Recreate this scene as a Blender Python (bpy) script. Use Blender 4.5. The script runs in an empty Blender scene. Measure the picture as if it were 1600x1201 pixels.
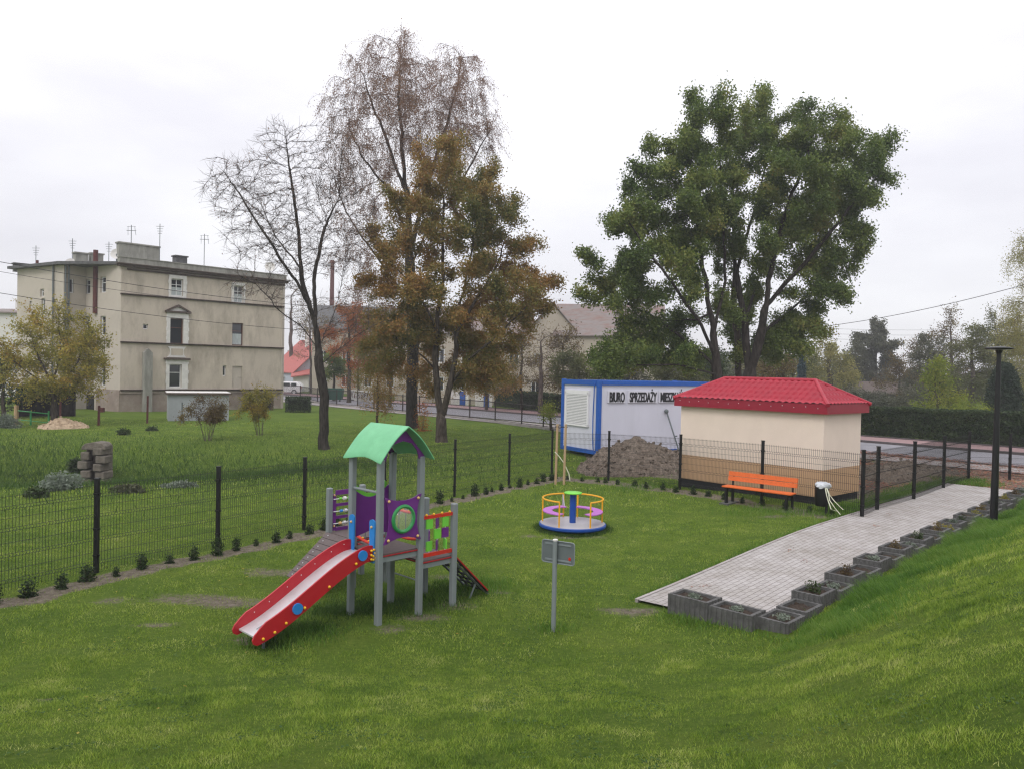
import bpy, math, random
import numpy as np
from mathutils import Vector, Matrix

# ------------------------------------------------------------------ camera, world, sun, exposure
SC = bpy.context.scene
COL = SC.collection
CAMZ, FPX, PITCH, ROLL = 3.6, 1202.0, math.radians(1.03), 0.021
Fw = np.array([0, math.cos(PITCH), -math.sin(PITCH)])
R0 = np.array([1.0, 0, 0]); U0 = np.array([0, math.sin(PITCH), math.cos(PITCH)])
Rt = math.cos(ROLL)*R0 + math.sin(ROLL)*U0
Up = -math.sin(ROLL)*R0 + math.cos(ROLL)*U0
CAM = np.array([0, 0, CAMZ])
cd = bpy.data.cameras.new('camera'); cam = bpy.data.objects.new('camera', cd); COL.objects.link(cam)
cd.sensor_width = 36; cd.lens = FPX/1600*36; cd.clip_start = 0.1; cd.clip_end = 5000
cam.matrix_world = Matrix([[Rt[0], Up[0], -Fw[0], 0], [Rt[1], Up[1], -Fw[1], 0], [Rt[2], Up[2], -Fw[2], CAMZ], [0, 0, 0, 1]])
SC.camera = cam

SUN_EL, SUN_AZ = math.radians(48), math.radians(205)      # high thin cloud, light from behind and left of the camera
w = bpy.data.worlds.new('World'); SC.world = w; w.use_nodes = True
nt = w.node_tree; nt.nodes.clear()
out = nt.nodes.new('ShaderNodeOutputWorld')
sky = nt.nodes.new('ShaderNodeTexSky'); sky.sky_type = 'NISHITA'; sky.sun_disc = False
sky.sun_elevation = SUN_EL; sky.sun_rotation = SUN_AZ
bg1 = nt.nodes.new('ShaderNodeBackground'); bg1.inputs[1].default_value = 0.10
nt.links.new(sky.outputs[0], bg1.inputs[0])
tc = nt.nodes.new('ShaderNodeTexCoord')
mp = nt.nodes.new('ShaderNodeMapping'); mp.inputs['Scale'].default_value = (1, 1, 3.0)
nt.links.new(tc.outputs['Generated'], mp.inputs[0])
ns = nt.nodes.new('ShaderNodeTexNoise'); ns.inputs['Scale'].default_value = 2.1; ns.inputs['Detail'].default_value = 5
nt.links.new(mp.outputs[0], ns.inputs[0])
cr = nt.nodes.new('ShaderNodeValToRGB')
cr.color_ramp.elements[0].position = 0.35; cr.color_ramp.elements[0].color = (0.75, 0.74, 0.79, 1)
cr.color_ramp.elements[1].position = 0.62; cr.color_ramp.elements[1].color = (0.93, 0.925, 0.955, 1)
nt.links.new(ns.outputs[0], cr.inputs[0])
# the cloud deck is brighter overhead than near the horizon
sx = nt.nodes.new('ShaderNodeSeparateXYZ'); nt.links.new(tc.outputs['Generated'], sx.inputs[0])
mr = nt.nodes.new('ShaderNodeMapRange'); mr.inputs[1].default_value = 0.0; mr.inputs[2].default_value = 0.75
mr.inputs[3].default_value = 0.76; mr.inputs[4].default_value = 1.40
nt.links.new(sx.outputs[2], mr.inputs[0])
bg2 = nt.nodes.new('ShaderNodeBackground')
nt.links.new(cr.outputs[0], bg2.inputs[0]); nt.links.new(mr.outputs[0], bg2.inputs[1])
mx = nt.nodes.new('ShaderNodeMixShader'); mx.inputs[0].default_value = 0.93
nt.links.new(bg1.outputs[0], mx.inputs[1]); nt.links.new(bg2.outputs[0], mx.inputs[2])
nt.links.new(mx.outputs[0], out.inputs[0])
sd = bpy.data.lights.new('sun', 'SUN'); sd.energy = 0.9; sd.angle = math.radians(22); sd.color = (1, 0.97, 0.93)
so = bpy.data.objects.new('sun', sd); COL.objects.link(so)
sv = Vector((math.sin(SUN_AZ)*math.cos(SUN_EL), math.cos(SUN_AZ)*math.cos(SUN_EL), math.sin(SUN_EL)))
so.rotation_euler = sv.to_track_quat('Z', 'Y').to_euler(); so.location = (0, -10, 40)
SC.view_settings.view_transform = 'Standard'; SC.view_settings.look = 'None'
SC.view_settings.gamma = 1; SC.view_settings.exposure = 0.42
SC.render.engine = 'CYCLES'; SC.cycles.max_bounces = 6; SC.cycles.transparent_max_bounces = 12
SC.cycles.volume_bounces = 0; SC.cycles.use_denoising = True; SC.cycles.denoiser = 'OPENIMAGEDENOISE'; SC.cycles.denoising_input_passes = 'RGB_ALBEDO_NORMAL'; SC.cycles.denoising_prefilter = 'NONE'; SC.cycles.filter_width = 1.3

rng = np.random.default_rng(7); random.seed(7)

# ------------------------------------------------------------------ measuring: pixel of the photo (1600 wide) -> direction
def ray(px, py): return Fw*FPX + Rt*(px-800) - Up*(py-600.5)
def PZ(px, py, z):                      # point at height z
    d = ray(px, py); return CAM + d*((z-CAMZ)/d[2])
def PY(px, py, Y):                      # point at distance Y
    d = ray(px, py); return CAM + d*(Y/d[1])

# ------------------------------------------------------------------ terrain
PA = np.array([2.04, 11.96]); PD = np.array([.695, .719]); PQ = np.array([.719, -.695])   # paved path: origin, along, across
RD = np.array([.676, -.737]); RN = np.array([.737, .676])                                  # street: along, across
def sstep(a, b, v):
    t = np.clip((v-a)/(b-a), 0, 1); return t*t*(3-2*t)
def noise2(x, y, s, seed=0):            # smooth cheap noise, about -1..1
    r = np.random.default_rng(seed); o = np.zeros_like(np.asarray(x, float))
    for k in range(7):
        a = r.uniform(0, 6.28); f = s*r.uniform(.5, 1.9); p = r.uniform(0, 6.28)
        u = x*math.cos(a)+y*math.sin(a); v = -x*math.sin(a)+y*math.cos(a)
        o = o + np.sin(u*f+p+1.3*np.sin(v*f*.7+p*2))
    return o/3.2
def pq(x, y): return (x-PA[0])*PD[0]+(y-PA[1])*PD[1], (x-PA[0])*PQ[0]+(y-PA[1])*PQ[1]
def H(x, y):
    x = np.asarray(x, float); y = np.asarray(y, float)
    t, q = pq(x, y); s = x*RN[0]+y*RN[1]
    hr = .47*np.maximum(0, q-2.45); hf = .2*np.maximum(0, 9.3+.12*x-y)
    hf = np.minimum(hf, 2.6)
    k = .12
    bank = .5*(hr+hf+np.sqrt((hr-hf)**2+k*k))-.5*k
    bank = np.minimum(bank, 2.3+.03*bank)
    bank = bank*(1-sstep(29, 33, s))
    flat = 1-sstep(28.5, 33.5, s)
    base = .3*sstep(1.0, 7.0, x)*flat
    g = np.exp(-(((x-5.2)/4.2)**2+((y-31.5)/3.2)**2)**1.5)*.5
    base = base + (g)*(1-base/.5)
    dx = (x+18.5); dy = (y-28.6)
    u = dx*.93+dy*.37; v = -dx*.37+dy*.93
    ditch = 1.75*np.exp(-(u/10.5)**2-(v/4.6)**2)
    r = np.hypot(x, y)
    rough = .018*noise2(x, y, 1.1, 3)+.008*noise2(x, y, 4.5, 4)
    onp = ((q > -.15) & (q < 2.3) & (t > -.5))
    rough = rough*np.where(onp, .2, 1)*(s < 33.5)
    far = np.maximum(0, r-140)*.0
    return bank+base-ditch+rough+far
def h1(x, y): return float(H(x, y))
def G(px, py):                          # where the line of sight meets the ground
    d = ray(px, py); d = d/d[1]
    Y = np.concatenate([np.linspace(2, 60, 4000), np.linspace(60, 400, 3000)])
    P = CAM[None]+d[None]*Y[:, None]
    f = P[:, 2]-H(P[:, 0], P[:, 1])
    i = np.argmax(f < 0)
    if f[i] >= 0: i = len(Y)-1
    return P[i]

# ------------------------------------------------------------------ object helpers
def tag(o, label=None, cat=None, group=None, kind=None):
    if label: o['label'] = label
    if cat: o['category'] = cat
    if group: o['group'] = group
    if kind: o['kind'] = kind
    return o
def thing(name, label, cat, loc=(0, 0, 0), group=None, rotz=0):
    o = bpy.data.objects.new(name, None); COL.objects.link(o); o.location = [float(v) for v in loc]
    o.empty_display_size = .2; o.rotation_euler = (0, 0, rotz)
    return tag(o, label, cat, group)
def rootloc(o):
    v = np.zeros(3)
    while o is not None:
        v += np.array(o.location[:]); o = o.parent
    return v
def kids(o): return [c for c in bpy.data.objects if c.parent == o]
def copy_tree(o, parent=None, ch=None):
    c = o.copy(); COL.objects.link(c); c.parent = parent
    for k in kids(o): copy_tree(k, c)
    return c
def raw_mesh(name, V, F, mat, parent=None, smooth=False, loc=None, attrs=None):
    """V (n,3) array, F (m,k) int array with k verts per face."""
    V = np.asarray(V, np.float64).copy(); F = np.asarray(F, np.int32)
    off = rootloc(parent) if parent is not None else (np.array(loc, float) if loc is not None else np.zeros(3))
    V -= off
    me = bpy.data.meshes.new(name); n, (m, k) = len(V), F.shape
    me.vertices.add(n); me.vertices.foreach_set('co', V.astype(np.float32).ravel())
    me.loops.add(m*k); me.loops.foreach_set('vertex_index', F.ravel())
    me.polygons.add(m); me.polygons.foreach_set('loop_start', np.arange(0, m*k, k, dtype=np.int32))
    me.polygons.foreach_set('loop_total', np.full(m, k, np.int32))
    if smooth: me.polygons.foreach_set('use_smooth', np.ones(m, bool))
    me.update(calc_edges=True)
    if attrs:
        for an, (dom, arr) in attrs.items():
            a = me.attributes.new(an, 'FLOAT', dom); a.data.foreach_set('value', np.asarray(arr, np.float32))
    if mat: me.materials.append(mat)
    o = bpy.data.objects.new(name, me); COL.objects.link(o)
    if parent is not None: o.parent = parent
    elif loc is not None: o.location = [float(v) for v in loc]
    return o
def frame(o, ex, ey, ez=(0, 0, 1)):
    M = np.eye(4); M[:3, 0] = ex; M[:3, 1] = ey; M[:3, 2] = ez; M[:3, 3] = o; return M
def nrm(v): v = np.asarray(v, float); return v/np.linalg.norm(v)
class MB:
    def __init__(s, M=None): s.v = []; s.f = []; s.M = np.eye(4) if M is None else M
    def add(s, V, F):
        V = np.asarray(V, float); V = V@s.M[:3, :3].T+s.M[:3, 3]
        b = len(s.v); s.v += V.tolist(); s.f += [tuple(b+i for i in f) for f in F]; return s
    def box(s, c, d, R=None):
        c = np.array(c, float); h = np.array(d, float)/2
        P = np.array([[x, y, z] for x in (-1, 1) for y in (-1, 1) for z in (-1, 1)])*h
        if R is not None: P = P@np.asarray(R).T
        return s.add(P+c, [(0, 1, 3, 2), (4, 6, 7, 5), (0, 4, 5, 1), (2, 3, 7, 6), (0, 2, 6, 4), (1, 5, 7, 3)])
    def bevbox(s, c, d, b=.01):        # box with all edges chamfered
        c = np.array(c, float); h = np.array(d, float)/2; b = min(b, .45*min(d)); V = []; idx = {}
        for sx_ in (-1, 1):
            for sy in (-1, 1):
                for sz in (-1, 1):
                    for a in range(3):
                        p = h.copy(); p -= b; p[a] = h[a]; idx[(sx_, sy, sz, a)] = len(V); V.append(p*np.array([sx_, sy, sz])+c)
        F = []
        for a in range(3):
            b1, b2 = [i for i in range(3) if i != a]
            for sg in (-1, 1):
                q = []
                for (u, v) in ((-1, -1), (1, -1), (1, 1), (-1, 1)):
                    k = [0, 0, 0]; k[a] = sg; k[b1] = u; k[b2] = v; q.append(idx[(*k, a)])
                F.append(tuple(q))
            for u in (-1, 1):
                for v in (-1, 1):
                    k0 = [0, 0, 0]; k1 = [0, 0, 0]; k0[a] = -1; k1[a] = 1; k0[b1] = k1[b1] = u; k0[b2] = k1[b2] = v
                    F.append((idx[(*k0, b1)], idx[(*k1, b1)], idx[(*k1, b2)], idx[(*k0, b2)]))
        for sx_ in (-1, 1):
            for sy in (-1, 1):
                for sz in (-1, 1): F.append(tuple(idx[(sx_, sy, sz, a)] for a in range(3)))
        return s.add(V, F)
    def tube(s, path, r, n=8, cap=True, closed=False):
        P = np.array(path, float); m = len(P); r = np.full(m, r) if np.isscalar(r) else np.array(r)
        T = np.gradient(P, axis=0)
        if closed: T = np.roll(P, -1, 0)-np.roll(P, 1, 0)
        T /= np.linalg.norm(T, axis=1)[:, None]+1e-9
        ref = np.array([0, 0, 1.0]) if abs(T[0][2]) < .9 else np.array([1.0, 0, 0])
        V = []; a0 = nrm(np.cross(T[0], ref))
        for i in range(m):
            a0 = a0-T[i]*np.dot(a0, T[i]); a0 = nrm(a0); b0 = np.cross(T[i], a0)
            for k in range(n):
                th = 2*math.pi*k/n; V.append(P[i]+r[i]*(math.cos(th)*a0+math.sin(th)*b0))
        F = []
        for i in range(m if closed else m-1):
            j = (i+1) % m
            for k in range(n): F.append((i*n+k, i*n+(k+1) % n, j*n+(k+1) % n, j*n+k))
        if cap and not closed: F += [tuple(range(n))[::-1], tuple((m-1)*n+k for k in range(n))]
        return s.add(V, F)
    def cyl(s, c, r, h, n=20, r2=None, axis=2):
        r2 = r if r2 is None else r2; V = []
        for z, rr in ((0, r), (h, r2)):
            for k in range(n):
                a = 2*math.pi*k/n; p = [rr*math.cos(a), rr*math.sin(a), z]
                if axis == 1: p = [p[0], p[2], p[1]]
                if axis == 0: p = [p[2], p[0], p[1]]
                V.append(np.array(c)+p)
        F = [(k, (k+1) % n, n+(k+1) % n, n+k) for k in range(n)]+[tuple(range(n))[::-1], tuple(range(n, 2*n))]
        return s.add(V, F)
    def lathe(s, c, prof, n=24):       # prof: (r,z)
        V = []; m = len(prof)
        for r, z in prof:
            for k in range(n):
                a = 2*math.pi*k/n; V.append([c[0]+r*math.cos(a), c[1]+r*math.sin(a), c[2]+z])
        F = [(i*n+k, i*n+(k+1) % n, (i+1)*n+(k+1) % n, (i+1)*n+k) for i in range(m-1) for k in range(n)]
        F += [tuple(range(n))[::-1], tuple((m-1)*n+k for k in range(n))]
        return s.add(V, F)
    def prism(s, outl, y0, y1):        # outline in local x,z ; extruded in y
        n = len(outl); V = [[x, y0, z] for x, z in outl]+[[x, y1, z] for x, z in outl]
        F = [tuple(range(n)), tuple(range(n, 2*n))[::-1]]+[(k, n+k, n+(k+1) % n, (k+1) % n) for k in range(n)]
        return s.add(V, F)
    def ball(s, c, r, n=8, m=5, sq=1):
        return s.lathe((c[0], c[1], c[2]), [(max(1e-3, r*math.sin(math.pi*i/m)), -r*sq*math.cos(math.pi*i/m)) for i in range(m+1)], n)
    def build(s, name, mat, parent=None, smooth=False, loc=None, bevel=0):
        off = rootloc(parent) if parent is not None else (np.array(loc, float) if loc is not None else np.zeros(3))
        me = bpy.data.meshes.new(name)
        me.from_pydata([tuple(np.array(v)-off) for v in s.v], [], s.f); me.update()
        if mat: me.materials.append(mat)
        import bmesh
        bm = bmesh.new(); bm.from_mesh(me); bmesh.ops.recalc_face_normals(bm, faces=bm.faces)
        if bevel: bmesh.ops.bevel(bm, geom=list(bm.edges), offset=bevel, segments=1, affect='EDGES')
        bm.to_mesh(me); bm.free()
        if smooth:
            me.polygons.foreach_set('use_smooth', np.ones(len(me.polygons), bool))
            try: me.set_sharp_from_angle(angle=math.radians(40))
            except Exception: pass
        o = bpy.data.objects.new(name, me); COL.objects.link(o)
        if parent is not None: o.parent = parent
        elif loc is not None: o.location = [float(v) for v in loc]
        return o

# ------------------------------------------------------------------ materials
def nodes(name):
    m = bpy.data.materials.new(name); m.use_nodes = True
    t = m.node_tree; b = t.nodes['Principled BSDF']; return m, t, b
def mat(name, col, rough=.7, var=.12, scale=6, bump=0, bscale=40, metal=0, spec=.4, dirt=None, dscale=1.5, damt=.5, coord='Object', stretch=None):
    m, t, b = nodes(name); L = t.links.new
    b.inputs['Roughness'].default_value = rough; b.inputs['Metallic'].default_value = metal
    b.inputs['Specular IOR Level'].default_value = spec
    c = t.nodes.new('ShaderNodeTexCoord'); src = c.outputs[coord]
    if stretch:
        mpn = t.nodes.new('ShaderNodeMapping'); mpn.inputs['Scale'].default_value = stretch; L(src, mpn.inputs[0]); src = mpn.outputs[0]
    n = t.nodes.new('ShaderNodeTexNoise'); n.inputs['Scale'].default_value = scale; n.inputs['Detail'].default_value = 5; n.inputs['Roughness'].default_value = .6
    L(src, n.inputs[0])
    r = t.nodes.new('ShaderNodeValToRGB'); r.color_ramp.elements[0].position = .3; r.color_ramp.elements[1].position = .7
    r.color_ramp.elements[0].color = (*[max(0, v*(1-var)) for v in col], 1); r.color_ramp.elements[1].color = (*[min(1, v*(1+var)) for v in col], 1)
    L(n.outputs[0], r.inputs[0]); o = r.outputs[0]
    if dirt:
        n2 = t.nodes.new('ShaderNodeTexNoise'); n2.inputs['Scale'].default_value = dscale; n2.inputs['Detail'].default_value = 7; n2.inputs['Roughness'].default_value = .7
        L(src, n2.inputs[0])
        r2 = t.nodes.new('ShaderNodeMapRange'); r2.inputs[1].default_value = .45; r2.inputs[2].default_value = .72; r2.inputs[4].default_value = damt
        L(n2.outputs[0], r2.inputs[0])
        mm = t.nodes.new('ShaderNodeMix'); mm.data_type = 'RGBA'; L(r2.outputs[0], mm.inputs[0]); L(o, mm.inputs[6]); mm.inputs[7].default_value = (*dirt, 1); o = mm.outputs[2]
    L(o, b.inputs['Base Color'])
    if bump:
        n3 = t.nodes.new('ShaderNodeTexNoise'); n3.inputs['Scale'].default_value = bscale; n3.inputs['Detail'].default_value = 4; L(src, n3.inputs[0])
        bp = t.nodes.new('ShaderNodeBump'); bp.inputs['Strength'].default_value = bump; bp.inputs['Distance'].default_value = .02
        L(n3.outputs[0], bp.inputs['Height']); L(bp.outputs[0], b.inputs['Normal'])
    return m
def leafmat(name, cols, nscale=.35, trans=.35, seedoff=0.0, rough=.6):
    """cols: list of (pos,color) picked by clump noise plus a per-leaf random number"""
    m, t, b = nodes(name); L = t.links.new
    g = t.nodes.new('ShaderNodeNewGeometry'); n = t.nodes.new('ShaderNodeTexNoise'); n.inputs['Scale'].default_value = nscale
    n.inputs['Detail'].default_value = 3
    mpn = t.nodes.new('ShaderNodeMapping'); mpn.inputs['Location'].default_value = (seedoff, seedoff*.7, 0); L(g.outputs['Position'], mpn.inputs[0]); L(mpn.outputs[0], n.inputs[0])
    a = t.nodes.new('ShaderNodeAttribute'); a.attribute_name = 'rnd'
    m1 = t.nodes.new('ShaderNodeMath'); m1.operation = 'MULTIPLY_ADD'; m1.inputs[1].default_value = .42; L(a.outputs['Fac'], m1.inputs[0])
    m0 = t.nodes.new('ShaderNodeMath'); m0.operation = 'MULTIPLY_ADD'; m0.inputs[1].default_value = 1.7; m0.inputs[2].default_value = -.56; L(n.outputs[0], m0.inputs[0])
    L(m0.outputs[0], m1.inputs[2])
    r = t.nodes.new('ShaderNodeValToRGB'); e = r.color_ramp.elements
    e[0].position = cols[0][0]; e[0].color = (*cols[0][1], 1); e[1].position = cols[-1][0]; e[1].color = (*cols[-1][1], 1)
    for p, c in cols[1:-1]:
        k = e.new(p); k.color = (*c, 1)
    L(m1.outputs[0], r.inputs[0]); L(r.outputs[0], b.inputs['Base Color'])
    b.inputs['Roughness'].default_value = rough; b.inputs['Specular IOR Level'].default_value = .25
    tr = t.nodes.new('ShaderNodeBsdfTranslucent'); L(r.outputs[0], tr.inputs[0])
    mxs = t.nodes.new('ShaderNodeMixShader'); mxs.inputs[0].default_value = trans
    L(b.outputs[0], mxs.inputs[1]); L(tr.outputs[0], mxs.inputs[2]); L(mxs.outputs[0], t.nodes['Material Output'].inputs[0])
    return m
def bark(name, c1, c2, sc=5):
    m, t, b = nodes(name); L = t.links.new
    c = t.nodes.new('ShaderNodeTexCoord'); mpn = t.nodes.new('ShaderNodeMapping'); mpn.inputs['Scale'].default_value = (1, 1, .25); L(c.outputs['Object'], mpn.inputs[0])
    n = t.nodes.new('ShaderNodeTexNoise'); n.inputs['Scale'].default_value = sc*2.4; n.inputs['Detail'].default_value = 6; L(mpn.outputs[0], n.inputs[0])
    r = t.nodes.new('ShaderNodeValToRGB'); r.color_ramp.elements[0].position = .35; r.color_ramp.elements[1].position = .65
    r.color_ramp.elements[0].color = (*c1, 1); r.color_ramp.elements[1].color = (*c2, 1)
    L(n.outputs[0], r.inputs[0]); L(r.outputs[0], b.inputs['Base Color']); b.inputs['Roughness'].default_value = .9; b.inputs['Specular IOR Level'].default_value = .15
    bp = t.nodes.new('ShaderNodeBump'); bp.inputs['Strength'].default_value = .9; bp.inputs['Distance'].default_value = .04; L(n.outputs[0], bp.inputs['Height']); L(bp.outputs[0], b.inputs['Normal'])
    return m

M = {}
M['post'] = mat('black_powder_coat', (.008, .008, .009), .45, .2)
M['wire'] = mat('dark_wire', (.012, .014, .012), .5, .2)
M['grey'] = mat('grey_painted_steel', (.20, .225, .235), .5, .08, dirt=(.16, .17, .16), damt=.4)
M['greyd'] = mat('darker_grey_steel', (.12, .14, .145), .5, .1)
M['hpl'] = mat('brown_grey_deck', (.11, .085, .082), .65, .15, 20, .2, 150)
M['purple'] = mat('purple_board', (.13, .018, .19), .42, .05, dirt=(.16, .05, .2), damt=.3)
M['green'] = mat('light_green_board', (.14, .43, .215), .42, .05, dirt=(.22, .55, .3), dscale=3, damt=.3)
M['dgreen'] = mat('green_ring', (.03, .25, .07), .4, .05)
M['lime'] = mat('lime_board', (.16, .55, .05), .42, .05)
M['red'] = mat('red_board', (.42, .012, .022), .38, .06, dirt=(.33, .03, .03), damt=.3)
M['rail_red'] = mat('red_rail', (.55, .03, .015), .4, .05)
M['blue'] = mat('blue_board', (.02, .20, .55), .4, .06)
M['yellow'] = mat('yellow_cap', (.75, .42, .02), .4, .05)
M['rubber'] = mat('black_rubber', (.02, .022, .022), .8, .2)
M['steel'] = mat('steel_chute', (.62, .62, .64), .38, .06, 5, metal=.45, dirt=(.42, .41, .40), dscale=4, damt=.5, stretch=(1, 1, 1))
M['lilac'] = mat('lilac_seat', (.45, .13, .50), .4, .05)
M['orange_y'] = mat('orange_yellow_rail', (.76, .37, .012), .4, .05)
M['dblue'] = mat('dark_blue_paint', (.01, .06, .30), .4, .08)
M['disc'] = mat('checker_aluminium', (.45, .44, .46), .5, .08, 3, metal=.2, dirt=(.3, .29, .28), damt=.6)
M['bench'] = mat('orange_wood', (.62, .12, .018), .5, .14, 3, .15, 30, stretch=(8, 1, 8))
M['concrete'] = mat('grey_concrete', (.10, .098, .096), .95, .28, 8, .6, 60, dirt=(.06, .06, .052), dscale=5, damt=.6)
M['oldconc'] = mat('old_streaked_concrete', (.30, .295, .26), .95, .2, 3, .4, 40, dirt=(.10, .10, .085), dscale=2.2, damt=.7, stretch=(1, 1, .22))
M['concrete2'] = mat('dark_concrete', (.085, .08, .085), .95, .25, 8, .6, 60)
M['soil'] = mat('dark_soil', (.055, .042, .034), 1, .45, 22, 1.0, 60, spec=.1)
M['cream'] = mat('cream_render', (.76, .635, .54), .9, .03, 2, .25, 220, spec=.2, dirt=(.69, .565, .475), dscale=1.2, damt=.35)
M['tan'] = mat('tan_render', (.52, .335, .20), .9, .05, 2, .25, 220, spec=.2, dirt=(.42, .27, .165), dscale=2, damt=.3)
M['plinth'] = mat('black_plinth', (.012, .012, .015), .7, .3)
M['redroof'] = mat('red_metal_tile', (.34, .010, .028), .5, .10, 3, dirt=(.28, .02, .04), dscale=2, damt=.4)
M['redfascia'] = mat('dark_red_fascia', (.26, .010, .028), .42, .06)
M['cblue'] = mat('container_blue', (.012, .09, .38), .45, .1, dirt=(.02, .07, .25), damt=.4)
M['cwhite'] = mat('container_panel', (.58, .58, .66), .55, .03, 2, dirt=(.50, .50, .56), dscale=1.4, damt=.5, stretch=(1, 1, .3))
M['shutter'] = mat('shutter_white', (.72, .71, .72), .5, .04)
M['wood'] = mat('raw_wood_stake', (.42, .29, .17), .8, .2, 10, stretch=(6, 6, 1))
M['dirtpile'] = mat('earth_pile', (.16, .13, .105), 1, .55, 14, 1.0, 30, spec=.1, dirt=(.09, .065, .05), dscale=3, damt=.7)
M['sand'] = mat('pale_sand', (.42, .32, .22), 1, .25, 8, .8, 30, spec=.1)
M['plaster'] = mat('old_beige_plaster', (.53, .465, .385), .95, .07, .5, .3, 20, spec=.15, dirt=(.29, .25, .20), dscale=.9, damt=.85, stretch=(1, 1, .38))
M['plaster2'] = mat('old_plaster_side', (.51, .455, .39), .95, .06, .5, .3, 20, spec=.15, dirt=(.33, .30, .25), dscale=.5, damt=.7)
M['stonebase'] = mat('flaking_plinth', (.27, .215, .18), .95, .15, 1.2, .5, 12, dirt=(.40, .36, .30), dscale=.9, damt=.9)
M['trim'] = mat('white_trim', (.66, .64, .61), .8, .1, 4)
M['course'] = mat('brown_string_course', (.085, .062, .05), .9, .3, 4)
M['winbrown'] = mat('brown_window_frame', (.10, .035, .022), .6, .2)
M['winwhite'] = mat('white_window_frame', (.72, .72, .72), .5, .05)
M['roofing'] = mat('grey_roofing', (.10, .10, .10), .9, .3)
M['rust'] = mat('rust_red_pipe', (.10, .030, .026), .8, .3)
M['brick'] = mat('red_brick', (.17, .075, .055), .9, .25, 6)
M['asph'] = None; M['brownwall'] = mat('dull_brown_boards', (.10, .075, .065), .9, .2, 3)
m, t, b = nodes('window_glass'); b.inputs['Base Color'].default_value = (.02, .025, .03, 1); b.inputs['Roughness'].default_value = .06; b.inputs['Specular IOR Level'].default_value = .7; M['glass'] = m
m, t, b = nodes('clear_bubble'); b.inputs['Base Color'].default_value = (.85, .9, .88, 1); b.inputs['Roughness'].default_value = .08; b.inputs['Alpha'].default_value = .30; b.inputs['Specular IOR Level'].default_value = 1.0; M['bubble'] = m; b.inputs['Alpha'].default_value = .09
M['curtain'] = mat('pale_curtain', (.42, .46, .46), .8, .25, 6, stretch=(4, 4, .4))
M['barkd'] = bark('dark_bark', (.018, .015, .012), (.055, .047, .040))
M['barkb'] = bark('brown_bark', (.035, .027, .021), (.095, .078, .062))
M['twig'] = bark('twig_bark', (.065, .048, .042), (.15, .118, .105))
M['birchtwig'] = bark('birch_twigs', (.13, .09, .078), (.26, .19, .165))
M['barkg'] = bark('grey_green_bark', (.05, .05, .04), (.12, .115, .09))
# ------------------------------------------------------------------ large setting: ground, street, path
FL = [(-10.2, 7.7), (-8.55, 10.4), (-7.02, 13.05), tuple(PZ(340, 857, 0)[:2]), tuple(PZ(475, 826, 0)[:2]), (-3.2, 19.6), tuple(PZ(710, 776, 0)[:2]), tuple(PZ(795, 758, 0)[:2]), (1.43, 26.4)]
FB = [(1.43, 26.4), (3.2, 25.0), (5.0, 22.6), (6.6, 20.1), (8.32, 18.1)]
FR = [(9.15, 19.1), (11.0, 20.9), (13.1, 23.2), (15.1, 25.3)]
FE = [(15.1, 25.3), (17.3, 26.6), (19.6, 27.6), (22.2, 28.4)]
def pdist(x, y, pts):
    d = np.full(np.shape(x), 1e9)
    for (a, b_) in zip(pts[:-1], pts[1:]):
        a = np.array(a); b_ = np.array(b_); e = b_-a; L2 = e@e
        u = np.clip(((x-a[0])*e[0]+(y-a[1])*e[1])/L2, 0, 1)
        d = np.minimum(d, np.hypot(x-a[0]-u*e[0], y-a[1]-u*e[1]))
    return d
SPOT = [(G(330, 940), 1.5, .5), (G(225, 975), .55, .22), (G(400, 1000), .5, .3), (G(600, 985), .5, .3), (G(665, 965), .45, .3), (G(720, 945), .6, .35),
        (G(700, 900), .6, .3), (G(780, 925), .5, .3), (G(980, 955), .55, .28), (G(75, 1093), .18, .08), (G(405, 895), .8, .35), (G(200, 900), .5, .2), (G(893, 840), .9, .35), (G(1200, 806), .9, .3), (G(1320, 790), 1.0, .45),
        (G(600, 640), 4.5, 1.8), (G(650, 655), 2.0, 1.0)]
def soilmask(x, y):
    """bare earth: mulch strips by the fences, worn patches, the dug ground round the kiosk"""
    t, q = pq(x, y); s = x*RN[0]+y*RN[1]
    n = noise2(x, y, 2.3, 11); n2 = noise2(x, y, 7.0, 12)
    m_ = np.zeros_like(np.asarray(x, float))
    for P, rx, ry in SPOT:
        d = np.hypot((x-P[0])/rx, (y-P[1])/ry)
        m_ = np.maximum(m_, (1-sstep(.0, 1.35, d+.38*n+.3*n2))*.66)
    inside = np.ones_like(m_)
    # the mulch strip lies 0.1..0.75 m on the playground side of the left and back fences
    dl = pdist(x, y, [(p[0]+.40, p[1]-.26) for p in FL]); db = pdist(x, y, [(p[0]-.15, p[1]-.35) for p in FB])
    m_ = np.maximum(m_, (1-sstep(.16, .38, dl+.09*n2))*.85); m_ = np.maximum(m_, .8*(1-sstep(.2, .5, db+.1*n2)))
    # dug ground
    ax, ay = 8.32, 18.1
    behind = ((x > 3.0) & (s > 20.5) & (s < 36.7) & (q < -.4)).astype(float)
    fd = np.minimum(pdist(x, y, FB), pdist(x, y, FR))
    side = np.where(behind > 0, sstep(.2, 1.2, fd+.3*n), 0)
    # which side of the back fence: outward normal is (+.75,+.6)
    outw = ((x-5.0)*.83+(y-22.6)*.55) > 0.05
    m_ = np.maximum(m_, behind*side*outw*(.95-.25*(n > .5)))
    m_ = np.maximum(m_, sstep(33.0, 33.8, s)*(x > 3)*.9*(s < 37.5))
    m_ = np.maximum(m_, ((s > 26.8+.25*n) & (s < 36.7) & (x > 8) & (q < 9) & (q > -3)).astype(float)*.95)
    return np.clip(m_, 0, 1)
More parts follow.
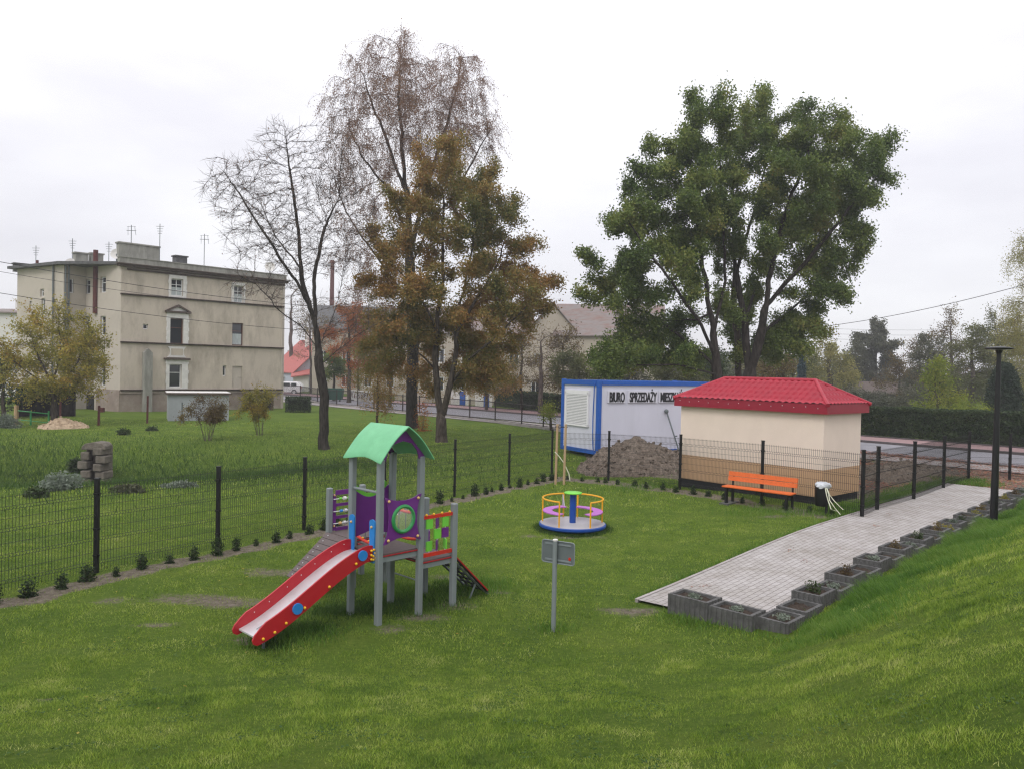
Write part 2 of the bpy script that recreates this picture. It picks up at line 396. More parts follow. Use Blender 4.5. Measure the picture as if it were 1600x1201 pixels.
def grade(a, b_, c, d_, f, g=1.13):
    xs = list(np.arange(b_, c+1e-6, f)); st = f; v = c
    while v < d_: st *= g; v += st; xs.append(v)
    st = f; v = b_; lo = []
    while v > a: st *= g; v -= st; lo.append(v)
    return np.array(lo[::-1]+xs)
gx = grade(-900, -13, 19, 900, .16, 1.09); gy = grade(-60, 3, 32, 1500, .16, 1.06)
X, Yg = np.meshgrid(gx, gy); Z = H(X, Yg); V = np.stack([X, Yg, Z], -1).reshape(-1, 3)
nx, ny = len(gx), len(gy)
I = (np.arange(ny-1)[:, None]*nx+np.arange(nx-1)[None]).ravel(); F = np.stack([I, I+1, I+1+nx, I+nx], 1)
SOIL = soilmask(X, Yg).ravel()
m, t, b = nodes('lawn_and_earth'); L = t.links.new
g = t.nodes.new('ShaderNodeNewGeometry')
def NZ(sc, det=5, ro=.6):
    n = t.nodes.new('ShaderNodeTexNoise'); n.inputs['Scale'].default_value = sc; n.inputs['Detail'].default_value = det; n.inputs['Roughness'].default_value = ro; L(g.outputs['Position'], n.inputs[0]); return n.outputs[0]
def RP(src, els):
    r = t.nodes.new('ShaderNodeValToRGB'); e = r.color_ramp.elements; e[0].position = els[0][0]; e[0].color = (*els[0][1], 1); e[1].position = els[-1][0]; e[1].color = (*els[-1][1], 1)
    for p, c in els[1:-1]: e.new(p).color = (*c, 1)
    L(src, r.inputs[0]); return r.outputs[0]
def MXC(fac, a, b_):
    x = t.nodes.new('ShaderNodeMix'); x.data_type = 'RGBA'
    if isinstance(fac, float): x.inputs[0].default_value = fac
    else: L(fac, x.inputs[0])
    L(a, x.inputs[6]); L(b_, x.inputs[7]); return x.outputs[2]
g1 = RP(NZ(.55, 6), [(.3, (.06, .115, .014)), (.5, (.105, .17, .02)), (.7, (.17, .22, .035))])
g2 = RP(NZ(14, 6, .8), [(.3, (.016, .036, .006)), (.5, (.075, .12, .017)), (.75, (.19, .21, .05))])
gr = MXC(.55, g1, g2)
so1 = RP(NZ(9, 8, .8), [(.3, (.060, .050, .036)), (.5, (.17, .145, .11)), (.72, (.32, .27, .22))])
at = t.nodes.new('ShaderNodeAttribute'); at.attribute_name = 'soil'
ad = t.nodes.new('ShaderNodeMath'); ad.operation = 'MULTIPLY_ADD'; ad.inputs[1].default_value = 1.1; ad.inputs[2].default_value = -.55; L(NZ(11, 6, .8), ad.inputs[0])
a2 = t.nodes.new('ShaderNodeMath'); a2.operation = 'ADD'; L(at.outputs['Fac'], a2.inputs[0]); L(ad.outputs[0], a2.inputs[1])
mrn = t.nodes.new('ShaderNodeMapRange'); mrn.inputs[1].default_value = .30; mrn.inputs[2].default_value = .62; L(a2.outputs[0], mrn.inputs[0])
L(MXC(mrn.outputs[0], gr, so1), b.inputs['Base Color']); b.inputs['Roughness'].default_value = 1; b.inputs['Specular IOR Level'].default_value = .1
bp = t.nodes.new('ShaderNodeBump'); bp.inputs['Strength'].default_value = 1; bp.inputs['Distance'].default_value = .05; L(NZ(22, 6, .8), bp.inputs['Height']); L(bp.outputs[0], b.inputs['Normal'])
M['lawn'] = m
tag(raw_mesh('ground', V, F, M['lawn'], smooth=True, attrs={'soil': ('POINT', SOIL)}), kind='structure')

def strip(name, a0, a1, s0, s1, z, mt, O, D, N, res=1.0, thick=0, hfun=None):
    na = max(2, int(abs(a1-a0)/res)+1); nb = max(2, int(abs(s1-s0)/min(res, .8))+1)
    A, S = np.meshgrid(np.linspace(a0, a1, na), np.linspace(s0, s1, nb))
    x = O[0]+A*D[0]+S*N[0]; y = O[1]+A*D[1]+S*N[1]; zz = (hfun(x, y) if hfun else 0)+z+0*x
    V = np.stack([x, y, zz], -1).reshape(-1, 3); n = na
    I = (np.arange(nb-1)[:, None]*n+np.arange(n-1)[None]).ravel(); F = np.stack([I, I+1, I+1+n, I+n], 1)
    return raw_mesh(name, V, F, mt)
M['asph'] = mat('street_asphalt', (.235, .228, .25), .85, .14, 1.2, .3, 60, dirt=(.17, .165, .175), dscale=.5, damt=.6)
M['pave'] = mat('pale_pavement', (.34, .31, .30), .9, .16, 3, .3, 30, dirt=(.20, .15, .12), dscale=.8, damt=.7)
M['pink'] = mat('pink_pavement', (.30, .19, .19), .9, .14, 3, .2, 30, dirt=(.2, .14, .13), dscale=.7, damt=.5)
M['kerb'] = mat('kerb_stone', (.10, .085, .085), .9, .2)
O2 = np.zeros(2)
tag(strip('street', -120, 60, 37.6, 43.5, .03, M['asph'], O2, RD, RN, 4), kind='structure')
tag(strip('pavement_near', -120, 60, 34.7, 36.8, .045, M['pave'], O2, RD, RN, 4), kind='structure')
tag(strip('pavement_far', -120, 60, 43.66, 46.6, .13, M['pink'], O2, RD, RN, 4), kind='structure')
for nm, s0, s1, zz in (('kerb_far', 43.5, 43.66, .15), ('kerb_near', 37.45, 37.6, .05), ('kerb_hedge_side', 46.6, 46.75, .20)):
    k = MB(frame([0, 0, 0], [RD[0], RD[1], 0], [RN[0], RN[1], 0])); k.box((-30, (s0+s1)/2, zz/2-.1), (180, s1-s0, zz+.2))
    tag(k.build(nm, M['kerb']), kind='structure')

# paved path of small grey blocks
m, t, b = nodes('path_blocks'); L = t.links.new
uv = t.nodes.new('ShaderNodeAttribute'); uv.attribute_name = 'tq'
bk = t.nodes.new('ShaderNodeTexBrick'); L(uv.outputs['Vector'], bk.inputs[0])
bk.inputs['Scale'].default_value = 1; bk.inputs['Brick Width'].default_value = .20; bk.inputs['Row Height'].default_value = .105
bk.inputs['Mortar Size'].default_value = .006; bk.inputs['Mortar Smooth'].default_value = .3; bk.inputs['Bias'].default_value = 0
bk.inputs['Color1'].default_value = (.37, .345, .335, 1); bk.inputs['Color2'].default_value = (.42, .395, .385, 1); bk.inputs['Mortar'].default_value = (.16, .14, .13, 1)
g = t.nodes.new('ShaderNodeNewGeometry')
n = t.nodes.new('ShaderNodeTexNoise'); n.inputs['Scale'].default_value = 1.7; n.inputs['Detail'].default_value = 8; n.inputs['Roughness'].default_value = .75; L(g.outputs['Position'], n.inputs[0])
r = t.nodes.new('ShaderNodeValToRGB'); r.color_ramp.elements[0].position = .35; r.color_ramp.elements[0].color = (.70, .68, .63, 1); r.color_ramp.elements[1].position = .6; r.color_ramp.elements[1].color = (1, 1, 1, 1); L(n.outputs[0], r.inputs[0])
mm = t.nodes.new('ShaderNodeMix'); mm.data_type = 'RGBA'; mm.blend_type = 'MULTIPLY'; mm.inputs[0].default_value = 1; L(bk.outputs[0], mm.inputs[6]); L(r.outputs[0], mm.inputs[7]); L(mm.outputs[2], b.inputs['Base Color'])
b.inputs['Roughness'].default_value = .85
bp = t.nodes.new('ShaderNodeBump'); bp.inputs['Strength'].default_value = .6; bp.inputs['Distance'].default_value = -.01; L(bk.outputs['Fac'], bp.inputs['Height']); L(bp.outputs[0], b.inputs['Normal'])
M['path'] = m
def pathpt(t_, q_): return PA[0]+t_*PD[0]+q_*PQ[0], PA[1]+t_*PD[1]+q_*PQ[1]
PH = lambda x, y: .3*sstep(1.0, 7.0, x)+.045
ta = np.linspace(0, 17.0, 90); qa = np.linspace(0, 1.95, 10)
T_, Q_ = np.meshgrid(ta, qa); px_, py_ = pathpt(T_, Q_); pz_ = PH(px_, py_)
V = np.stack([px_, py_, pz_], -1).reshape(-1, 3); n_ = len(ta); I = (np.arange(9)[:, None]*n_+np.arange(n_-1)[None]).ravel()
po = raw_mesh('path', V, np.stack([I, I+n_, I+n_+1, I+1], 1), M['path'])
a = po.data.attributes.new('tq', 'FLOAT_VECTOR', 'POINT'); a.data.foreach_set('vector', np.stack([T_, Q_, 0*T_], -1).astype(np.float32).ravel())
tag(po, kind='structure')
k = MB()
for q_ in (-.03,):
    for i in range(17):
        x0, y0 = pathpt(i, q_); x1, y1 = pathpt(i+.99, q_); z0, z1 = float(PH(x0, y0)), float(PH(x1, y1))
        P0 = np.array([x0, y0, z0]); P1 = np.array([x1, y1, z1]); c = (P0+P1)/2; e = nrm(P1-P0); sd_ = nrm(np.cross(e, [0, 0, 1]))
        k.box(c+[0, 0, -.09], (np.linalg.norm(P1-P0), .055, .20), np.stack([e, sd_, np.cross(sd_, e)], 1))
tag(k.build('path_edging', M['pave']), kind='structure')
# ------------------------------------------------------------------ buildings
class Wall:
    """vertical plane through p0 -> p1; converts pixels of the photo into (u along, z)"""
    def __init__(s, p0, p1):
        s.p0 = np.array([p0[0], p0[1], 0.]); s.e = nrm(np.array([p1[0]-p0[0], p1[1]-p0[1], 0.])); s.n = np.array([s.e[1], -s.e[0], 0.])
        if s.n@(-s.p0) < 0: s.n = -s.n           # n points to the viewer's side
        s.L = float(np.hypot(p1[0]-p0[0], p1[1]-p0[1]))
        s.M = frame(s.p0, s.e, s.n)
    def uz(s, px, py):
        d = ray(px, py); k = ((s.p0-CAM)@s.n)/(d@s.n); P = CAM+d*k; return float((P-s.p0)@s.e), float(P[2])
    def rect(s, x0, y0, x1, y1):
        a = s.uz(x0, (y0+y1)/2)[0]; c = s.uz(x1, (y0+y1)/2)[0]; xm = (x0+x1)/2
        return min(a, c), max(a, c), s.uz(xm, y1)[1], s.uz(xm, y0)[1]
def wall_holes(W, u0, u1, z0, z1, holes, depth=.22):
    us = sorted({u0, u1, *[h[0] for h in holes], *[h[1] for h in holes]}); zs = sorted({z0, z1, *[h[2] for h in holes], *[h[3] for h in holes]})
    us = [u for u in us if u0 <= u <= u1]; zs = [z for z in zs if z0 <= z <= z1]
    mb = MB(W.M)
    for a, c in zip(us[:-1], us[1:]):
        for e, f in zip(zs[:-1], zs[1:]):
            cu, cz = (a+c)/2, (e+f)/2
            if any(h[0] < cu < h[1] and h[2] < cz < h[3] for h in holes): continue
            mb.add([[a, 0, e], [c, 0, e], [c, 0, f], [a, 0, f]], [(0, 1, 2, 3)])
    for (a, c, e, f) in holes:
        mb.add([[a, 0, e], [c, 0, e], [c, 0, f], [a, 0, f], [a, -depth, e], [c, -depth, e], [c, -depth, f], [a, -depth, f]], [(0, 1, 5, 4), (1, 2, 6, 5), (2, 3, 7, 6), (3, 0, 4, 7)])
    return mb
def window(W, parent, h, fm, pane='glass', bars=(1, 1), fw=.07, depth=.16, label=None, half=None):
    a, c, e, f = h; mb = MB(W.M)
    for (cu, cz, du, dz) in (((a+c)/2, e+fw/2, c-a, fw), ((a+c)/2, f-fw/2, c-a, fw), (a+fw/2, (e+f)/2, fw, f-e-2*fw), (c-fw/2, (e+f)/2, fw, f-e-2*fw)):
        mb.box((cu, -depth, cz), (du, .06, dz))
    nb, nh = bars
    for i in range(1, nb+1): mb.box((a+(c-a)*i/(nb+1), -depth+.004, (e+f)/2), (fw*.7, .05, f-e-2*fw-.01))
    for i in range(1, nh+1): mb.box(((a+c)/2, -depth-.004, e+(f-e)*(i/(nh+1) if nh > 1 else .64)), (c-a-2*fw-.01, .045, fw*.7))
    wo = mb.build('window', M[fm], parent)
    if label: wo['label'] = label
    p = MB(W.M); p.box((((a+c)/2), -depth-.04, (e+f)/2), (c-a-.01, .012, f-e-.01)); p.build('pane', M[pane], wo)
    if half:
        p = MB(W.M); p.box((((a+c)/2), -depth-.01, e+(f-e)*.27), (c-a-2*fw-.02, .012, (f-e)*.5)); p.build('curtain', M[half], wo)
    return wo

# --- the old three-storey house on the left
C0 = PY(188, 560, 56)[:2]; C1 = PY(442, 560, 65.4)[:2]
GW = Wall(C0, C1)
sdir = nrm(np.array([-.85, .53])); A1 = C0+sdir*4.6; pd_ = np.array([-.53, -.85]); B0 = A1+pd_*1.65; B1 = B0+sdir*6.6
SW, RW, PW = Wall(A1, C0), Wall(B0, A1), Wall(B1, B0)
house = thing('apartment_house', 'beige rendered three storey apartment house with dark string courses and a gable parapet', 'house', (C0[0], C0[1], -.3))
z0 = -.6; zr = GW.uz(188, 403)[1]-.1
hs = dict(w1=GW.rect(267.2, 436.1, 285.9, 462.9), w2=GW.rect(365.1, 446.6, 380.3, 473.4), ws=GW.rect(223.5, 506.5, 231.5, 514.5), w3=GW.rect(265.5, 497.9, 286.2, 537.5),
          w4=GW.rect(362.8, 504.9, 380, 539.9), w5=GW.rect(264.2, 569, 283.5, 605), wn=GW.rect(348, 571, 353.5, 587.6), wd=GW.rect(362.8, 572, 378.5, 606))
wall_holes(GW, 0, GW.L, 1.35, zr-.5, list(hs.values())).build('wall', M['plaster'], house)
mb = MB(GW.M); mb.box((GW.L/2, -.03, .37), (GW.L, .12, 1.94)); mb.box((GW.L/2, .02, 1.36), (GW.L+.04, .16, .06)); mb.build('plinth', M['stonebase'], house)
window(GW, house, hs['w1'], 'winwhite', bars=(1, 2), half='curtain'); window(GW, house, hs['w2'], 'winwhite', bars=(1, 2), half='curtain')
window(GW, house, hs['ws'], 'winwhite', bars=(0, 0)); window(GW, house, hs['w3'], 'winbrown', bars=(0, 1), label='tall brown window under the pediment')
window(GW, house, hs['w4'], 'winbrown', bars=(0, 1), half='curtain'); window(GW, house, hs['w5'], 'winwhite', bars=(0, 1)); window(GW, house, hs['wn'], 'winwhite', bars=(0, 0))
mb = MB(GW.M); a, c, e, f = hs['wd']; mb.box(((a+c)/2, -.12, (e+f)/2), (c-a-.01, .08, f-e-.01)); mb.box(((a+c)/2+.25, -.06, e+.9), (.3, .04, .05)); mb.build('blind_window', M['plaster2'], house)
def surround(rect, inner, name='window_surround'):
    (a, c, e, f), (i, j, k_, l) = rect, inner; mb = MB(GW.M)
    mb.box(((a+i)/2, .03, (e+f)/2), (i-a, .08, f-e)); mb.box(((j+c)/2, .03, (e+f)/2), (c-j, .08, f-e))
    if f > l: mb.box(((i+j)/2, .028, (l+f)/2), (j-i, .074, f-l))
    if e < k_: mb.box(((i+j)/2, .035, (e+k_)/2), (j-i+.1, .1, k_-e))
    nq = int((f-e)/.32)
    for q in range(nq):
        zc = e+(q+.5)*(f-e)/nq
        if q % 2: mb.box((a+.02, .05, zc), (.12, .1, .26)); mb.box((c-.02, .05, zc), (.12, .1, .26))
    return mb.build(name, M['trim'], house)
surround(GW.rect(263.5, 430.5, 291, 466), hs['w1']); surround(GW.rect(361.5, 442, 382.5, 476), hs['w2'])
surround(GW.rect(260, 489.5, 294, 539.5), hs['w3']); surround(GW.rect(259, 562, 293, 607.5), hs['w5'])
# pediment
a, c, e, f = GW.rect(257.5, 477, 297.5, 489.3); mb = MB(GW.M); mid = (a+c)/2
mb.prism([(a+.2, e+.14), (c-.2, e+.14), (mid, f-.12)], 0, .06); mb.build('pediment', M['trim'], house)
mb = MB(GW.M); mb.box((mid, .1, e+.06), (c-a, .24, .12))
mb.prism([(a, e+.14), (mid, f+.04), (mid, f-.12), (a+.25, e+.14)], .0, .2); mb.prism([(mid, f+.04), (c, e+.14), (c-.25, e+.14), (mid, f-.12)], .003, .203); mb.build('pediment_moulding', M['course'], house)
# ornamented panel between the floors
a, c, e, f = GW.rect(261, 541.5, 291, 558.5); mb = MB(GW.M); n_ = 8
ol = [(a, e), (c, e)]+[(c-.18*math.sin(math.pi*i/n_)-.05, e+(f-e)*i/n_) for i in range(1, n_)]+[(c, f), (a, f)]+[(a+.18*math.sin(math.pi*i/n_)+.05, e+(f-e)*i/n_) for i in range(n_-1, 0, -1)]
mb.prism(ol, 0, .06); pn = mb.build('ornament_panel', M['trim'], house)
mb = MB(GW.M); mb.box(((a+c)/2, .065, (e+f)/2), ((c-a)*.62, .03, (f-e)*.6)); mb.build('panel_field', M['plaster'], pn)
mb = MB(GW.M); mb.box(((a+c)/2, .1, e-.12), (c-a+.5, .26, .14)); mb.build('ledge', M['course'], house)
for (xa, ya, xb) in ((198.5, 421, 443), (188, 459.4, 442), (188, 534.7, 442), (188, 609.8, 442)):
    u0, zc = GW.uz(xa, ya); mb = MB(GW.M); mb.box(((u0+GW.L)/2, .05, zc), (GW.L-u0, .16, .09)); mb.box(((u0+GW.L)/2, .085, zc+.05), (GW.L-u0+.02, .22, .04)); mb.build('string_course', M['course'], house)
mb = MB(GW.M); mb.box((GW.L/2, .10, zr-.42), (GW.L+.5, .45, .16)); mb.box((GW.L/2, .16, zr-.31), (GW.L+.7, .62, .07)); mb.build('cornice', M['course'], house)
mb = MB(GW.M); mb.box((GW.L/2, -.1, zr-.05), (GW.L+.3, .5, .42)); mb.box((GW.L/2, -.1, zr+.18), (GW.L+.4, .6, .06)); mb.build('parapet', M['oldconc'], house)
# external flue on the gable
a, c, e, f = GW.rect(221.8, 551, 234.6, 647); mb = MB(GW.M); mb.box(((a+c)/2, .22, (z0+f)/2), (c-a, .44, f-z0)); mb.prism([(a, f), (c, f), ((a+c)/2, f+.3)], .0, .43); mb.build('flue', M['oldconc'], house)
# side walls
hW = 'winwhite'
def R2(W, zx0, zy0, zx1, zy1): return W.rect(zx0/3.478, 340+zy0/3.478, zx1/3.478, 340+zy1/3.478)
zs = SW.uz(170, 414)[1]
h1_ = [R2(SW, 545, 322, 575, 408), R2(SW, 545, 535, 574, 640), R2(SW, 545, 800, 572, 915), R2(SW, 462, 338, 490, 415), R2(SW, 462, 535, 488, 620)]
hd = R2(SW, 462, 960, 512, 1062); hd = (hd[0], hd[1], z0, hd[3])
wall_holes(SW, 0, SW.L, z0, zs, h1_+[hd]).build('wall', M['plaster2'], house)
for q in h1_: window(SW, house, q, hW, bars=(0, 1))
mb = MB(SW.M); mb.box(((hd[0]+hd[1])/2, -.15, (hd[2]+hd[3])/2), (hd[1]-hd[0], .08, hd[3]-hd[2])); mb.build('door', M['plinth'], house)
mb = MB(SW.M); mb.box((SW.L/2+.8, .02, .5), (SW.L-1.6, .10, 2.2)); mb.build('plinth', M['stonebase'], house)
h2_ = [R2(RW, 372, 332, 402, 410), R2(RW, 370, 530, 402, 562), R2(RW, 365, 610, 400, 650)]
wall_holes(RW, 0, RW.L, z0, zs, h2_).build('wall', M['plaster2'], house)
for q in h2_: window(RW, house, q, hW, bars=(0, 0))
h3_ = [R2(PW, 218, 388, 238, 430), R2(PW, 225, 440, 245, 530), R2(PW, 160, 455, 172, 510), R2(PW, 290, 445, 303, 510)]
wall_holes(PW, 0, PW.L, z0, zs, h3_).build('wall', M['plaster2'], house)
for q in h3_: window(PW, house, q, hW, bars=(0, 1))
# roof: lean slab with overhanging eaves, following the footprint
nb_ = nrm(C1-C0); back = lambda p, d_: p+nb_*d_
rp = [C0+pd_*.0, A1+pd_*2.1, B1+pd_*.5+sdir*.7, back(B1, 12)+sdir*.7, back(C1, .5)+sdir*4, C1+sdir*.3]
mb = MB(); n_ = len(rp); zt = zs+.12
mb.add([[p[0], p[1], zt-.16] for p in rp]+[[p[0], p[1], zt+.05] for p in rp], [tuple(range(n_)), tuple(range(n_, 2*n_))]+[(i, (i+1) % n_, n_+(i+1) % n_, n_+i) for i in range(n_)])
rf = mb.build('roof', M['roofing'], house)
bk_ = Wall(C1, back(B1, 12)); mb = MB(bk_.M); mb.box((bk_.L/2, 0, (z0+zs)/2), (bk_.L, .3, zs-z0)); mb.build('wall', M['plaster2'], house)
W2 = Wall(back(B1, 12), B1); mb = MB(W2.M); mb.box((W2.L/2, -.16, (z0+zs)/2), (W2.L, .3, zs-z0-.02)); mb.build('wall', M['plaster2'], house)
def chim(px, py, Yd, wx, wy, hh, mt, name='chimney'):
    P = PY(px, py, Yd); mb = MB(frame([P[0], P[1], 0], [*nb_, 0], [-nb_[1], nb_[0], 0])); zb = zs-.1
    mb.box((0, 0, (P[2]+zb)/2), (wx, wy, P[2]-zb)); mb.box((0, 0, P[2]+.04), (wx+.16, wy+.16, .1)); return mb.build(name, M[mt], rf)
chim(216, 384, 58.5, 2.9, .6, 1, 'oldconc'); chim(126, 397, 60, .9, .6, 1, 'oldconc'); chim(150, 398, 61, .9, .6, 1, 'oldconc'); chim(281, 402, 62, .9, .7, 1, 'roofing'); chim(36, 414, 62, 1.3, .6, 1, 'concrete')
for (px, y0_, y1_, Yd, r_) in ((148.5, 391, 490, 57.6, .17), (58, 407, 435, 59.3, .1)):
    a = PY(px, y0_, Yd); c = PY(px, y1_, Yd); mb = MB(); mb.tube([c, [c[0], c[1], a[2]]], r_, 10); mb.build('flue_pipe', M['rust'], house)
for W, u_ in ((RW, .08), (RW, .32), (PW, 5.3)):
    mb = MB(W.M); mb.tube([(u_, .1, zs), (u_, .1, 0)], .06, 8); mb.build('downpipe', M['greyd'], house)
# antennas and dishes on the roof
def antenna(px, ytop, ybase, Yd, kind, lab):
    a = PY(px, ybase, Yd); c = PY(px, ytop, Yd); mb = MB(); x, y = a[0], a[1]; tz = c[2]
    mb.tube([(x, y, zt), (x, y, tz)], .025, 6)
    o = thing('antenna', lab, 'antenna', (x, y, zt)); mb.build('mast', M['greyd'], o)
    mb = MB()
    if kind == 1:
        for q in (-.25, .25): mb.tube([(x+q, y, tz-.10), (x+q*1.2, y+.1, tz-.75)], .014, 4)
        mb.tube([(x-.34, y, tz-.12), (x+.34, y, tz-.12)], .012, 4); mb.tube([(x-.36, y, tz-.42), (x+.36, y, tz-.42)], .02, 4)
    else:
        for q in range(4): mb.tube([(x-.3+.05*q, y, tz-.2-.18*q), (x+.3-.05*q, y, tz-.2-.18*q)], .015, 4)
    mb.build('elements', M['greyd'], o)
antenna(205, 352, 380, 58.5, 1, 'grid television antenna on the big concrete chimney'); antenna(249.5, 350, 392, 59, 0, 'tall thin antenna right of the big concrete chimney')
antenna(319, 366, 405, 61, 1, 'lone grid television antenna over the middle of the gable parapet'); antenna(170, 378, 404, 60, 0, 'short antenna just left of the gable parapet end')
antenna(56, 384, 412, 61, 0, 'small antenna over the left wing of the beige house'); antenna(113, 373, 410, 60, 0, 'thin bare mast left of the twin grey chimneys')
def dish(px, py, Yd, lab, base=None):
    P = PY(px, py, Yd); d_ = thing('satellite_dish', lab, 'satellite dish', (P[0], P[1], zt if base is None else P[2]-.4)); d = nrm([.2, -1, .35]); ex = nrm(np.cross(d, [0, 0, 1])); ey = np.cross(ex, d)
    mb = MB(frame(P, ex, ey, d)); mb.lathe((0, 0, 0), [(.02, -.08), (.25, -.05), (.42, .02), (.42, .03), (.25, -.03), (.02, -.06)], 16); mb.build('dish', M['trim'], d_)
    mb = MB(); mb.tube([P, (P[0], P[1], zt if base is None else P[2]-.4)], .03, 6); mb.build('mast', M['greyd'], d_)
dish(182, 397, 57.5, 'white satellite dish beside the gable parapet end'); dish(422, 417, 64.5, 'white satellite dish over the right end of the gable parapet'); dish(110, 412, 59.5, 'white satellite dish left of the twin chimneys')

# --- grey flat-roofed shed in front of it
Sm = PZ(262.5, 657, 0); Sl = PZ(243, 650, 0); Sr = Sm+np.array([3.1, 1.5, 0])*1.15; so_ = Sm-np.array([0, 0, 0])
Sl = Sm+nrm(np.array([-1.5, 3.1, 0]))*2.6
sh = thing('storage_shed', 'low grey sheet metal shed with a pale flat roof in front of the beige house', 'shed', Sm)
M['shed'] = mat('pale_sheet_metal', (.36, .38, .40), .55, .06, 2, dirt=(.3, .31, .32), damt=.5)
fr = frame(Sm, nrm(Sr-Sm), nrm(Sl-Sm)); mb = MB(fr); Ls = 3.6
mb.box((Ls/2, 1.3, .75), (Ls, 2.6, 1.75))
for i in range(12): mb.box((.15+i*.3, -.008, .75), (.03, .03, 1.72))
mb.build('walls', M['shed'], sh)
mb = MB(fr); mb.box((Ls/2, 1.3, 1.70), (Ls+.3, 2.9, .12)); mb.build('roof_edge', M['course'], sh)
mb = MB(fr); mb.box((Ls/2, 1.3, 1.775), (Ls+.2, 2.8, .03)); mb.build('roof', M['trim'], sh)

# --- small transformer kiosk with the red hipped roof
K0 = PZ(1284, 789.5, .3)[:2]; ku = nrm(np.array([-.66, .75])); kv = np.array([-ku[1]*-1, 0]); kv = nrm(np.array([.75, .66])); KL, KW = 4.45, 2.10
kf = frame([K0[0], K0[1], 0], [*ku, 0], [*kv, 0]); kz0 = .28
kio = thing('utility_kiosk', 'small cream and tan rendered kiosk with a red tiled hip roof behind the bench', 'kiosk', (K0[0], K0[1], kz0))
def kbox(nm, z_0, z_1, off, mt):
    mb = MB(kf); mb.box((KL/2, KW/2, (z_0+z_1)/2), (KL+2*off, KW+2*off, z_1-z_0)); return mb.build(nm, M[mt], kio)
kbox('plinth', .0, .50, -.03, 'plinth'); kbox('lower_wall', .50, 1.21, .0, 'tan'); kbox('upper_wall', 1.213, 2.70, .0, 'cream')
OV = .17; fa = kbox('fascia', 2.66, 2.915, OV-.02, 'redfascia')
rz0, rz1 = 2.87, 3.48; RWd = KW/2+OV; hipx = RWd*.80
def roof_face(c0, eu, ev, Lb, run, rise, h0, h1, nm):
    """corner c0, eave dir eu of length Lb, inward dir ev, hips cut h0,h1 at the top"""
    rows = 5; cols = int(Lb/.02); V = []; 
    us = np.linspace(0, Lb, cols+1)
    for i in range(rows):
        for kk in (0, 1):
            s = (i+kk)/rows; lo, hi = h0*s, Lb-h1*s
            u = np.clip(us, lo, hi)
            wv = .034*(.5+.5*np.cos(u*2*math.pi/.19))**.7 + (.045 if kk == 0 else .0)
            P = c0[None]+u[:, None]*eu[None]+(ev*run*s+np.array([0, 0, 1.])*rise*s)[None]+np.outer(wv, [0, 0, 1.])
            V.append(P)
    V = np.concatenate(V); n_ = cols+1; F = []
    for r_ in range(2*rows-1):
        I = np.arange(cols)+r_*n_; F.append(np.stack([I, I+1, I+1+n_, I+n_], 1))
    return raw_mesh(nm, V, np.concatenate(F), M['redroof'], kio)
c = lambda a, b_, z_: (kf@np.array([a, b_, z_, 1]))[:3]
EU, EV = np.array([*ku, 0]), np.array([*kv, 0])
Lb = KL+2*OV; Wb = KW+2*OV
roof_face(c(-OV, -OV, rz0), EU, EV, Lb, Wb/2, rz1-rz0, hipx, hipx, 'roof_slope'); roof_face(c(KL+OV, KW+OV, rz0), -EU, -EV, Lb, Wb/2, rz1-rz0, hipx, hipx, 'roof_slope')
roof_face(c(-OV, KW+OV, rz0), -EV, EU, Wb, hipx, rz1-rz0, Wb/2, Wb/2, 'roof_slope'); roof_face(c(KL+OV, -OV, rz0), EV, -EU, Wb, hipx, rz1-rz0, Wb/2, Wb/2, 'roof_slope')
mb = MB(); r1, r2 = c(-OV+hipx, KW/2, rz1+.02), c(KL+OV-hipx, KW/2, rz1+.02)
for a_, b__ in ((r1, r2), (c(-OV, -OV, rz0+.02), r1), (c(-OV, KW+OV, rz0+.02), r1), (c(KL+OV, -OV, rz0+.02), r2), (c(KL+OV, KW+OV, rz0+.02), r2)):
    mb.tube([a_, b__], .06, 8)
mb.build('ridge_cap', M['redroof'], kio, smooth=True)
mb = MB(kf)
for i in range(14): mb = MB(kf); mb.ball((.1+i*.33, -OV-.0+.018, 2.80+.03*(i % 2)), .012, 6, 4); mb.build('fascia_screw', M['shutter'], kio)

# --- site office container
N0 = PY(935.7, 600, 29)[:2]; N1 = PY(877, 600, 31.2)[:2]; ce = nrm(N0-N1); cl = nrm(np.array([-ce[1], ce[0]]))
if cl[0] < 0: cl = -cl
CWd = float(np.hypot(*(N0-N1))); CL = 6.06; cz = .5; cH = 2.80
con = thing('office_container', 'white site office container with a blue frame, roller shutter and black lettering', 'container', (N0[0], N0[1], cz))
cf = frame([N0[0], N0[1], cz], [*cl, 0], [*(-ce), 0])       # x along the long side, y across the end, to the left
mb = MB(cf); mb.box((CL/2, CWd/2, cH/2), (CL-.1, CWd-.1, cH-.14)); mb.build('wall_panel', M['cwhite'], con)
mb = MB(cf); pw = .17
for x in (pw/2, CL-pw/2):
    for y in (pw/2, CWd-pw/2): mb.bevbox((x, y, cH/2), (pw, pw, cH+.03), .02)
for y in (.06, CWd-.06):
    mb.box((CL/2, y, cH-.10), (CL-2*pw, .13, .15)); mb.box((CL/2, y, .05), (CL-2*pw, .13, .10))
for x in (.06, CL-.06):
    mb.box((x, CWd/2, cH-.10), (.13, CWd-2*pw, .20)); mb.box((x, CWd/2, .07), (.13, CWd-2*pw, .15))
mb.build('frame', M['cblue'], con)
mb = MB(cf); mb.box((CL/2, CWd/2, cH-.03), (CL-.2, CWd-.2, .04)); mb.build('roof', M['cblue'], con)
mb = MB(cf); yc, w_, zc, h_ = CWd*.56, 1.50, 1.68, 1.28
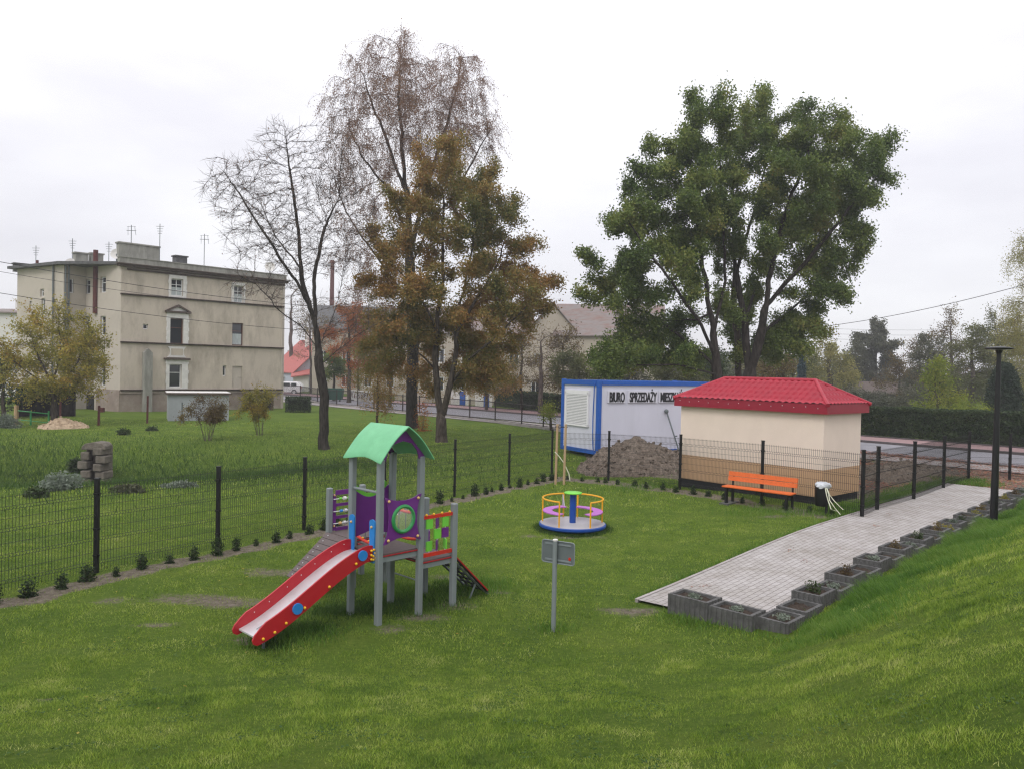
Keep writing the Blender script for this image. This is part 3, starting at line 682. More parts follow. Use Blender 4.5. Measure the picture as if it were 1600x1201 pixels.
for (y, z, dy, dz) in ((yc, zc+h_/2, w_+.12, .16), (yc, zc-h_/2, w_+.08, .07), (yc-w_/2, zc, .08, h_), (yc+w_/2, zc, .08, h_)): mb.box((.02, y, z), (.09, dy, dz))
sf = mb.build('window', M['shutter'], con)
mb = MB(cf)
for i in range(19): mb.box((.0+.012, yc, zc-h_/2+.07+i*(h_-.18)/18), (.05, w_-.09, .044))
rs_ = mb.build('roller_shutter', M['shutter'], sf); mb = MB(cf); mb.box((.035, yc, zc), (.03, w_-.06, h_-.05)); mb.build('shutter_backing', M['greyd'], sf)
mb = MB(cf); yw = .24; mb.tube([(-.03, yw, cH-.1), (-.05, yw-.02, 2.2), (-.04, yw+.03, 1.4), (-.06, yw, .7), (-.05, yw-.05, .1), (-.1, -.3, -.05), (.1, -.75, -.05)], .022, 6); mb.build('cable', M['cblue'], con)
M['letter'] = mat('black_lettering', (.012, .012, .015), .5, .1)
M['letterbg'] = mat('letter_sheet', (.60, .595, .655), .5, .04)
def text_mesh(txt, size, extr=.004):
    cu = bpy.data.curves.new('text', 'FONT'); cu.body = txt; cu.size = size; cu.extrude = extr; cu.offset = size*.022
    o = bpy.data.objects.new('text', cu); COL.objects.link(o); dg = bpy.context.evaluated_depsgraph_get(); me = bpy.data.meshes.new_from_object(o.evaluated_get(dg))
    bpy.data.objects.remove(o); V = np.array([v.co[:] for v in me.vertices]); F = [tuple(p.vertices) for p in me.polygons]; return V, F
xk = .48
for word, x0 in (('BIURO', .50), ('SPRZEDAŻY', 1.48), ('MIESZKAŃ', 3.02)):
    V, F = text_mesh(word, .52); wd = V[:, 0].max()*xk
    Vx = np.stack([x0+V[:, 0]*xk, np.full(len(V), -.010)-V[:, 2]*.8, 2.00+V[:, 1]], 1); mb = MB(cf); mb.add(Vx, F); mb.add(Vx+np.array([.016, -.0015, 0]), F); mb.add(Vx+np.array([.008, -.003, .004]), F)
    mb2 = MB(cf); mb2.box((x0+wd/2, .046, 2.19), (wd+.1, .100, .46)); lb = mb2.build('letter_sheet', M['letterbg'], con)
    mb.build('lettering', M['letter'], lb)
# grey prop leaning on the container side
P0 = (cf@np.array([3.35, -.02, 1.62, 1]))[:3]; P1 = (cf@np.array([3.62, -.55, .0, 1]))[:3]; P1[2] = h1(P1[0], P1[1])
mb = MB(); mb.tube([P1, P0], .03, 6); mb.ball(P0, .09, 8, 5)
mb.tube([P0*.4+P1*.6+[0, 0, 0], P0*.4+P1*.6+np.array([.1, -.05, .02])], .03, 6)
tag(mb.build('steel_prop', M['greyd'], loc=P1), 'grey steel prop leaning against the white side of the site container', 'prop')

# ------------------------------------------------------------------ fences of dark wire panels
def zpost(p): return h1(p[0], p[1])
def fence(name, pts, label, group=None, first=True, last=True, Hh=1.6):
    root = thing(name, label, 'fence', (pts[0][0], pts[0][1], zpost(pts[0])), group)
    for i, p in enumerate(pts):
        if (i == 0 and not first) or (i == len(pts)-1 and not last): continue
        z = zpost(p); mb = MB(frame([p[0], p[1], z], [1, 0, 0], [0, 1, 0])); mb.box((0, 0, Hh/2-.15), (.07, .07, Hh+.3)); mb.box((0, 0, Hh+.01), (.08, .08, .025))
        for zz in (.3, .75, 1.35): mb.box((0, 0, zz), (.105, .05, .035)); mb.box((0, 0, zz), (.05, .105, .034))
        mb.build('post', M['post'], root)
    for a_, b__ in zip(pts[:-1], pts[1:]):
        a_ = np.array([*a_, zpost(a_)]); b__ = np.array([*b__, zpost(b__)]); e = b__-a_; L_ = np.linalg.norm(e); e /= L_; nn = nrm([e[1], -e[0], 0])
        zz = [.06, .16, .21, .36, .56, .61, .76, .96, 1.01, 1.16, 1.30, 1.35, 1.47, 1.50]; off = lambda z: .028 if any(abs(z-q) < .012 for q in (.185, .585, .985, 1.325)) else 0
        prof = [(.04, 0), (.16, 0), (.185, .03), (.21, 0), (.56, 0), (.585, .03), (.61, 0), (.96, 0), (.985, .03), (1.01, 0), (1.30, 0), (1.325, .03), (1.35, 0), (1.53, 0)]
        V = []; F = []; r_ = .0040
        def rod(P, Q, r=r_):
            b0 = len(V); d = nrm(Q-P); s1 = nrm(np.cross(d, nn if abs(d@nn) < .9 else [0, 0, 1])); s2 = np.cross(d, s1)
            for X_ in (P, Q):
                for k in range(3): th = 2.094*k; V.append(X_+r*(math.cos(th)*s1+math.sin(th)*s2))
            for k in range(3): F.append((b0+k, b0+(k+1) % 3, b0+3+(k+1) % 3, b0+3+k))
        nv = int((L_-.08)/.05)
        for k in range(nv+1):
            P = a_+e*(.04+k*(L_-.08)/nv)
            for (z1_, o1), (z2_, o2) in zip(prof[:-1], prof[1:]): rod(P+[0, 0, z1_]+nn*o1, P+[0, 0, z2_]+nn*o2)
        for z_ in (.16, .21, .36, .56, .61, .78, .96, 1.01, 1.16, 1.30, 1.35, 1.50):
            rod(a_+e*.03+[0, 0, z_], b__-e*.03+[0, 0, z_], .004)
        raw_mesh('mesh_panel', V, F, M['wire'], root)
    return root
fence('mesh_fence', FL, 'long dark wire panel fence between the playground and the ditch lawn', last=False)
fence('mesh_fence', FB, 'dark wire panel fence behind the orange bench')
fence('mesh_fence', FR, 'dark wire panel fence along the grass strip beside the paved path', last=False)
fence('mesh_fence', [FB[-1], FR[0]], 'short dark wire fence bay between the litter bin and the path corner', first=False, last=False)
fence('mesh_fence', FE, 'dark wire panel fence across the far end of the paved path')
# ------------------------------------------------------------------ playground tower with slide
Pp3 = np.array([-2.29, 11.17]); e1 = nrm(np.array([.70, .714])); e2 = np.array([-e1[1], e1[0]]); TF = frame([*Pp3, 0], [*e1, 0], [*e2, 0])
A_, B_ = .72, .68; RA = 1.38
tw = thing('play_tower', 'playground climbing tower with a green roof, purple panels and a red sided slide', 'play equipment', (*Pp3, 0))
def tb(): return MB(TF)
def gz(a, b): P = TF@np.array([a, b, 0, 1]); return h1(P[0], P[1])
def post(a, b, h): mb = tb(); mb.bevbox((a, b, h/2-.1), (.09, .09, h+.2), .012); return mb.build('post', M['grey'], tw)
for a, b in ((0, 0), (0, -B_), (A_, -B_), (A_, 0)): post(a, b, 2.33)
for a, b in ((RA, -B_), (RA, 0)): post(a, b, 1.57)
LB0, LB1 = 1.02, 1.74
for a, b in ((A_, LB0), (A_, LB1), (RA, LB0), (RA, LB1)): post(a, b, 1.57)
def deck(a0, a1, b0, b1, z, nm='deck'):
    mb = tb(); mb.box(((a0+a1)/2, (b0+b1)/2, z-.03), (a1-a0, b1-b0, .05)); d = mb.build(nm, M['hpl'], tw)
    mb = tb(); r = .012
    for (x, y, dx, dy) in (((a0+a1)/2, b0-r/2, a1-a0, r), ((a0+a1)/2, b1+r/2, a1-a0, r), (a0-r/2, (b0+b1)/2, r, b1-b0), (a1+r/2, (b0+b1)/2, r, b1-b0)): mb.box((x, y, z-.035), (dx, dy, .014))
    mb.build('deck_edge', M['red'], d)
    mb = tb()
    for (x, y, dx, dy) in (((a0+a1)/2, b0+.02, a1-a0, .03), ((a0+a1)/2, b1-.02, a1-a0, .03)): mb.box((x, y, z-.09), (dx, dy, .07))
    mb.build('deck_beam', M['grey'], d)
deck(-.0, A_, -B_, 0, 1.0); deck(A_+.05, RA, -B_, 0, .79); deck(A_, RA, LB0, LB1, .83); deck(A_+.06, RA-.06, .05, LB0-.05, .79, 'bridge_deck')
# roof: two curved light green boards over purple gable boards; ridge along e2
def roofside(sg):
    mb = tb(); n = 8; m_ = 12; Wd = A_/2+.10; ctr = A_/2; V = []
    for t_ in (0, .02):
        for i in range(n+1):
            s = i/n
            for j in range(m_+1):
                v = j/m_; bb = -B_-.16+v*(B_+.24)
                ext = 1.0 + (.09*math.cos((v-.5)*2*math.pi) if False else (-.085*math.sin(math.pi*v)**1.5+.03*abs(2*v-1)))*s
                x = Wd*s*ext; z = 2.79-.47*(s*ext)**1.0+.055*math.sin(math.pi*min(1, s))-t_
                V.append([ctr+sg*x, bb, z])
    N = (n+1)*(m_+1); F = []
    ix = lambda t_, i, j: t_*N+i*(m_+1)+j
    for i in range(n):
        for j in range(m_):
            F.append((ix(0, i, j), ix(0, i+1, j), ix(0, i+1, j+1), ix(0, i, j+1))); F.append((ix(1, i, j), ix(1, i, j+1), ix(1, i+1, j+1), ix(1, i+1, j)))
    for i in range(n):
        F.append((ix(0, i, 0), ix(1, i, 0), ix(1, i+1, 0), ix(0, i+1, 0))); F.append((ix(0, i, m_), ix(0, i+1, m_), ix(1, i+1, m_), ix(1, i, m_)))
    for j in range(m_): F.append((ix(0, n, j), ix(1, n, j), ix(1, n, j+1), ix(0, n, j+1))); F.append((ix(0, 0, j), ix(0, 0, j+1), ix(1, 0, j+1), ix(1, 0, j)))
    mb.add(V, F); o = mb.build('roof_panel', M['green'], tw, smooth=True)
    mb = tb()
    for v in (-.05, -B_+.05): mb.ball((ctr+sg*.30, v, 2.50), .012, 6, 4)
    mb.build('screw', M['steel'], o)
roofside(-1); roofside(1)
for bb in (-B_-.02, .02):
    mb = tb(); cx = A_/2; ol = [(cx-.40, 2.33), (cx, 2.765), (cx+.40, 2.33), (cx+.30, 2.30), (cx+.26, 2.42), (cx+.16, 2.53), (cx, 2.57), (cx-.16, 2.53), (cx-.26, 2.42), (cx-.30, 2.30)]
    mb.prism(ol, bb-.01, bb+.01); mb.build('gable_board', M['purple'], tw)
# purple board with the round window, on the edge nearest the camera to the right (b = -B_)
def pillow(a0, a1, z0_, z1_, ins=.035, n=10, horn=.05):
    P = []; 
    cs = [(a0, z0_), (a1, z0_), (a1, z1_), (a0, z1_)]; cx, cz = (a0+a1)/2, (z0_+z1_)/2
    for k in range(4):
        p, q = np.array(cs[k]), np.array(cs[(k+1) % 4]); d = q-p; L_ = np.linalg.norm(d); d = d/L_; nn = np.array([-d[1], d[0]])
        for i in range(n):
            s = (i+.5)/n; e_ = ins*(1-(2*s-1)**2)**.8
            if s < .08 or s > .92: e_ = -.0+ (.012)
            P.append(tuple(p+d*L_*s+nn*e_*1.6))
    return P
def plate_with_hole(mb, ol, cx, cz, r, y0, y1, n=40):
    ang = [math.atan2(z-cz, x-cx) for x, z in ol]; order = np.argsort(ang); O = [ol[i] for i in order]; A = np.array([ang[i] for i in order]); X_ = np.array([o[0] for o in O]); Z_ = np.array([o[1] for o in O])
    th = np.linspace(-math.pi, math.pi, n, endpoint=False); A3 = np.concatenate([A-2*math.pi, A, A+2*math.pi])
    ox = np.interp(th, A3, np.tile(X_, 3)); oz = np.interp(th, A3, np.tile(Z_, 3)); V = []
    for y in (y0, y1): V += [[ox[i], y, oz[i]] for i in range(n)]+[[cx+r*math.cos(th[i]), y, cz+r*math.sin(th[i])] for i in range(n)]
    F = []
    for i in range(n):
        j = (i+1) % n; F += [(i, j, n+j, n+i), (2*n+i, 3*n+i, 3*n+j, 2*n+j), (i, 2*n+i, 2*n+j, j), (n+i, n+j, 3*n+j, 3*n+i)]
    mb.add(V, F)
bl = tb(); yb = -B_-.055
ol = pillow(.01, A_-.01, 1.10, 1.83, .065); plate_with_hole(bl, ol, A_/2, 1.465, .165, yb-.01, yb+.01, 80)
pan = bl.build('window_panel', M['purple'], tw)
mb = tb(); V = []; n = 32
mb.tube([(A_/2+.180*math.cos(2*math.pi*i/n), yb-.014, 1.465+.180*math.sin(2*math.pi*i/n)) for i in range(n)], .028, 8, closed=True); mb.build('window_ring', M['dgreen'], pan, smooth=True)
mb = MB(TF@np.array([[1, 0, 0, A_/2], [0, 0, -1, yb], [0, 1, 0, 1.465], [0, 0, 0, 1]])); mb.lathe((0, 0, 0), [(.165*math.cos(q), .10*math.sin(q)) for q in np.linspace(0, 1.5, 8)], 24); mb.build('bubble_window', M['bubble'], pan, smooth=True)
def caps(pts, y, par, r=.020, mt='yellow', dy=-1):
    for (a, z) in pts: mb = tb(); mb.ball((a, y, z), r, 8, 5); mb.build('bolt_cap', M[mt], par, smooth=True)
M['capb'] = mat('tan_cap', (.62, .40, .16), .4, .05)
caps([(.10, 1.19), (A_-.10, 1.19), (.10, 1.74), (A_-.10, 1.74)], yb-.02, pan, .022, 'capb')
# barrier panel on the P3-P4 edge with a scalloped lime top
mb = tb(); n = 12; a0, a1 = .03, A_-.03
ol = [(a0, 1.10), (A_/2, 1.18), (a1, 1.10), (a1, 1.84)]+[(a1-(a1-a0)*i/n, 1.84-.16*math.sin(math.pi*i/n)) for i in range(1, n)]+[(a0, 1.84)]
mb.prism(ol, .04, .06); bp_ = mb.build('barrier_panel', M['purple'], tw)
mb = tb(); ol = [(a0+.02, 1.86)]+[(a0+.04+(a1-a0-.08)*i/n, 1.80-.15*math.sin(math.pi*i/n)) for i in range(n+1)]+[(a1-.02, 1.86)]+[(a1-.06-(a1-a0-.12)*i/n, 1.90-.17*math.sin(math.pi*i/n)) for i in range(n+1)]
mb.prism(ol, .065, .085); mb.build('panel_rim', M['lime'], bp_)
mb = tb(); mb.tube([(-.0, 0, 1.86), (-.0, -B_, 1.86)], .02, 8); mb.build('grab_bar', M['grey'], tw, smooth=True)
# slide guards and slide between P3 and P1 (a = 0), going to -a
for bb in (-.09, -B_+.09):
    mb = tb(); ol = [(-.035, 1.02), (.035, 1.02)]+[(.0+.045*math.cos(q), 1.58+.045*math.sin(q)) for q in np.linspace(0, math.pi, 8)]
    V = MB(TF@np.array([[0, -1, 0, -.055], [1, 0, 0, bb], [0, 0, 1, 0], [0, 0, 0, 1]])); V.prism([(x*1.4, z-.14) for x, z in ol], -.01, .012); gd = V.build('slide_guard', M['blue'], tw)
    mb = tb(); mb.ball((-.075, bb, 1.38), .02, 8, 5); mb.build('bolt_cap', M['capb'], gd, smooth=True)
mb = tb(); mb.tube([(-.03, -.02, 1.02), (-.2, -.06, .97)], .012, 6); mb.tube([(0, .0, 1.18), (-.0, -.1, 1.13)], .015, 6); mb.build('support_rod', M['grey'], tw)
prof = []
for s in np.linspace(0, 1, 34):
    x = -.03-1.72*s
    z = .98-.04*s if s < .08 else None
    if z is None:
        u = (s-.08)/.92
        k = u-.055*math.sin(2*math.pi*u)
        z = .975-.77*(k**.96 if u < 1 else 1)
        z = .205+.77*(1-(3*u**2-2*u**3)*.45-u*.55)
    prof.append((x, z))
b_in, b_out = -B_+.085, -.085
mb = tb(); V = []
for x, z in prof:
    for bb in (b_in, b_out): V.append([x, bb, z])
    for bb in (b_in, b_out): V.append([x, bb, z-.02])
F = []
for i in range(len(prof)-1): F += [(4*i, 4*i+1, 4*i+5, 4*i+4), (4*i+2, 4*i+6, 4*i+7, 4*i+3), (4*i, 4*i+4, 4*i+6, 4*i+2), (4*i+1, 4*i+3, 4*i+7, 4*i+5)]
i = len(prof)-1; F += [(0, 2, 3, 1), (4*i, 4*i+1, 4*i+3, 4*i+2)]
mb.add(V, F); chute = mb.build('slide_chute', M['steel'], tw, smooth=True)
def sidewall(y0, y1):
    top = []; bot = []
    P = np.array(prof); T = np.gradient(P, axis=0); T /= np.linalg.norm(T, axis=1)[:, None]; N = np.stack([T[:, 1], -T[:, 0]], 1); N *= np.sign(N[:, 1:2])
    n = len(P); up = np.array([.155]*n); up[:4] = [.13, .15, .155, .155]; up[-3:] = [.14, .12, .09]
    top = P+N*up[:, None]; bot = P-N*.07
    end = P[-1]; tipc = end+T[-1]*.02
    ol = list(map(tuple, top))+[(end[0]-.055, end[1]+.06), (end[0]-.085, end[1]+.0), (end[0]-.07, end[1]-.05), (end[0]-.02, end[1]-.075)]+list(map(tuple, bot[::-1]))
    mb = tb(); n2 = len(top); V = []
    full = ol; m2 = len(full)
    # strip faces between top and bottom, so that the concave outline stays clean
    V = [[x, y0, z] for x, z in full]+[[x, y1, z] for x, z in full]; F = []
    for k in range(n2-1):
        kb = m2-1-k; F += [(k, k+1, kb-1, kb), (m2+k, m2+kb, m2+kb-1, m2+k+1)]
    e = [n2-1, n2, n2+1, n2+2, n2+3, n2+4]; F += [tuple(e), tuple(m2+i for i in e[::-1])]
    F += [(k, m2+k, m2+(k+1) % m2, (k+1) % m2) for k in range(m2)]
    mb.add(V, F); return mb.build('slide_side', M['red'], tw)
s1_ = sidewall(b_in-.025, b_in); s2_ = sidewall(b_out, b_out+.025)
Pm = np.array(prof)
def onprof(s, off=0):
    k = int(s*(len(Pm)-1)); return Pm[k][0], Pm[k][1]+off
for s, par, nm in ((.13, s1_, 'blue_disc'), (.70, s1_, 'blue_disc')):
    x, z = onprof(s, .06 if s < .5 else .05); mb = tb(); mb.cyl((x, b_in-.05, z), .072, .03, 20, axis=1); mb.build(nm, M['blue'], par)
for s, off in ((.20, .0), (.43, -.03), (.66, -.02), (.80, -.02), (.90, -.03), (.985, -.02)):
    x, z = onprof(s, off); mb = tb(); mb.ball((x, b_in-.035, z), .02, 8, 5); mb.build('bolt_cap', M['yellow'], s1_, smooth=True)
for (x, z) in ((-.04, 1.02), (-.07, .98), (-.035, .95), (-.10, .94), (-.07, .93), (-.10, 1.0), (-.02, 1.06), (-.06, 1.07), (-.10, 1.06)): mb = tb(); mb.ball((x, b_in-.045, z), .019, 8, 5); mb.build('bolt_cap', M['yellow'], s1_, smooth=True)
mb = tb()
for s in np.linspace(.1, .9, 7):
    x, z = onprof(s, .10); mb.ball((x, b_out-.004, z), .008, 6, 4)
mb.build('rivet', M['steel'], s2_)
M['ink'] = mat('grey_marking', (.22, .22, .24), .6, .2)
mb = tb()
for k in range(5):
    s = .18+k*.18; i = int(s*33); x, z = Pm[i]; x2, z2 = Pm[i+1]; x3, z3 = Pm[i+2]
    for (w0, w1) in ((.17, .21), (.235, .26)):
        mb.add([[x, b_in+w0, z+.004], [x3, b_in+w0, z3+.004], [x3, b_in+w1, z3+.004], [x, b_in+w1, z+.004]], [(0, 1, 2, 3)])
mb.build('printed_marking', M['ink'], chute)
mb = tb(); x, z = Pm[-4]; mb.tube([(x, (b_in+b_out)/2-.1, z-.02), (x, (b_in+b_out)/2-.1, -.1)], .02, 8); mb.tube([(x, b_in, z-.03), (x, b_out, z-.03)], .018, 8); mb.build('slide_foot', M['greyd'], tw)
# abacus panel at the far left deck (b = LB1)
mb = tb(); y = LB1+.0; a0, a1 = A_+.06, RA-.06
for (x, z, dx, dz) in ((a0+.03, 1.15, .07, .62), (a1-.03, 1.15, .07, .62), ((a0+a1)/2, 1.48, a1-a0-.12, .08), ((a0+a1)/2, 1.27, a1-a0-.12, .05), ((a0+a1)/2, 1.06, a1-a0-.12, .05), ((a0+a1)/2, .86, a1-a0-.12, .06)): mb.box((x, y, z), (dx, .02, dz))
ab = mb.build('abacus_panel', M['purple'], tw)
mb = tb()
for z in (1.375, 1.165, .96): mb.tube([(a0, y-.03, z), (a1, y-.03, z)], .009, 6)
mb.build('abacus_rod', M['steel'], ab)
for j, (z, cols_) in enumerate(((1.375, ('lime', 'trim', 'lime', 'steel')), (1.165, ('blue', 'steel', 'blue', 'lilac')), (.96, ('capb', 'steel', 'steel', 'capb')))):
    for i, cc in enumerate(cols_):
        mb = tb(); x = a0+.11+i*.085+.02*(j % 2); mb.cyl((x, y-.03, z), .032 if i % 2 else .024, .045, 12, axis=0); mb.build('bead', M[cc], ab, smooth=True)
caps([(a0+.02, 1.44), (a0+.02, .92), (a1-.02, 1.44)], y-.025, ab, .018, 'capb')
# bridge rails
for aa in (A_, RA):
    for z, mt in ((1.36, 'rail_red'), (.93, 'rail_red')):
        mb = tb(); mb.tube([(aa, q, z-.09*math.sin(math.pi*(q-0)/LB0)) for q in np.linspace(.03, LB0-.03, 9)], .024, 8); rr = mb.build('bridge_rail', M[mt], tw, smooth=True)
        for q in np.linspace(.1, LB0-.1, 6): mb = tb(); mb.ball((aa, q, z+.03-.09*math.sin(math.pi*q/LB0)), .018, 8, 5); mb.build('bolt_cap', M['yellow'], rr, smooth=True)
    mb = tb()
    for q in np.linspace(.15, LB0-.15, 5): mb.tube([(aa, q, 1.36-.09*math.sin(math.pi*q/LB0)), (aa, q, .93-.09*math.sin(math.pi*q/LB0))], .008, 5)
    mb.build('bridge_chain', M['greyd'], tw)
# tic-tac-toe panel on the right front edge
mb = tb(); y = -B_-.0; a0, a1 = A_+.045, RA-.045
mb.box(((a0+a1)/2, y, 1.42), (a1-a0, .03, .05)); up_ = mb.build('panel_rail', M['rail_red'], tw)
mb = tb(); mb.box(((a0+a1)/2, y, .86), (a1-a0, .03, .055)); mb.build('panel_rail', M['rail_red'], tw)
caps([(a0+.06, 1.455), (a0+.2, 1.455), (a0+.36, 1.455), (a1-.06, 1.455)], y-.015, up_, .02)
mb = tb()
for k in range(3): mb.tube([(a0+.13+.155*k, y, .88), (a0+.13+.155*k, y, 1.41)], .009, 6)
tr = mb.build('game_rod', M['steel'], tw)
for k in range(3):
    for j in range(3):
        mt = 'lime' if (k+j) % 2 == 0 else 'purple'
        ang = (.0, .9, .15, .6, 0, .7, .1, .0, 1.2)[k*3+j]
        mb = MB(TF@np.array([[math.cos(ang), -math.sin(ang), 0, a0+.13+.155*k], [math.sin(ang), math.cos(ang), 0, y], [0, 0, 1, 1.315-.165*j], [0, 0, 0, 1]]))
        mb.box((0, 0, 0), (.125, .02, .145)); mb.build('game_tile', M[mt], tr)
# boarded climbing ramp on the left deck (edge a = A_, between LB0 and LB1), going to -a
t0, t1 = np.array([A_-.04, .83]), np.array([A_-.78, .22]); d = nrm(t1-t0); nn = np.array([-d[1], d[0]]); nn *= np.sign(nn[1]); Ln = np.linalg.norm(t1-t0)
mb = tb(); nb = 8; ang = math.atan2(d[1], d[0]); R = np.array([[math.cos(ang), 0, -math.sin(ang)], [0, 1, 0], [math.sin(ang), 0, math.cos(ang)]])
for k in range(nb):
    c_ = t0+d*Ln*(k+.5)/nb; mb.box((c_[0], (LB0+LB1)/2, c_[1]), (Ln/nb*.93, LB1-LB0-.02, .02), R)
rp_ = mb.build('climbing_ramp', M['hpl'], tw)
mb = tb()
for bb in (LB0+.12, LB1-.12):
    e_ = t0+d*(Ln+.36); mb.tube([(t0[0], bb, t0[1]-.03), (e_[0], bb, e_[1]-.05)], .022, 8)
mb.build('ramp_rail', M['grey'], rp_)
mb = tb()
for k in range(0, nb, 1):
    c_ = t0+d*Ln*(k+.5)/nb+nn*.012
    for bb in (LB0+.12, LB1-.12): mb.ball((c_[0], bb, c_[1]), .011, 6, 4)
mb.build('ramp_screw', M['steel'], rp_)
# black rubber net ramp at the right, from the deck edge a = RA going to +a
t0, t1 = np.array([RA+.03, .76]), np.array([RA+.82, .02]); d = nrm(t1-t0); Ln = np.linalg.norm(t1-t0); ang = math.atan2(d[1], d[0]); R = np.array([[math.cos(ang), 0, -math.sin(ang)], [0, 1, 0], [math.sin(ang), 0, math.cos(ang)]])
mb = tb(); nx_, ny_ = 7, 4
for i in range(nx_+1): c_ = t0+d*Ln*.93*i/nx_; mb.box((c_[0], -B_/2, c_[1]), (.05 if i in (0, nx_) else .035, B_-.06, .018), R)
for j in range(ny_+1):
    bb = -B_+.05+(B_-.10)*j/ny_; c_ = t0+d*Ln*.465; mb.box((c_[0], bb, c_[1]+.002), (Ln*.93, .05 if j in (0, ny_) else .04, .02), R)
net = mb.build('rubber_ramp', M['rubber'], tw)
mb = tb()
for bb in (-B_+.015, -.015): c_ = t0+d*Ln*.46; mb.box((c_[0], bb, c_[1]+.012), (Ln*.92, .014, .018), R)
mb.build('ramp_edge', M['red'], net)
mb = tb()
for bb in (-B_+.1, -.1): mb.tube([(t0[0]-.02, bb, t0[1]-.04), (t1[0]+.05, bb, -.03)], .02, 8)
for bb in (-B_+.1, -.1): mb.tube([(t1[0]-.25, bb, .22), (t1[0]-.40, bb, -.05)], .015, 6)
mb.build('ramp_rail', M['greyd'], net)
mb = tb(); mb.tube([(A_, -.1, .5), (A_, -.6, .5)], .012, 6); mb.build('cross_rod', M['grey'], tw)

# ------------------------------------------------------------------ roundabout
Cc = PZ(894.5, 817, .15); r0 = .765; Cc[2] = h1(Cc[0], Cc[1])
ca = thing('roundabout', 'small playground roundabout with a silver disc, yellow rails and lilac seats', 'roundabout', Cc)
CF = frame(Cc, [1, 0, 0], [0, 1, 0])
mb = MB(CF); mb.lathe((0, 0, 0), [(r0-.12, .05), (r0-.03, .07), (r0, .10), (r0, .145), (r0-.01, .155), (r0-.03, .158)], 48); mb.build('base_rim', M['dblue'], ca, smooth=True)
mb = MB(CF); mb.cyl((0, 0, .150), r0-.03, .014, 48); mb.build('floor_disc', M['disc'], ca)
mb = MB(CF); mb.cyl((0, 0, -.05), .12, .14, 16); mb.build('bearing', M['plinth'], ca)
mb = MB(CF); mb.cyl((0, 0, .164), .072, .66, 20); mb.build('centre_post', M['dblue'], ca, smooth=True)
mb = MB(CF); mb.lathe((0, 0, .824), [(.19, 0), (.205, .012), (.205, .024), (.19, .035)], 32); mb.build('hand_wheel', M['lime'], ca, smooth=True)
def arc(c0, hw, r, z, n=18): return [(r*math.cos(c0+q), r*math.sin(c0+q), z) for q in np.linspace(-hw, hw, n)]
for c0 in (math.radians(172), math.radians(8)):
    hw = math.radians(68); rr = .69
    mb = MB(CF); ar = arc(c0, hw, rr, .72); f0 = (ar[0][0]*.97, ar[0][1]*.97, .165); 
    mb.tube([(ar[0][0], ar[0][1], .165), (ar[0][0], ar[0][1], .69)]+ar+[(ar[-1][0], ar[-1][1], .69), (ar[-1][0], ar[-1][1], .165)], .019, 8)
    m_ = arc(c0, 0.01, rr, 0)[0]; mb.tube([(m_[0], m_[1], .165), (m_[0], m_[1], .72)], .017, 8)
    ra = mb.build('hand_rail', M['orange_y'], ca, smooth=True)
    mb = MB(CF); o_, i_ = arc(c0, hw, .685, .44), arc(c0, hw, .47, .44); n_ = len(o_)
    V = o_+i_+[(x, y, z-.02) for x, y, z in o_]+[(x, y, z-.02) for x, y, z in i_]; F = []
    for k in range(n_-1): F += [(k, k+1, n_+k+1, n_+k), (2*n_+k, 3*n_+k, 3*n_+k+1, 2*n_+k+1), (k, 2*n_+k, 2*n_+k+1, k+1), (n_+k, n_+k+1, 3*n_+k+1, 3*n_+k)]
    F += [(0, n_, 3*n_, 2*n_), (n_-1, 3*n_-1, 4*n_-1, 2*n_-1)]
    mb.add(V, F); mb.build('seat', M['lilac'], ca)
ang = math.radians(172)-math.radians(66); mb = MB(CF@frame([.60*math.cos(ang), .60*math.sin(ang), 0], [math.cos(ang), math.sin(ang), 0], [-math.sin(ang), math.cos(ang), 0]))
mb.prism([(-.06, .42), (.10, .42), (.08, .70)], -.01, .01); mb.build('seat_end', M['disc'], ca)

# ------------------------------------------------------------------ bench, bin, sign, lamp, stakes
b0 = PZ(1131, 786, .26); b1 = PZ(1232, 798.5, .29); be = nrm(np.array([b1[0]-b0[0], b1[1]-b0[1], 0])); bn = np.array([be[1], -be[0], 0]); 
if bn[1] > 0: bn = -bn
bL = float(np.hypot(b1[0]-b0[0], b1[1]-b0[1]))+.12
BF = frame([b0[0]-be[0]*.06, b0[1]-be[1]*.06, h1(b0[0], b0[1])], be, -bn)         # x along, y away from the viewer
bench = thing('park_bench', 'bench with orange plank seat and back on black legs', 'bench', BF[:3, 3])
mb = MB(BF)
for k in range(2): mb.bevbox((bL/2, .02+.115*k-.0, .455), (bL, .105, .038), .008)
mb.bevbox((bL/2, .255, .455), (bL, .105, .038), .008); mb.build('seat', M['bench'], bench)
mb = MB(BF); rx = math.radians(12); R = np.array([[1, 0, 0], [0, math.cos(rx), math.sin(rx)], [0, -math.sin(rx), math.cos(rx)]])
for k in range(2): mb.box((bL/2, .355+.025*k, .64+.125*k), (bL, .035, .115), R)
mb.build('backrest', M['bench'], bench)
for x in (.12, bL/2, bL-.12):
    mb = MB(BF); 
    if x != bL/2: mb.box((x, .01, .21), (.05, .09, .44)); 
    mb.box((x, .36, .21), (.05, .06, .44)); mb.box((x, .16, .41), (.05, .36, .05)); mb.tube([(x, .36, .40), (x, .405, .80)], .025, 6)
    mb.build('leg', M['post'], bench)
for x in (.12, bL-.12): mb = MB(BF); mb.box((x, .18, .0), (.26, .62, .07)); mb.build('foot_pad', M['concrete'], bench)
q = PZ(1291, 804, .3); q[2] = h1(q[0], q[1])
binn = thing('litter_bin', 'black litter bin with a pale plastic sheet tied over its top, right of the bench', 'litter bin', q)
ext = nrm([.75, -.66, 0]); fr = frame(q, ext, [ext[1]*-1, ext[0], 0])
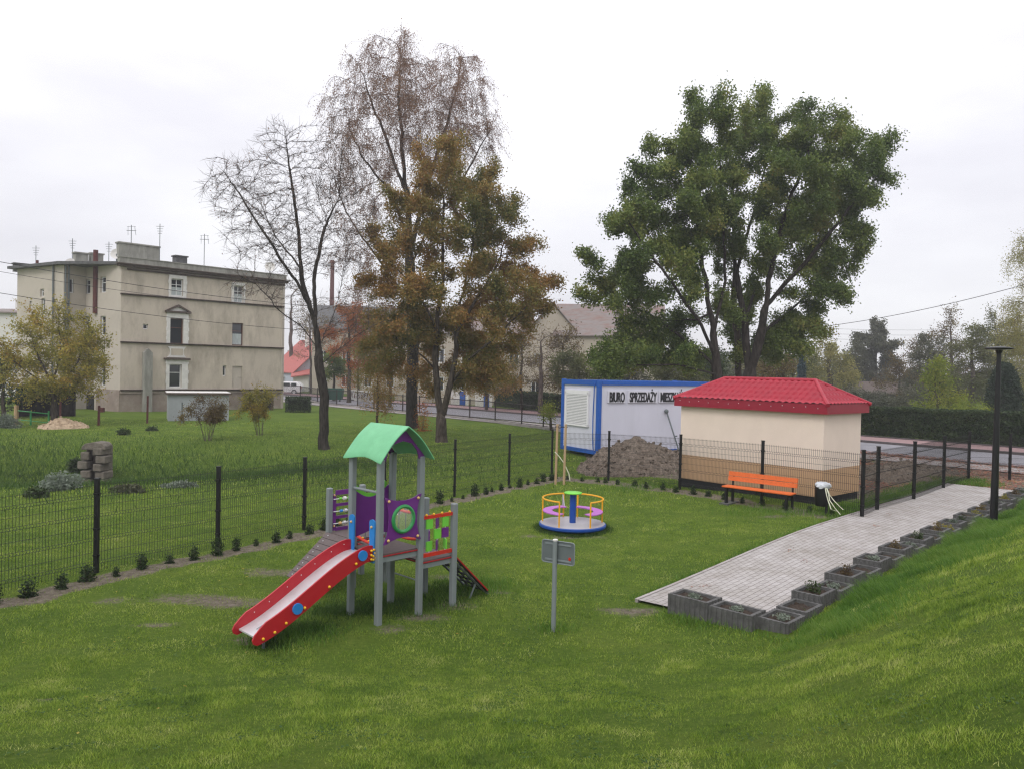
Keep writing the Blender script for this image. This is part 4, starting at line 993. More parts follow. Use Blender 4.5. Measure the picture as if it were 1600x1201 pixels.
mb = MB(fr); mb.box((.0, 0, .32), (.05, .05, .80)); mb.build('post', M['post'], binn)
mb = MB(fr); V = []; mb.lathe((-.12, 0, .22), [(.135, 0), (.15, .02), (.16, .5), (.15, .51)], 20); mb.build('bucket', M['post'], binn, smooth=True)
M['plastic'] = mat('pale_plastic', (.50, .52, .55), .35, .1, 12, .6, 25)
mb = MB(fr); n = 26; prof2 = [(.16, .66), (.185, .70), (.18, .745), (.15, .775), (.10, .785), (.03, .79)]; V = []
for i, (r, z) in enumerate(prof2):
    for k in range(n):
        a = 2*math.pi*k/n; rr_ = r*(1+.10*math.sin(3*a+i)+.07*math.sin(7*a+2*i)); V.append([-.10+rr_*math.cos(a), rr_*math.sin(a), z+.015*math.sin(5*a+i*2)])
F = [(i*n+k, i*n+(k+1) % n, (i+1)*n+(k+1) % n, (i+1)*n+k) for i in range(len(prof2)-1) for k in range(n)]+[tuple((len(prof2)-1)*n+k for k in range(n))]
mb.add(V, F); mb.build('plastic_sheet', M['plastic'], binn, smooth=True)
M['tape'] = mat('pale_tape', (.62, .62, .48), .5, .1)
mb = MB(fr)
def ribbon(mb, P, w_=.02):
    P = np.array(P, float); V = []; 
    for i, p in enumerate(P): V += [p+[-w_, 0, 0], p+[w_, .3*w_*(-1)**i, 0]]
    mb.add(V, [(2*i, 2*i+1, 2*i+3, 2*i+2) for i in range(len(P)-1)])
for P in ([(.02, -.1, .68), (.09, -.14, .55), (.12, -.15, .40), (.24, -.16, .25), (.38, -.17, .10)], [(.0, -.12, .68), (.05, -.15, .5), (.1, -.16, .36), (.17, -.18, .2), (.3, -.19, .17)], [(.03, -.1, .67), (.11, -.12, .52), (.22, -.14, .40), (.36, -.15, .28), (.44, -.16, .22)]): ribbon(mb, P, .013)
mb.build('tape', M['tape'], binn)

sp = PZ(864.5, 985, 0); sp[2] = h1(sp[0], sp[1]); sg_ = thing('notice_board', 'small grey notice board seen from behind on a round grey post', 'sign', sp)
mb = MB(); mb.tube([(sp[0], sp[1], sp[2]-.1), (sp[0], sp[1], sp[2]+1.27)], .033, 14); mb.build('post', M['grey'], sg_, smooth=True)
mb = MB(); mb.cyl((sp[0], sp[1], sp[2]+1.265), .036, .02, 14); mb.build('cap', M['trim'], sg_)
# board: left edge farther than the right edge
nx2 = nrm([.86, -.5, 0]); ny2 = nrm([.5, .86, 0]); F_ = frame([sp[0], sp[1], sp[2]], nx2, ny2)
def rrect(w_, h_, r, n=5):
    P = []
    for (cx, cz, a0_) in ((w_/2-r, h_/2-r, 0), (-w_/2+r, h_/2-r, 90), (-w_/2+r, -h_/2+r, 180), (w_/2-r, -h_/2+r, 270)):
        for k in range(n+1): a = math.radians(a0_+90*k/n); P.append((cx+r*math.cos(a), cz+r*math.sin(a)))
    return P
mb = MB(F_); mb.prism([(x+.03, z+1.10) for x, z in rrect(.50, .31, .035)], .038, .046); mb.build('board', M['greyd'], sg_)
mb = MB(F_); P = rrect(.50, .31, .035); mb.tube([(x+.03, .036, z+1.10) for x, z in P], .008, 6, closed=True)
for z in (.99, 1.21): mb.box((.03, .034, z), (.40, .012, .022))
mb.build('board_rim', M['grey'], sg_)
mb = MB(F_); mb.prism([(.21+x, z+1.03) for x, z in rrect(.035, .045, .015)], .030, .036); mb.build('sticker', M['rail_red'], sg_)

lp = PZ(1552.5, 814, .43); lp[2] = h1(lp[0], lp[1]); ztop = PY(1564, 546, lp[1])[2]
lamp = thing('street_lamp', 'black tapered lamp post with a flat round head beside the paved path', 'lamp', lp)
mb = MB(); mb.tube([(lp[0], lp[1], lp[2]-.3), (lp[0], lp[1], lp[2]+.6), (lp[0], lp[1], ztop-.05)], [.082, .08, .045], 16); mb.build('pole', M['post'], lamp, smooth=True)
mb = MB(); mb.lathe((lp[0], lp[1], ztop-.1), [(.05, 0), (.075, .08), (.26, .10), (.285, .115), (.285, .13), (.2, .15), (.06, .165)], 32); hd_ = mb.build('lamp_head', M['post'], lamp, smooth=True)
mb = MB(); mb.lathe((lp[0], lp[1], ztop-.012), [(.085, 0), (.24, .002)], 24); mb.build('diffuser', M['shutter'], hd_)
mb = MB(); mb.box((lp[0], lp[1]-.08, lp[2]+.45), (.07, .012, .28)); mb.build('service_door', M['post'], lamp)
mb = MB(); 
for (dx, a) in ((0, 0),): mb.box((lp[0]-.19, lp[1]-1.0, 0), (.01, .01, .01)) if False else None

# stakes of the young tree in the fence corner
for i, (px, lab) in enumerate(((868, 'left raw timber stake supporting the young tree in the fence corner'), (881, 'right raw timber stake supporting the young tree in the fence corner'))):
    p = PZ(px, 756 if i == 0 else 757, 0); p[2] = h1(p[0], p[1]); mb = MB(); zt_ = PY(px+2, 662, p[1])[2]; mb.tube([(p[0], p[1], p[2]-.1), (p[0]+.02, p[1], zt_)], .038, 8)
    tag(mb.build('tree_stake', M['wood'], loc=p), lab, 'stake', 'stakes of the young tree')
    if i == 0: ps = p.copy()
    else: pe = p.copy()
mb = MB(); zb = PY(872, 666, ps[1])[2]; mb.tube([[ps[0]-.05, ps[1], zb], [pe[0]+.08, pe[1], zb]], .018, 6); 
tag(mb.build('tree_tie', M['rubber'], loc=(ps[0], ps[1], zb)), 'black strap tied between the two timber stakes', 'strap')
mb = MB(); ribbon(mb, [[ps[0]-.05, ps[1]-.05, 1.05], [ps[0]+.1, ps[1]-.06, .9], [ps[0]+.25, ps[1]-.08, .7], [ps[0]+.42, ps[1]-.08, .35], [ps[0]+.45, ps[1]-.08, .15]], .018)
tag(mb.build('barrier_tape', M['tape'], loc=(ps[0], ps[1], 0)), 'pale plastic tape hanging from the timber stakes', 'tape')

# ------------------------------------------------------------------ concrete planters round the path
M['plantsoil'] = M['soil']
def planter(t_, q_, z_, Lt, Lq, Hh, label, group, sprig):
    x, y = pathpt(t_, q_); o = thing('planter_block', label, 'planter', (x, y, z_-.02), group)
    fr = frame([x, y, z_-.02], [*PQ, 0], [*PD, 0]); mb = MB(fr); th = .055; n = 0
    # corrugated hollow block: outline wave on the outside, straight hole inside
    def wave(L_, amp=.012, per=.075):
        k = max(2, int(L_/per)); P = []
        for i in range(k):
            s0 = -L_/2+L_*i/k; d_ = L_/k
            P += [(s0+.0*d_, 0), (s0+.42*d_, 0), (s0+.5*d_, amp), (s0+.92*d_, amp)]
        return P
    out_ = []
    for (L_, fn) in ((Lq, lambda s, o_: (s, -Lt/2+o_)), (Lt, lambda s, o_: (Lq/2-o_, s)), (Lq, lambda s, o_: (-s, Lt/2-o_)), (Lt, lambda s, o_: (-Lq/2+o_, -s))): out_ += [fn(*p) for p in wave(L_)]
    V = []; n = len(out_); inn = []
    for (x_, y_) in out_:
        sx_ = (Lq/2-th); sy = (Lt/2-th); m_ = max(abs(x_)/(Lq/2), abs(y_)/(Lt/2), 1e-6)
        inn.append((max(-sx_, min(sx_, x_)), max(-sy, min(sy, y_))))
    for P, z in ((out_, -.1), (out_, Hh), (inn, Hh), (inn, Hh-.07)):
        V += [[a, b, z] for a, b in P]
    F = [(l*n+k, l*n+(k+1) % n, (l+1)*n+(k+1) % n, (l+1)*n+k) for l in range(3) for k in range(n)]
    mb.add(V, F); mb.build('block', M['concrete'], o)
    mb = MB(fr); gn = 7; V = []; r_ = np.random.default_rng(int(abs(t_*100)+q_*10))
    for i in range(gn):
        for j in range(gn): V.append([-(Lq/2-th)+(Lq-2*th)*i/(gn-1), -(Lt/2-th)+(Lt-2*th)*j/(gn-1), Hh-.065+.035*r_.random()])
    mb.add(V, [(i*gn+j, (i+1)*gn+j, (i+1)*gn+j+1, i*gn+j+1) for i in range(gn-1) for j in range(gn-1)]); mb.build('soil', M['soil'], o)
    PLANT.append((np.array([x, y, z_+Hh-.06]), sprig, o, label))
    return o
PLANT = []
ORD = ['first', 'second', 'third', 'fourth', 'fifth', 'sixth', 'seventh', 'eighth', 'ninth', 'tenth', 'eleventh', 'twelfth']
planter(.05, .97, .0, .42, .66, .36, 'grey ribbed concrete planter at the near left corner of the path', 'planters at the near end of the path', 'grey')
planter(.02, 1.66, .0, .42, .66, .34, 'grey ribbed concrete planter in the middle of the near end of the path', 'planters at the near end of the path', 'grey')
planter(.27, 2.20, .0, .57, .46, .30, 'nearest grey concrete planter, at the corner where the tall bank grass starts', 'planters at the near end of the path', 'grey')
TENS = ['thirteenth', 'fourteenth', 'fifteenth', 'sixteenth', 'seventeenth', 'eighteenth', 'nineteenth', 'twentieth', 'twenty-first', 'twenty-second', 'twenty-third', 'twenty-fourth', 'twenty-fifth', 'twenty-sixth']
ORD = ORD+TENS; KINDS = ['none', 'green', 'grey', 'red', 'none', 'grey', 'none', 'red', 'grey', 'green', 'none', 'red', 'yellow', 'grey', 'green', 'none', 'yellow', 'red', 'none', 'green', 'grey', 'yellow', 'none', 'red', 'green', 'grey']
for k in range(26):
    tt = .90+.612*k; hi = k % 2; x, y = pathpt(tt, 1.95); zg = float(PH(x, y))
    planter(tt, 2.14 if hi else 2.19, zg, .59, .45, .185 if hi else .12, f'{ORD[k]} small concrete planter in the row along the path, from the near end', 'stepped planters along the path', KINDS[k])
# ------------------------------------------------------------------ trees
def ell_points(blobs, N, Yd, r_):
    """blobs: (px,py,rx,ry[,dY[,weight]]) in photo pixels at distance Yd -> points filling ellipsoids in the world"""
    vols = np.array([b_[2]**2*b_[3]*(b_[5] if len(b_) > 5 else 1) for b_ in blobs], float); vols /= vols.sum(); P = []
    for b_, v in zip(blobs, vols):
        dY = b_[4] if len(b_) > 4 else 0; c_ = PY(b_[0], b_[1], Yd+dY); k = (Yd+dY)/FPX; n = max(3, int(N*v))
        d = r_.normal(size=(n, 3)); d /= np.linalg.norm(d, axis=1)[:, None]; d *= 1.07*(r_.random(n)**(1/2.9))[:, None]
        P.append(c_+d*np.array([b_[2]*k, (b_[2]*.9+2)*k, b_[3]*k]))
    return np.concatenate(P)
def grow(trunks, att, step, kill, r_, iters=160, up=.05, wob=.18, maxch=3):
    pos = []; par = []
    for tr_ in trunks:
        tr_ = [np.array(p, float) for p in tr_]
        if pos:
            d = [np.linalg.norm(np.array(q)-tr_[0]) for q in pos]; last = int(np.argmin(d))
            if d[last] > .05 and d[last] > step*.5: pos.append(tr_[0]); par.append(last); last = len(pos)-1
        else: pos.append(tr_[0]); par.append(-1); last = 0
        for a_, b__ in zip(tr_[:-1], tr_[1:]):
            n = max(1, int(np.linalg.norm(b__-a_)/step)); off = np.zeros(3)
            for i in range(1, n+1):
                off = off*.93+r_.normal(size=3)*.085*step*np.array([1, 1, .5])*(i < n); pos.append(a_+(b__-a_)*i/n+off); par.append(last); last = len(pos)-1
    pos = [np.array(p) for p in pos]; att = att.copy(); nch = [0]*len(pos)
    A = np.array(pos); D2 = np.full(len(att), 1e18); NI = np.zeros(len(att), int)
    def upd(P, base):
        nonlocal D2, NI
        for c0 in range(0, len(P), 256):
            Q = P[c0:c0+256]; d = ((att[:, None, :]-Q[None])**2).sum(-1); j = d.argmin(1); v = d[np.arange(len(att)), j]; m_ = v < D2; D2[m_] = v[m_]; NI[m_] = base+c0+j[m_]
    upd(A, 0)
    for it in range(iters):
        if len(att) == 0: break
        nodes_, inv = np.unique(NI, return_inverse=True); inv = inv.ravel(); P = np.array(pos)
        dv = att-P[NI]; dv /= np.linalg.norm(dv, axis=1)[:, None]+1e-9; S = np.zeros((len(nodes_), 3)); np.add.at(S, inv, dv)
        new = []
        for k, ni in enumerate(nodes_):
            if nch[ni] >= maxch: continue
            s = S[k]; L_ = np.linalg.norm(s)
            if L_ < 1e-3: continue
            p0 = par[ni]; prev = (P[ni]-P[p0]) if p0 >= 0 else np.array([0, 0, step]); prev = prev/(np.linalg.norm(prev)+1e-9)
            s = s/L_+prev*.35+np.array([0, 0, up])+r_.normal(size=3)*wob; s /= np.linalg.norm(s); new.append((P[ni]+s*step, ni)); nch[ni] += 1
        if not new: break
        base = len(pos)
        for q, ni in new: pos.append(q); par.append(int(ni)); nch.append(0)
        upd(np.array([q for q, _ in new]), base)
        keep = D2 > kill*kill; att = att[keep]; D2 = D2[keep]; NI = NI[keep]
    return np.array(pos), np.array(par)
TAPER = 1.5
def radii(pos, par, tip, base, e=2.3):
    n = len(pos); acc = np.zeros(n); ch = np.zeros(n, int)
    for i in range(n-1, -1, -1):
        if ch[i] == 0: acc[i] = tip**e
        if par[i] >= 0: acc[par[i]] += acc[i]; ch[par[i]] += 1
    r = acc**(1/e); rb = r[0]; r = tip+(base-tip)*((r-tip)/(rb-tip))**TAPER
    return r, ch
def limbs(pos, par, r, flare=.0, thr=.035):
    n = len(pos); main = np.full(n, -1)
    for i in range(1, n):
        p = par[i]
        if p >= 0 and (main[p] < 0 or r[i] > r[main[p]]): main[p] = i
    d = np.zeros((n, 3))
    for i in range(n):
        v = np.zeros(3)
        if par[i] >= 0: v += nrm(pos[i]-pos[par[i]]+1e-9)
        if main[i] >= 0: v += nrm(pos[main[i]]-pos[i]+1e-9)
        d[i] = nrm(v+1e-9)
    c = np.where(par >= 0)[0]; p = par[c]; ism = main[p] == c
    seg = pos[c]-pos[p]; seg /= np.linalg.norm(seg, axis=1)[:, None]+1e-9
    rb = np.where(ism, r[p], np.minimum(r[c]*1.3, r[p]*.95)); db = np.where(ism[:, None], d[p], seg)
    if flare: zf = pos[:, 2]-pos[0, 2]; r = r*(1+flare*np.exp(-zf/.45)); rb = np.where(ism, r[p], rb)
    out_ = []
    for sel, k in ((r[c] >= thr, 8), (r[c] < thr, 3)):
        if not sel.any(): continue
        def ring(C, R_, Dn):
            ref = np.tile([.31, .92, .11], (len(C), 1)); a = np.cross(Dn, ref); a /= np.linalg.norm(a, axis=1)[:, None]+1e-9; b_ = np.cross(Dn, a)
            th = 2*np.pi*np.arange(k)/k
            return C[:, None]+R_[:, None, None]*(np.cos(th)[None, :, None]*a[:, None]+np.sin(th)[None, :, None]*b_[:, None])
        m_ = sel.sum(); V0 = ring(pos[p[sel]], rb[sel], db[sel]); V1 = ring(pos[c[sel]], r[c[sel]], d[c[sel]]); V = np.concatenate([V0, V1], 1).reshape(-1, 3)
        base = (np.arange(m_)*2*k)[:, None]; j = np.arange(k); F = np.stack([base+j, base+(j+1) % k, base+k+(j+1) % k, base+k+j], -1).reshape(-1, 4)
        out_.append((V, F))
    V = np.concatenate([o[0] for o in out_]); F = []; b_ = 0
    for v, f in out_: F.append(f+b_); b_ += len(v)
    return V, np.concatenate(F)
def twigs(pos, idx, r_, n_per, L0, L1, rad, droop=0., seg=2, dirs=None, spread=1.0):
    """thin three-sided sticks starting at nodes idx; returns V,F and the points along them"""
    S = np.repeat(idx, n_per); m_ = len(S); P = pos[S].copy(); d = r_.normal(size=(m_, 3))*spread
    if dirs is not None: d += dirs[S]
    d /= np.linalg.norm(d, axis=1)[:, None]; L_ = r_.uniform(L0, L1, m_)/seg; V = []; F = []; pts = []; b_ = 0
    for s in range(seg):
        d2 = d+r_.normal(size=(m_, 3))*.22+np.array([0, 0, -droop]); d2 /= np.linalg.norm(d2, axis=1)[:, None]; Q = P+d2*L_[:, None]
        a = np.cross(d2, [.31, .92, .11]); a /= np.linalg.norm(a, axis=1)[:, None]; c_ = np.cross(d2, a)
        r0_, r1_ = rad*(1-.6*s/seg), rad*(1-.6*(s+1)/seg)
        th = 2*np.pi*np.arange(3)/3; R_ = np.cos(th)[None, :, None]*a[:, None]+np.sin(th)[None, :, None]*c_[:, None]
        V.append(np.concatenate([P[:, None]+R_*r0_, Q[:, None]+R_*r1_], 1).reshape(-1, 3)); base = b_+(np.arange(m_)*6)[:, None]; j = np.arange(3)
        F.append(np.stack([base+j, base+(j+1) % 3, base+3+(j+1) % 3, base+3+j], -1).reshape(-1, 4)); b_ += m_*6
        for q in (.3, .65, 1.0): pts.append(P+(Q-P)*q)
        P, d = Q, d2
    return np.concatenate(V), np.concatenate(F), np.concatenate(pts)
def leafquads(C, r_, L0, L1, wr=.6, jit=.1, hang=0., flat=0.):
    n = len(C); C = C+r_.normal(size=(n, 3))*jit; a = r_.normal(size=(n, 3)); a[:, 2] -= hang; a /= np.linalg.norm(a, axis=1)[:, None]
    b_ = r_.normal(size=(n, 3)); b_[:, 2] *= (1-flat); b_ -= a*(a*b_).sum(1)[:, None]; b_ /= np.linalg.norm(b_, axis=1)[:, None]; L_ = r_.uniform(L0, L1, n)[:, None]
    V = np.stack([C-a*L_/2, C+b_*L_*wr/2-a*L_*.05, C+a*L_/2, C-b_*L_*wr/2-a*L_*.05], 1).reshape(-1, 3); F = np.arange(4*n).reshape(n, 4); return V, F
def cat2(parts):
    V = []; F = []; b_ = 0
    for v, f in parts: V.append(v); F.append(f+b_); b_ += len(v)
    return np.concatenate(V), np.concatenate(F)
def tree(name, label, trunks, blobs, Yd, N, step, kill, base_r, bark_m, leaf_m=None, leaves=0, lsize=(.1, .16), twn=2, twL=(.3, .7), twr=.008, droop=0., seg=2, seed=1, group=None,
         tip=.012, up=.05, wob=.18, flare=.35, jit=.12, hang=0., twig_m=None, extra=None, e=2.3, cat='tree', lw=.6, minr=.03, partial=1.0, tspread=.8, clump=.62, cmin=.03, trunkname='trunk', maxz=None):
    r_ = np.random.default_rng(seed); att = ell_points(blobs, N, Yd, r_); z0_ = trunks[0][0]; att = att[att[:, 2] > z0_[2]+.5]
    pos, par = grow(trunks, att, step, kill, r_, up=up, wob=wob); r, ch = radii(pos, par, tip, base_r, e)
    root = thing(name, label, cat, (z0_[0], z0_[1], z0_[2]), group)
    V, F = limbs(pos, par, r, flare); raw_mesh(trunkname, V, F, M[bark_m], root, smooth=True)
    thin = np.where(r < minr)[0]; thin = thin[pos[thin, 2] > z0_[2]+.9]
    dirs = np.zeros_like(pos); mk_ = par >= 0; dirs[mk_] = pos[mk_]-pos[par[mk_]]; dirs /= np.linalg.norm(dirs, axis=1)[:, None]+1e-9
    pts = pos[thin]
    if twn:
        V, F, pts2 = twigs(pos, thin, r_, twn, twL[0], twL[1], twr, droop, seg, dirs, tspread); pts = np.concatenate([pts, pts2]) if droop < .5 else pts2
        raw_mesh('twigs', V, F, M[twig_m or bark_m], root)
    if leaves:
        # leaves come in clumps: each twig point carries more or fewer of them
        if maxz is not None: pts = pts[r_.random(len(pts)) < maxz(pts)]
        k = r_.random(len(pts))**2; vc = np.floor(pts/clump+noise2(pts[:, 0], pts[:, 1]+pts[:, 2], 1.5, seed)[:, None]*.6).astype(np.int64); hv = ((vc[:, 0]*73856093) ^ (vc[:, 1]*19349663) ^ (vc[:, 2]*83492791)) % 997/997.; nz_ = (hv**1.3)*1.1-.02; w_ = (k+.3)*np.clip(nz_, cmin, 1)*partial; w_ /= w_.sum()
        C = pts[r_.choice(len(pts), leaves, p=w_)]; V, F = leafquads(C, r_, lsize[0], lsize[1], lw, jit, hang); n = len(F)
        raw_mesh('crown', V, F, M[leaf_m], root, attrs={'rnd': ('FACE', r_.random(n))})
    return root
M['oakleaf'] = leafmat('green_oak_leaves', [(0, (.050, .085, .022)), (.35, (.090, .140, .030)), (.6, (.150, .20, .044)), (.82, (.22, .25, .058)), (1.0, (.29, .23, .06))], .45, .3)
M['brownleaf'] = leafmat('autumn_oak_leaves', [(0, (.07, .10, .026)), (.25, (.145, .15, .036)), (.45, (.24, .185, .05)), (.62, (.29, .19, .055)), (.8, (.33, .165, .05)), (1.0, (.38, .26, .07))], .30, .35, 3.0)
M['birchleaf'] = leafmat('rusty_birch_leaves', [(0, (.17, .10, .075)), (.5, (.24, .145, .10)), (1.0, (.32, .19, .10))], .5, .4)
M['yellowleaf'] = leafmat('yellow_green_leaves', [(0, (.12, .14, .025)), (.4, (.26, .24, .045)), (.7, (.40, .32, .06)), (1.0, (.36, .20, .04))], .9, .4)
M['hedge'] = leafmat('dark_hedge_leaves', [(0, (.018, .034, .012)), (.5, (.035, .060, .018)), (1.0, (.075, .10, .03))], 1.2, .15)
M['olive'] = leafmat('olive_leaves', [(0, (.07, .085, .03)), (.5, (.12, .13, .045)), (1.0, (.18, .18, .06))], .4, .35)
M['greyolive'] = leafmat('grey_green_leaves', [(0, (.060, .068, .045)), (.5, (.095, .10, .062)), (1.0, (.13, .13, .08))], .4, .35)
M['willowleaf'] = leafmat('yellow_willow_leaves', [(0, (.19, .19, .06)), (.5, (.30, .28, .09)), (1.0, (.40, .35, .13))], .5, .4)
M['sprucel'] = leafmat('blue_spruce_needles', [(0, (.035, .06, .07)), (1.0, (.085, .13, .15))], .8, .1)
M['thuja'] = leafmat('dark_thuja', [(0, (.012, .026, .014)), (1.0, (.035, .06, .028))], .8, .1)
M['lime2'] = leafmat('bright_yellow_green_leaves', [(0, (.12, .17, .02)), (.5, (.22, .27, .03)), (1.0, (.36, .34, .05))], .6, .4)
M['brownbush'] = leafmat('brown_bush_leaves', [(0, (.07, .045, .028)), (.5, (.14, .10, .04)), (1.0, (.24, .19, .05))], .7, .3)
M['greyleaf'] = leafmat('silvery_weed', [(0, (.12, .15, .11)), (1.0, (.28, .32, .26))], 1.5, .3)
M['shrubleaf'] = leafmat('young_shrub_leaves', [(0, (.012, .026, .010)), (.6, (.026, .048, .016)), (1.0, (.06, .085, .025))], 4, .15)
M['redleaf'] = leafmat('red_orange_leaves', [(0, (.28, .06, .02)), (.5, (.40, .12, .03)), (1.0, (.30, .20, .05))], .6, .35)

def tp(Yd, *pts):                       # trunk polyline from pixels, with optional distance offset
    return [PY(p[0], p[1], Yd+(p[2] if len(p) > 2 else 0)) for p in pts]
# T1: the nearly bare tree, nearest left
Y1 = G(507, 701)[1]
b1_ = G(507, 701); b1_[2] -= .1
tr1 = [[b1_]+tp(Y1, (506, 640), (499, 560), (494, 500)), tp(Y1, (499, 560), (494, 500), (490, 440), (500, 380), (520, 330, 1), (535, 290, 2)), tp(Y1, (496, 520), (478, 460, 1), (468, 400, 1), (462, 330, 1), (450, 260, .5), (447, 215)),
       tp(Y1, (494, 500), (462, 440, -1), (420, 375, -2), (385, 320, -2), (350, 270, -2)), tp(Y1, (497, 545), (470, 510), (430, 478, -1), (400, 445, -1), (375, 433, -1.5)),
       tp(Y1, (501, 570), (530, 545, -1), (560, 522, -1.5), (600, 500, -2)), tp(Y1, (499, 540), (520, 500, 2), (532, 440, 2), (545, 380, 3)), tp(Y1, (470, 420, 1), (430, 370, 2), (400, 300, 3))]
tree('bare_tree', 'tall nearly leafless tree with spreading fine branches, nearest to the beige house', tr1,
     [(450, 300, 70, 95), (385, 300, 62, 55), (355, 285, 40, 38, 0, 1.6), (440, 225, 40, 38), (520, 290, 50, 90), (545, 350, 48, 80), (410, 370, 60, 50), (470, 380, 70, 60), (555, 500, 38, 40, 0, .7), (420, 455, 60, 20, 0, .6), (370, 437, 25, 12), (510, 220, 30, 40), (340, 300, 25, 18, 0, 1.5)],
     Y1, 3400, .28, .42, .22, 'barkd', 'birchleaf', 1800, (.06, .1), 4, (.3, .75), .0070, 0, 2, seed=3, tip=.009, up=.10, wob=.16, jit=.05, e=2.15, twig_m='twig', tspread=.45)
# T2: the birch behind, pendulous
Y2 = 46.5; b2 = G(645, 668); b2 = PY(645, 668, Y2); b2[2] = h1(b2[0], b2[1])-.1
tr2 = [[b2]+tp(Y2, (644, 560), (640, 470), (640, 380), (634, 300)), tp(Y2, (634, 300), (630, 220), (622, 150), (622, 80)), tp(Y2, (640, 400), (665, 300, 1), (690, 220, 1), (715, 130, 1), (720, 90, 1)), tp(Y2, (640, 380), (600, 290, -1), (565, 240, -1), (545, 200, -1)),
       tp(Y2, (634, 300), (600, 210, 1), (575, 140, 1), (560, 100, 1)), tp(Y2, (640, 420), (690, 330, -1), (740, 250, -1), (765, 210, -1)), tp(Y2, (640, 470), (580, 390, 1), (540, 330, 1), (520, 270, 1))]
tree('birch_tree', 'very tall pendulous birch with rusty thin foliage, tallest tree of the group', tr2,
     [(620, 110, 65, 65), (570, 130, 45, 55), (710, 120, 50, 60), (740, 190, 45, 50), (650, 200, 110, 90), (545, 220, 50, 70), (560, 310, 60, 90), (760, 210, 35, 45, 0, 1.3), (530, 170, 35, 30), (590, 400, 70, 110, 0, .5), (690, 80, 30, 25), (600, 62, 35, 22), (520, 200, 34, 60), (555, 280, 50, 70), (510, 150, 20, 24), (640, 150, 120, 90), (775, 190, 26, 40), (740, 120, 36, 44)],
     Y2, 4400, .40, .54, .36, 'barkd', 'birchleaf', 80000, (.055, .10), 5, (1.0, 2.1), .0088, .75, 4, seed=5, tip=.011, up=.12, wob=.2, jit=.10, hang=1.0, twig_m='birchtwig', e=2.2)
# T3: autumn oak, two stems
Y3 = G(690, 690)[1]; b3 = G(690, 690); b3[2] -= .1
tr3 = [[b3]+tp(Y3, (689, 655), (684, 610), (680, 560), (682, 500), (690, 430), (693, 350), (690, 280, 1)), tp(Y3, (690, 650), (703, 600, -.3), (710, 540, -.4), (722, 470, -.5), (735, 400, -1), (745, 330, -1)),
       tp(Y3, (704, 600), (735, 560, -1), (780, 520, -2), (830, 470, -2)), tp(Y3, (682, 520), (650, 450, 1), (630, 380, 2)), tp(Y3, (712, 520), (770, 430, 1), (800, 360, 1)), tp(Y3, (690, 470), (640, 440, -2), (600, 400, -2)), tp(Y3, (684, 580), (640, 540, -1), (600, 520, -2))]
tree('autumn_oak', 'bushy oak with brown and orange autumn leaves on twin stems behind the play tower', tr3,
     [(690, 270, 75, 65), (745, 285, 55, 60), (700, 340, 110, 80), (660, 400, 90, 90), (770, 400, 80, 90), (640, 310, 55, 60), (720, 380, 110, 90), (790, 340, 40, 60), (630, 430, 70, 80), (800, 440, 70, 70), (845, 430, 38, 45), (860, 480, 26, 22), (700, 480, 120, 80), (640, 540, 75, 55), (750, 560, 85, 40), (600, 570, 45, 40, 0, .8), (640, 590, 30, 40), (770, 590, 40, 30), (670, 215, 25, 20), (820, 290, 12, 14), (595, 470, 35, 40), (700, 560, 120, 60), (640, 590, 60, 36, 0, 1.3), (780, 570, 70, 38), (850, 470, 36, 40), (590, 540, 40, 40), (750, 480, 110, 80), (810, 330, 36, 46)],
     Y3, 3900, .34, .54, .27, 'barkb', 'brownleaf', 165000, (.08, .15), 3, (.3, .75), .007, 0, 2, seed=11, cmin=.16, tip=.010, up=.03, wob=.25, jit=.16, lw=.62, partial=1.0)
# T4: green oaks behind the container and the kiosk
Y4 = 41.0
def onground(px, Yd): p = PY(px, 640, Yd); p[2] = h1(p[0], p[1])-.1; return p
tr4 = [[onground(1172, Y4)]+tp(Y4, (1172, 600), (1168, 560), (1165, 500), (1150, 430), (1145, 350), (1150, 280), (1165, 200, 1)), tp(Y4, (1172, 585), (1190, 520, -.5), (1198, 450, -1), (1215, 380, -1), (1240, 300, -1), (1270, 220, -1)),
       tp(Y4, (1195, 480), (1250, 420, -1), (1310, 350, -2), (1350, 290, -2)), tp(Y4, (1190, 520), (1240, 480, 2), (1290, 440, 2), (1330, 420, 2)), tp(Y4, (1150, 430), (1180, 330, 2), (1200, 240, 3), (1190, 160, 2)), tp(Y4, (1165, 500), (1185, 420, 3), (1230, 350, 4), (1280, 300, 4))]
tree('green_oak', 'large broad green oak with forked stems behind the kiosk roof', tr4,
     [(1185, 160, 26, 44), (1195, 200, 50, 50), (1235, 200, 60, 60), (1250, 280, 120, 110), (1190, 330, 90, 110), (1290, 190, 42, 45), (1200, 260, 90, 75), (1330, 245, 65, 55), (1380, 240, 28, 40), (1370, 300, 42, 50), (1280, 330, 100, 75), (1200, 370, 80, 80), (1340, 370, 50, 40, 0, .8), (1390, 215, 22, 20), (1260, 430, 70, 55), (1290, 470, 50, 35), (1210, 480, 60, 50, 0, .6), (1230, 540, 50, 30, 0, .7), (1155, 180, 30, 30), (1180, 560, 60, 25, 0, .8), (1250, 545, 45, 32, 0, 1), (1300, 500, 34, 26), (1200, 520, 80, 50, 3), (1185, 140, 18, 24, 0, 2)],
     Y4, 4600, .36, .60, .36, 'barkd', 'oakleaf', 185000, (.09, .17), 3, (.3, .8), .008, 0, 2, seed=21, cmin=.07, tip=.011, up=.05, wob=.25, jit=.18, lw=.62)
Y5 = 39.0
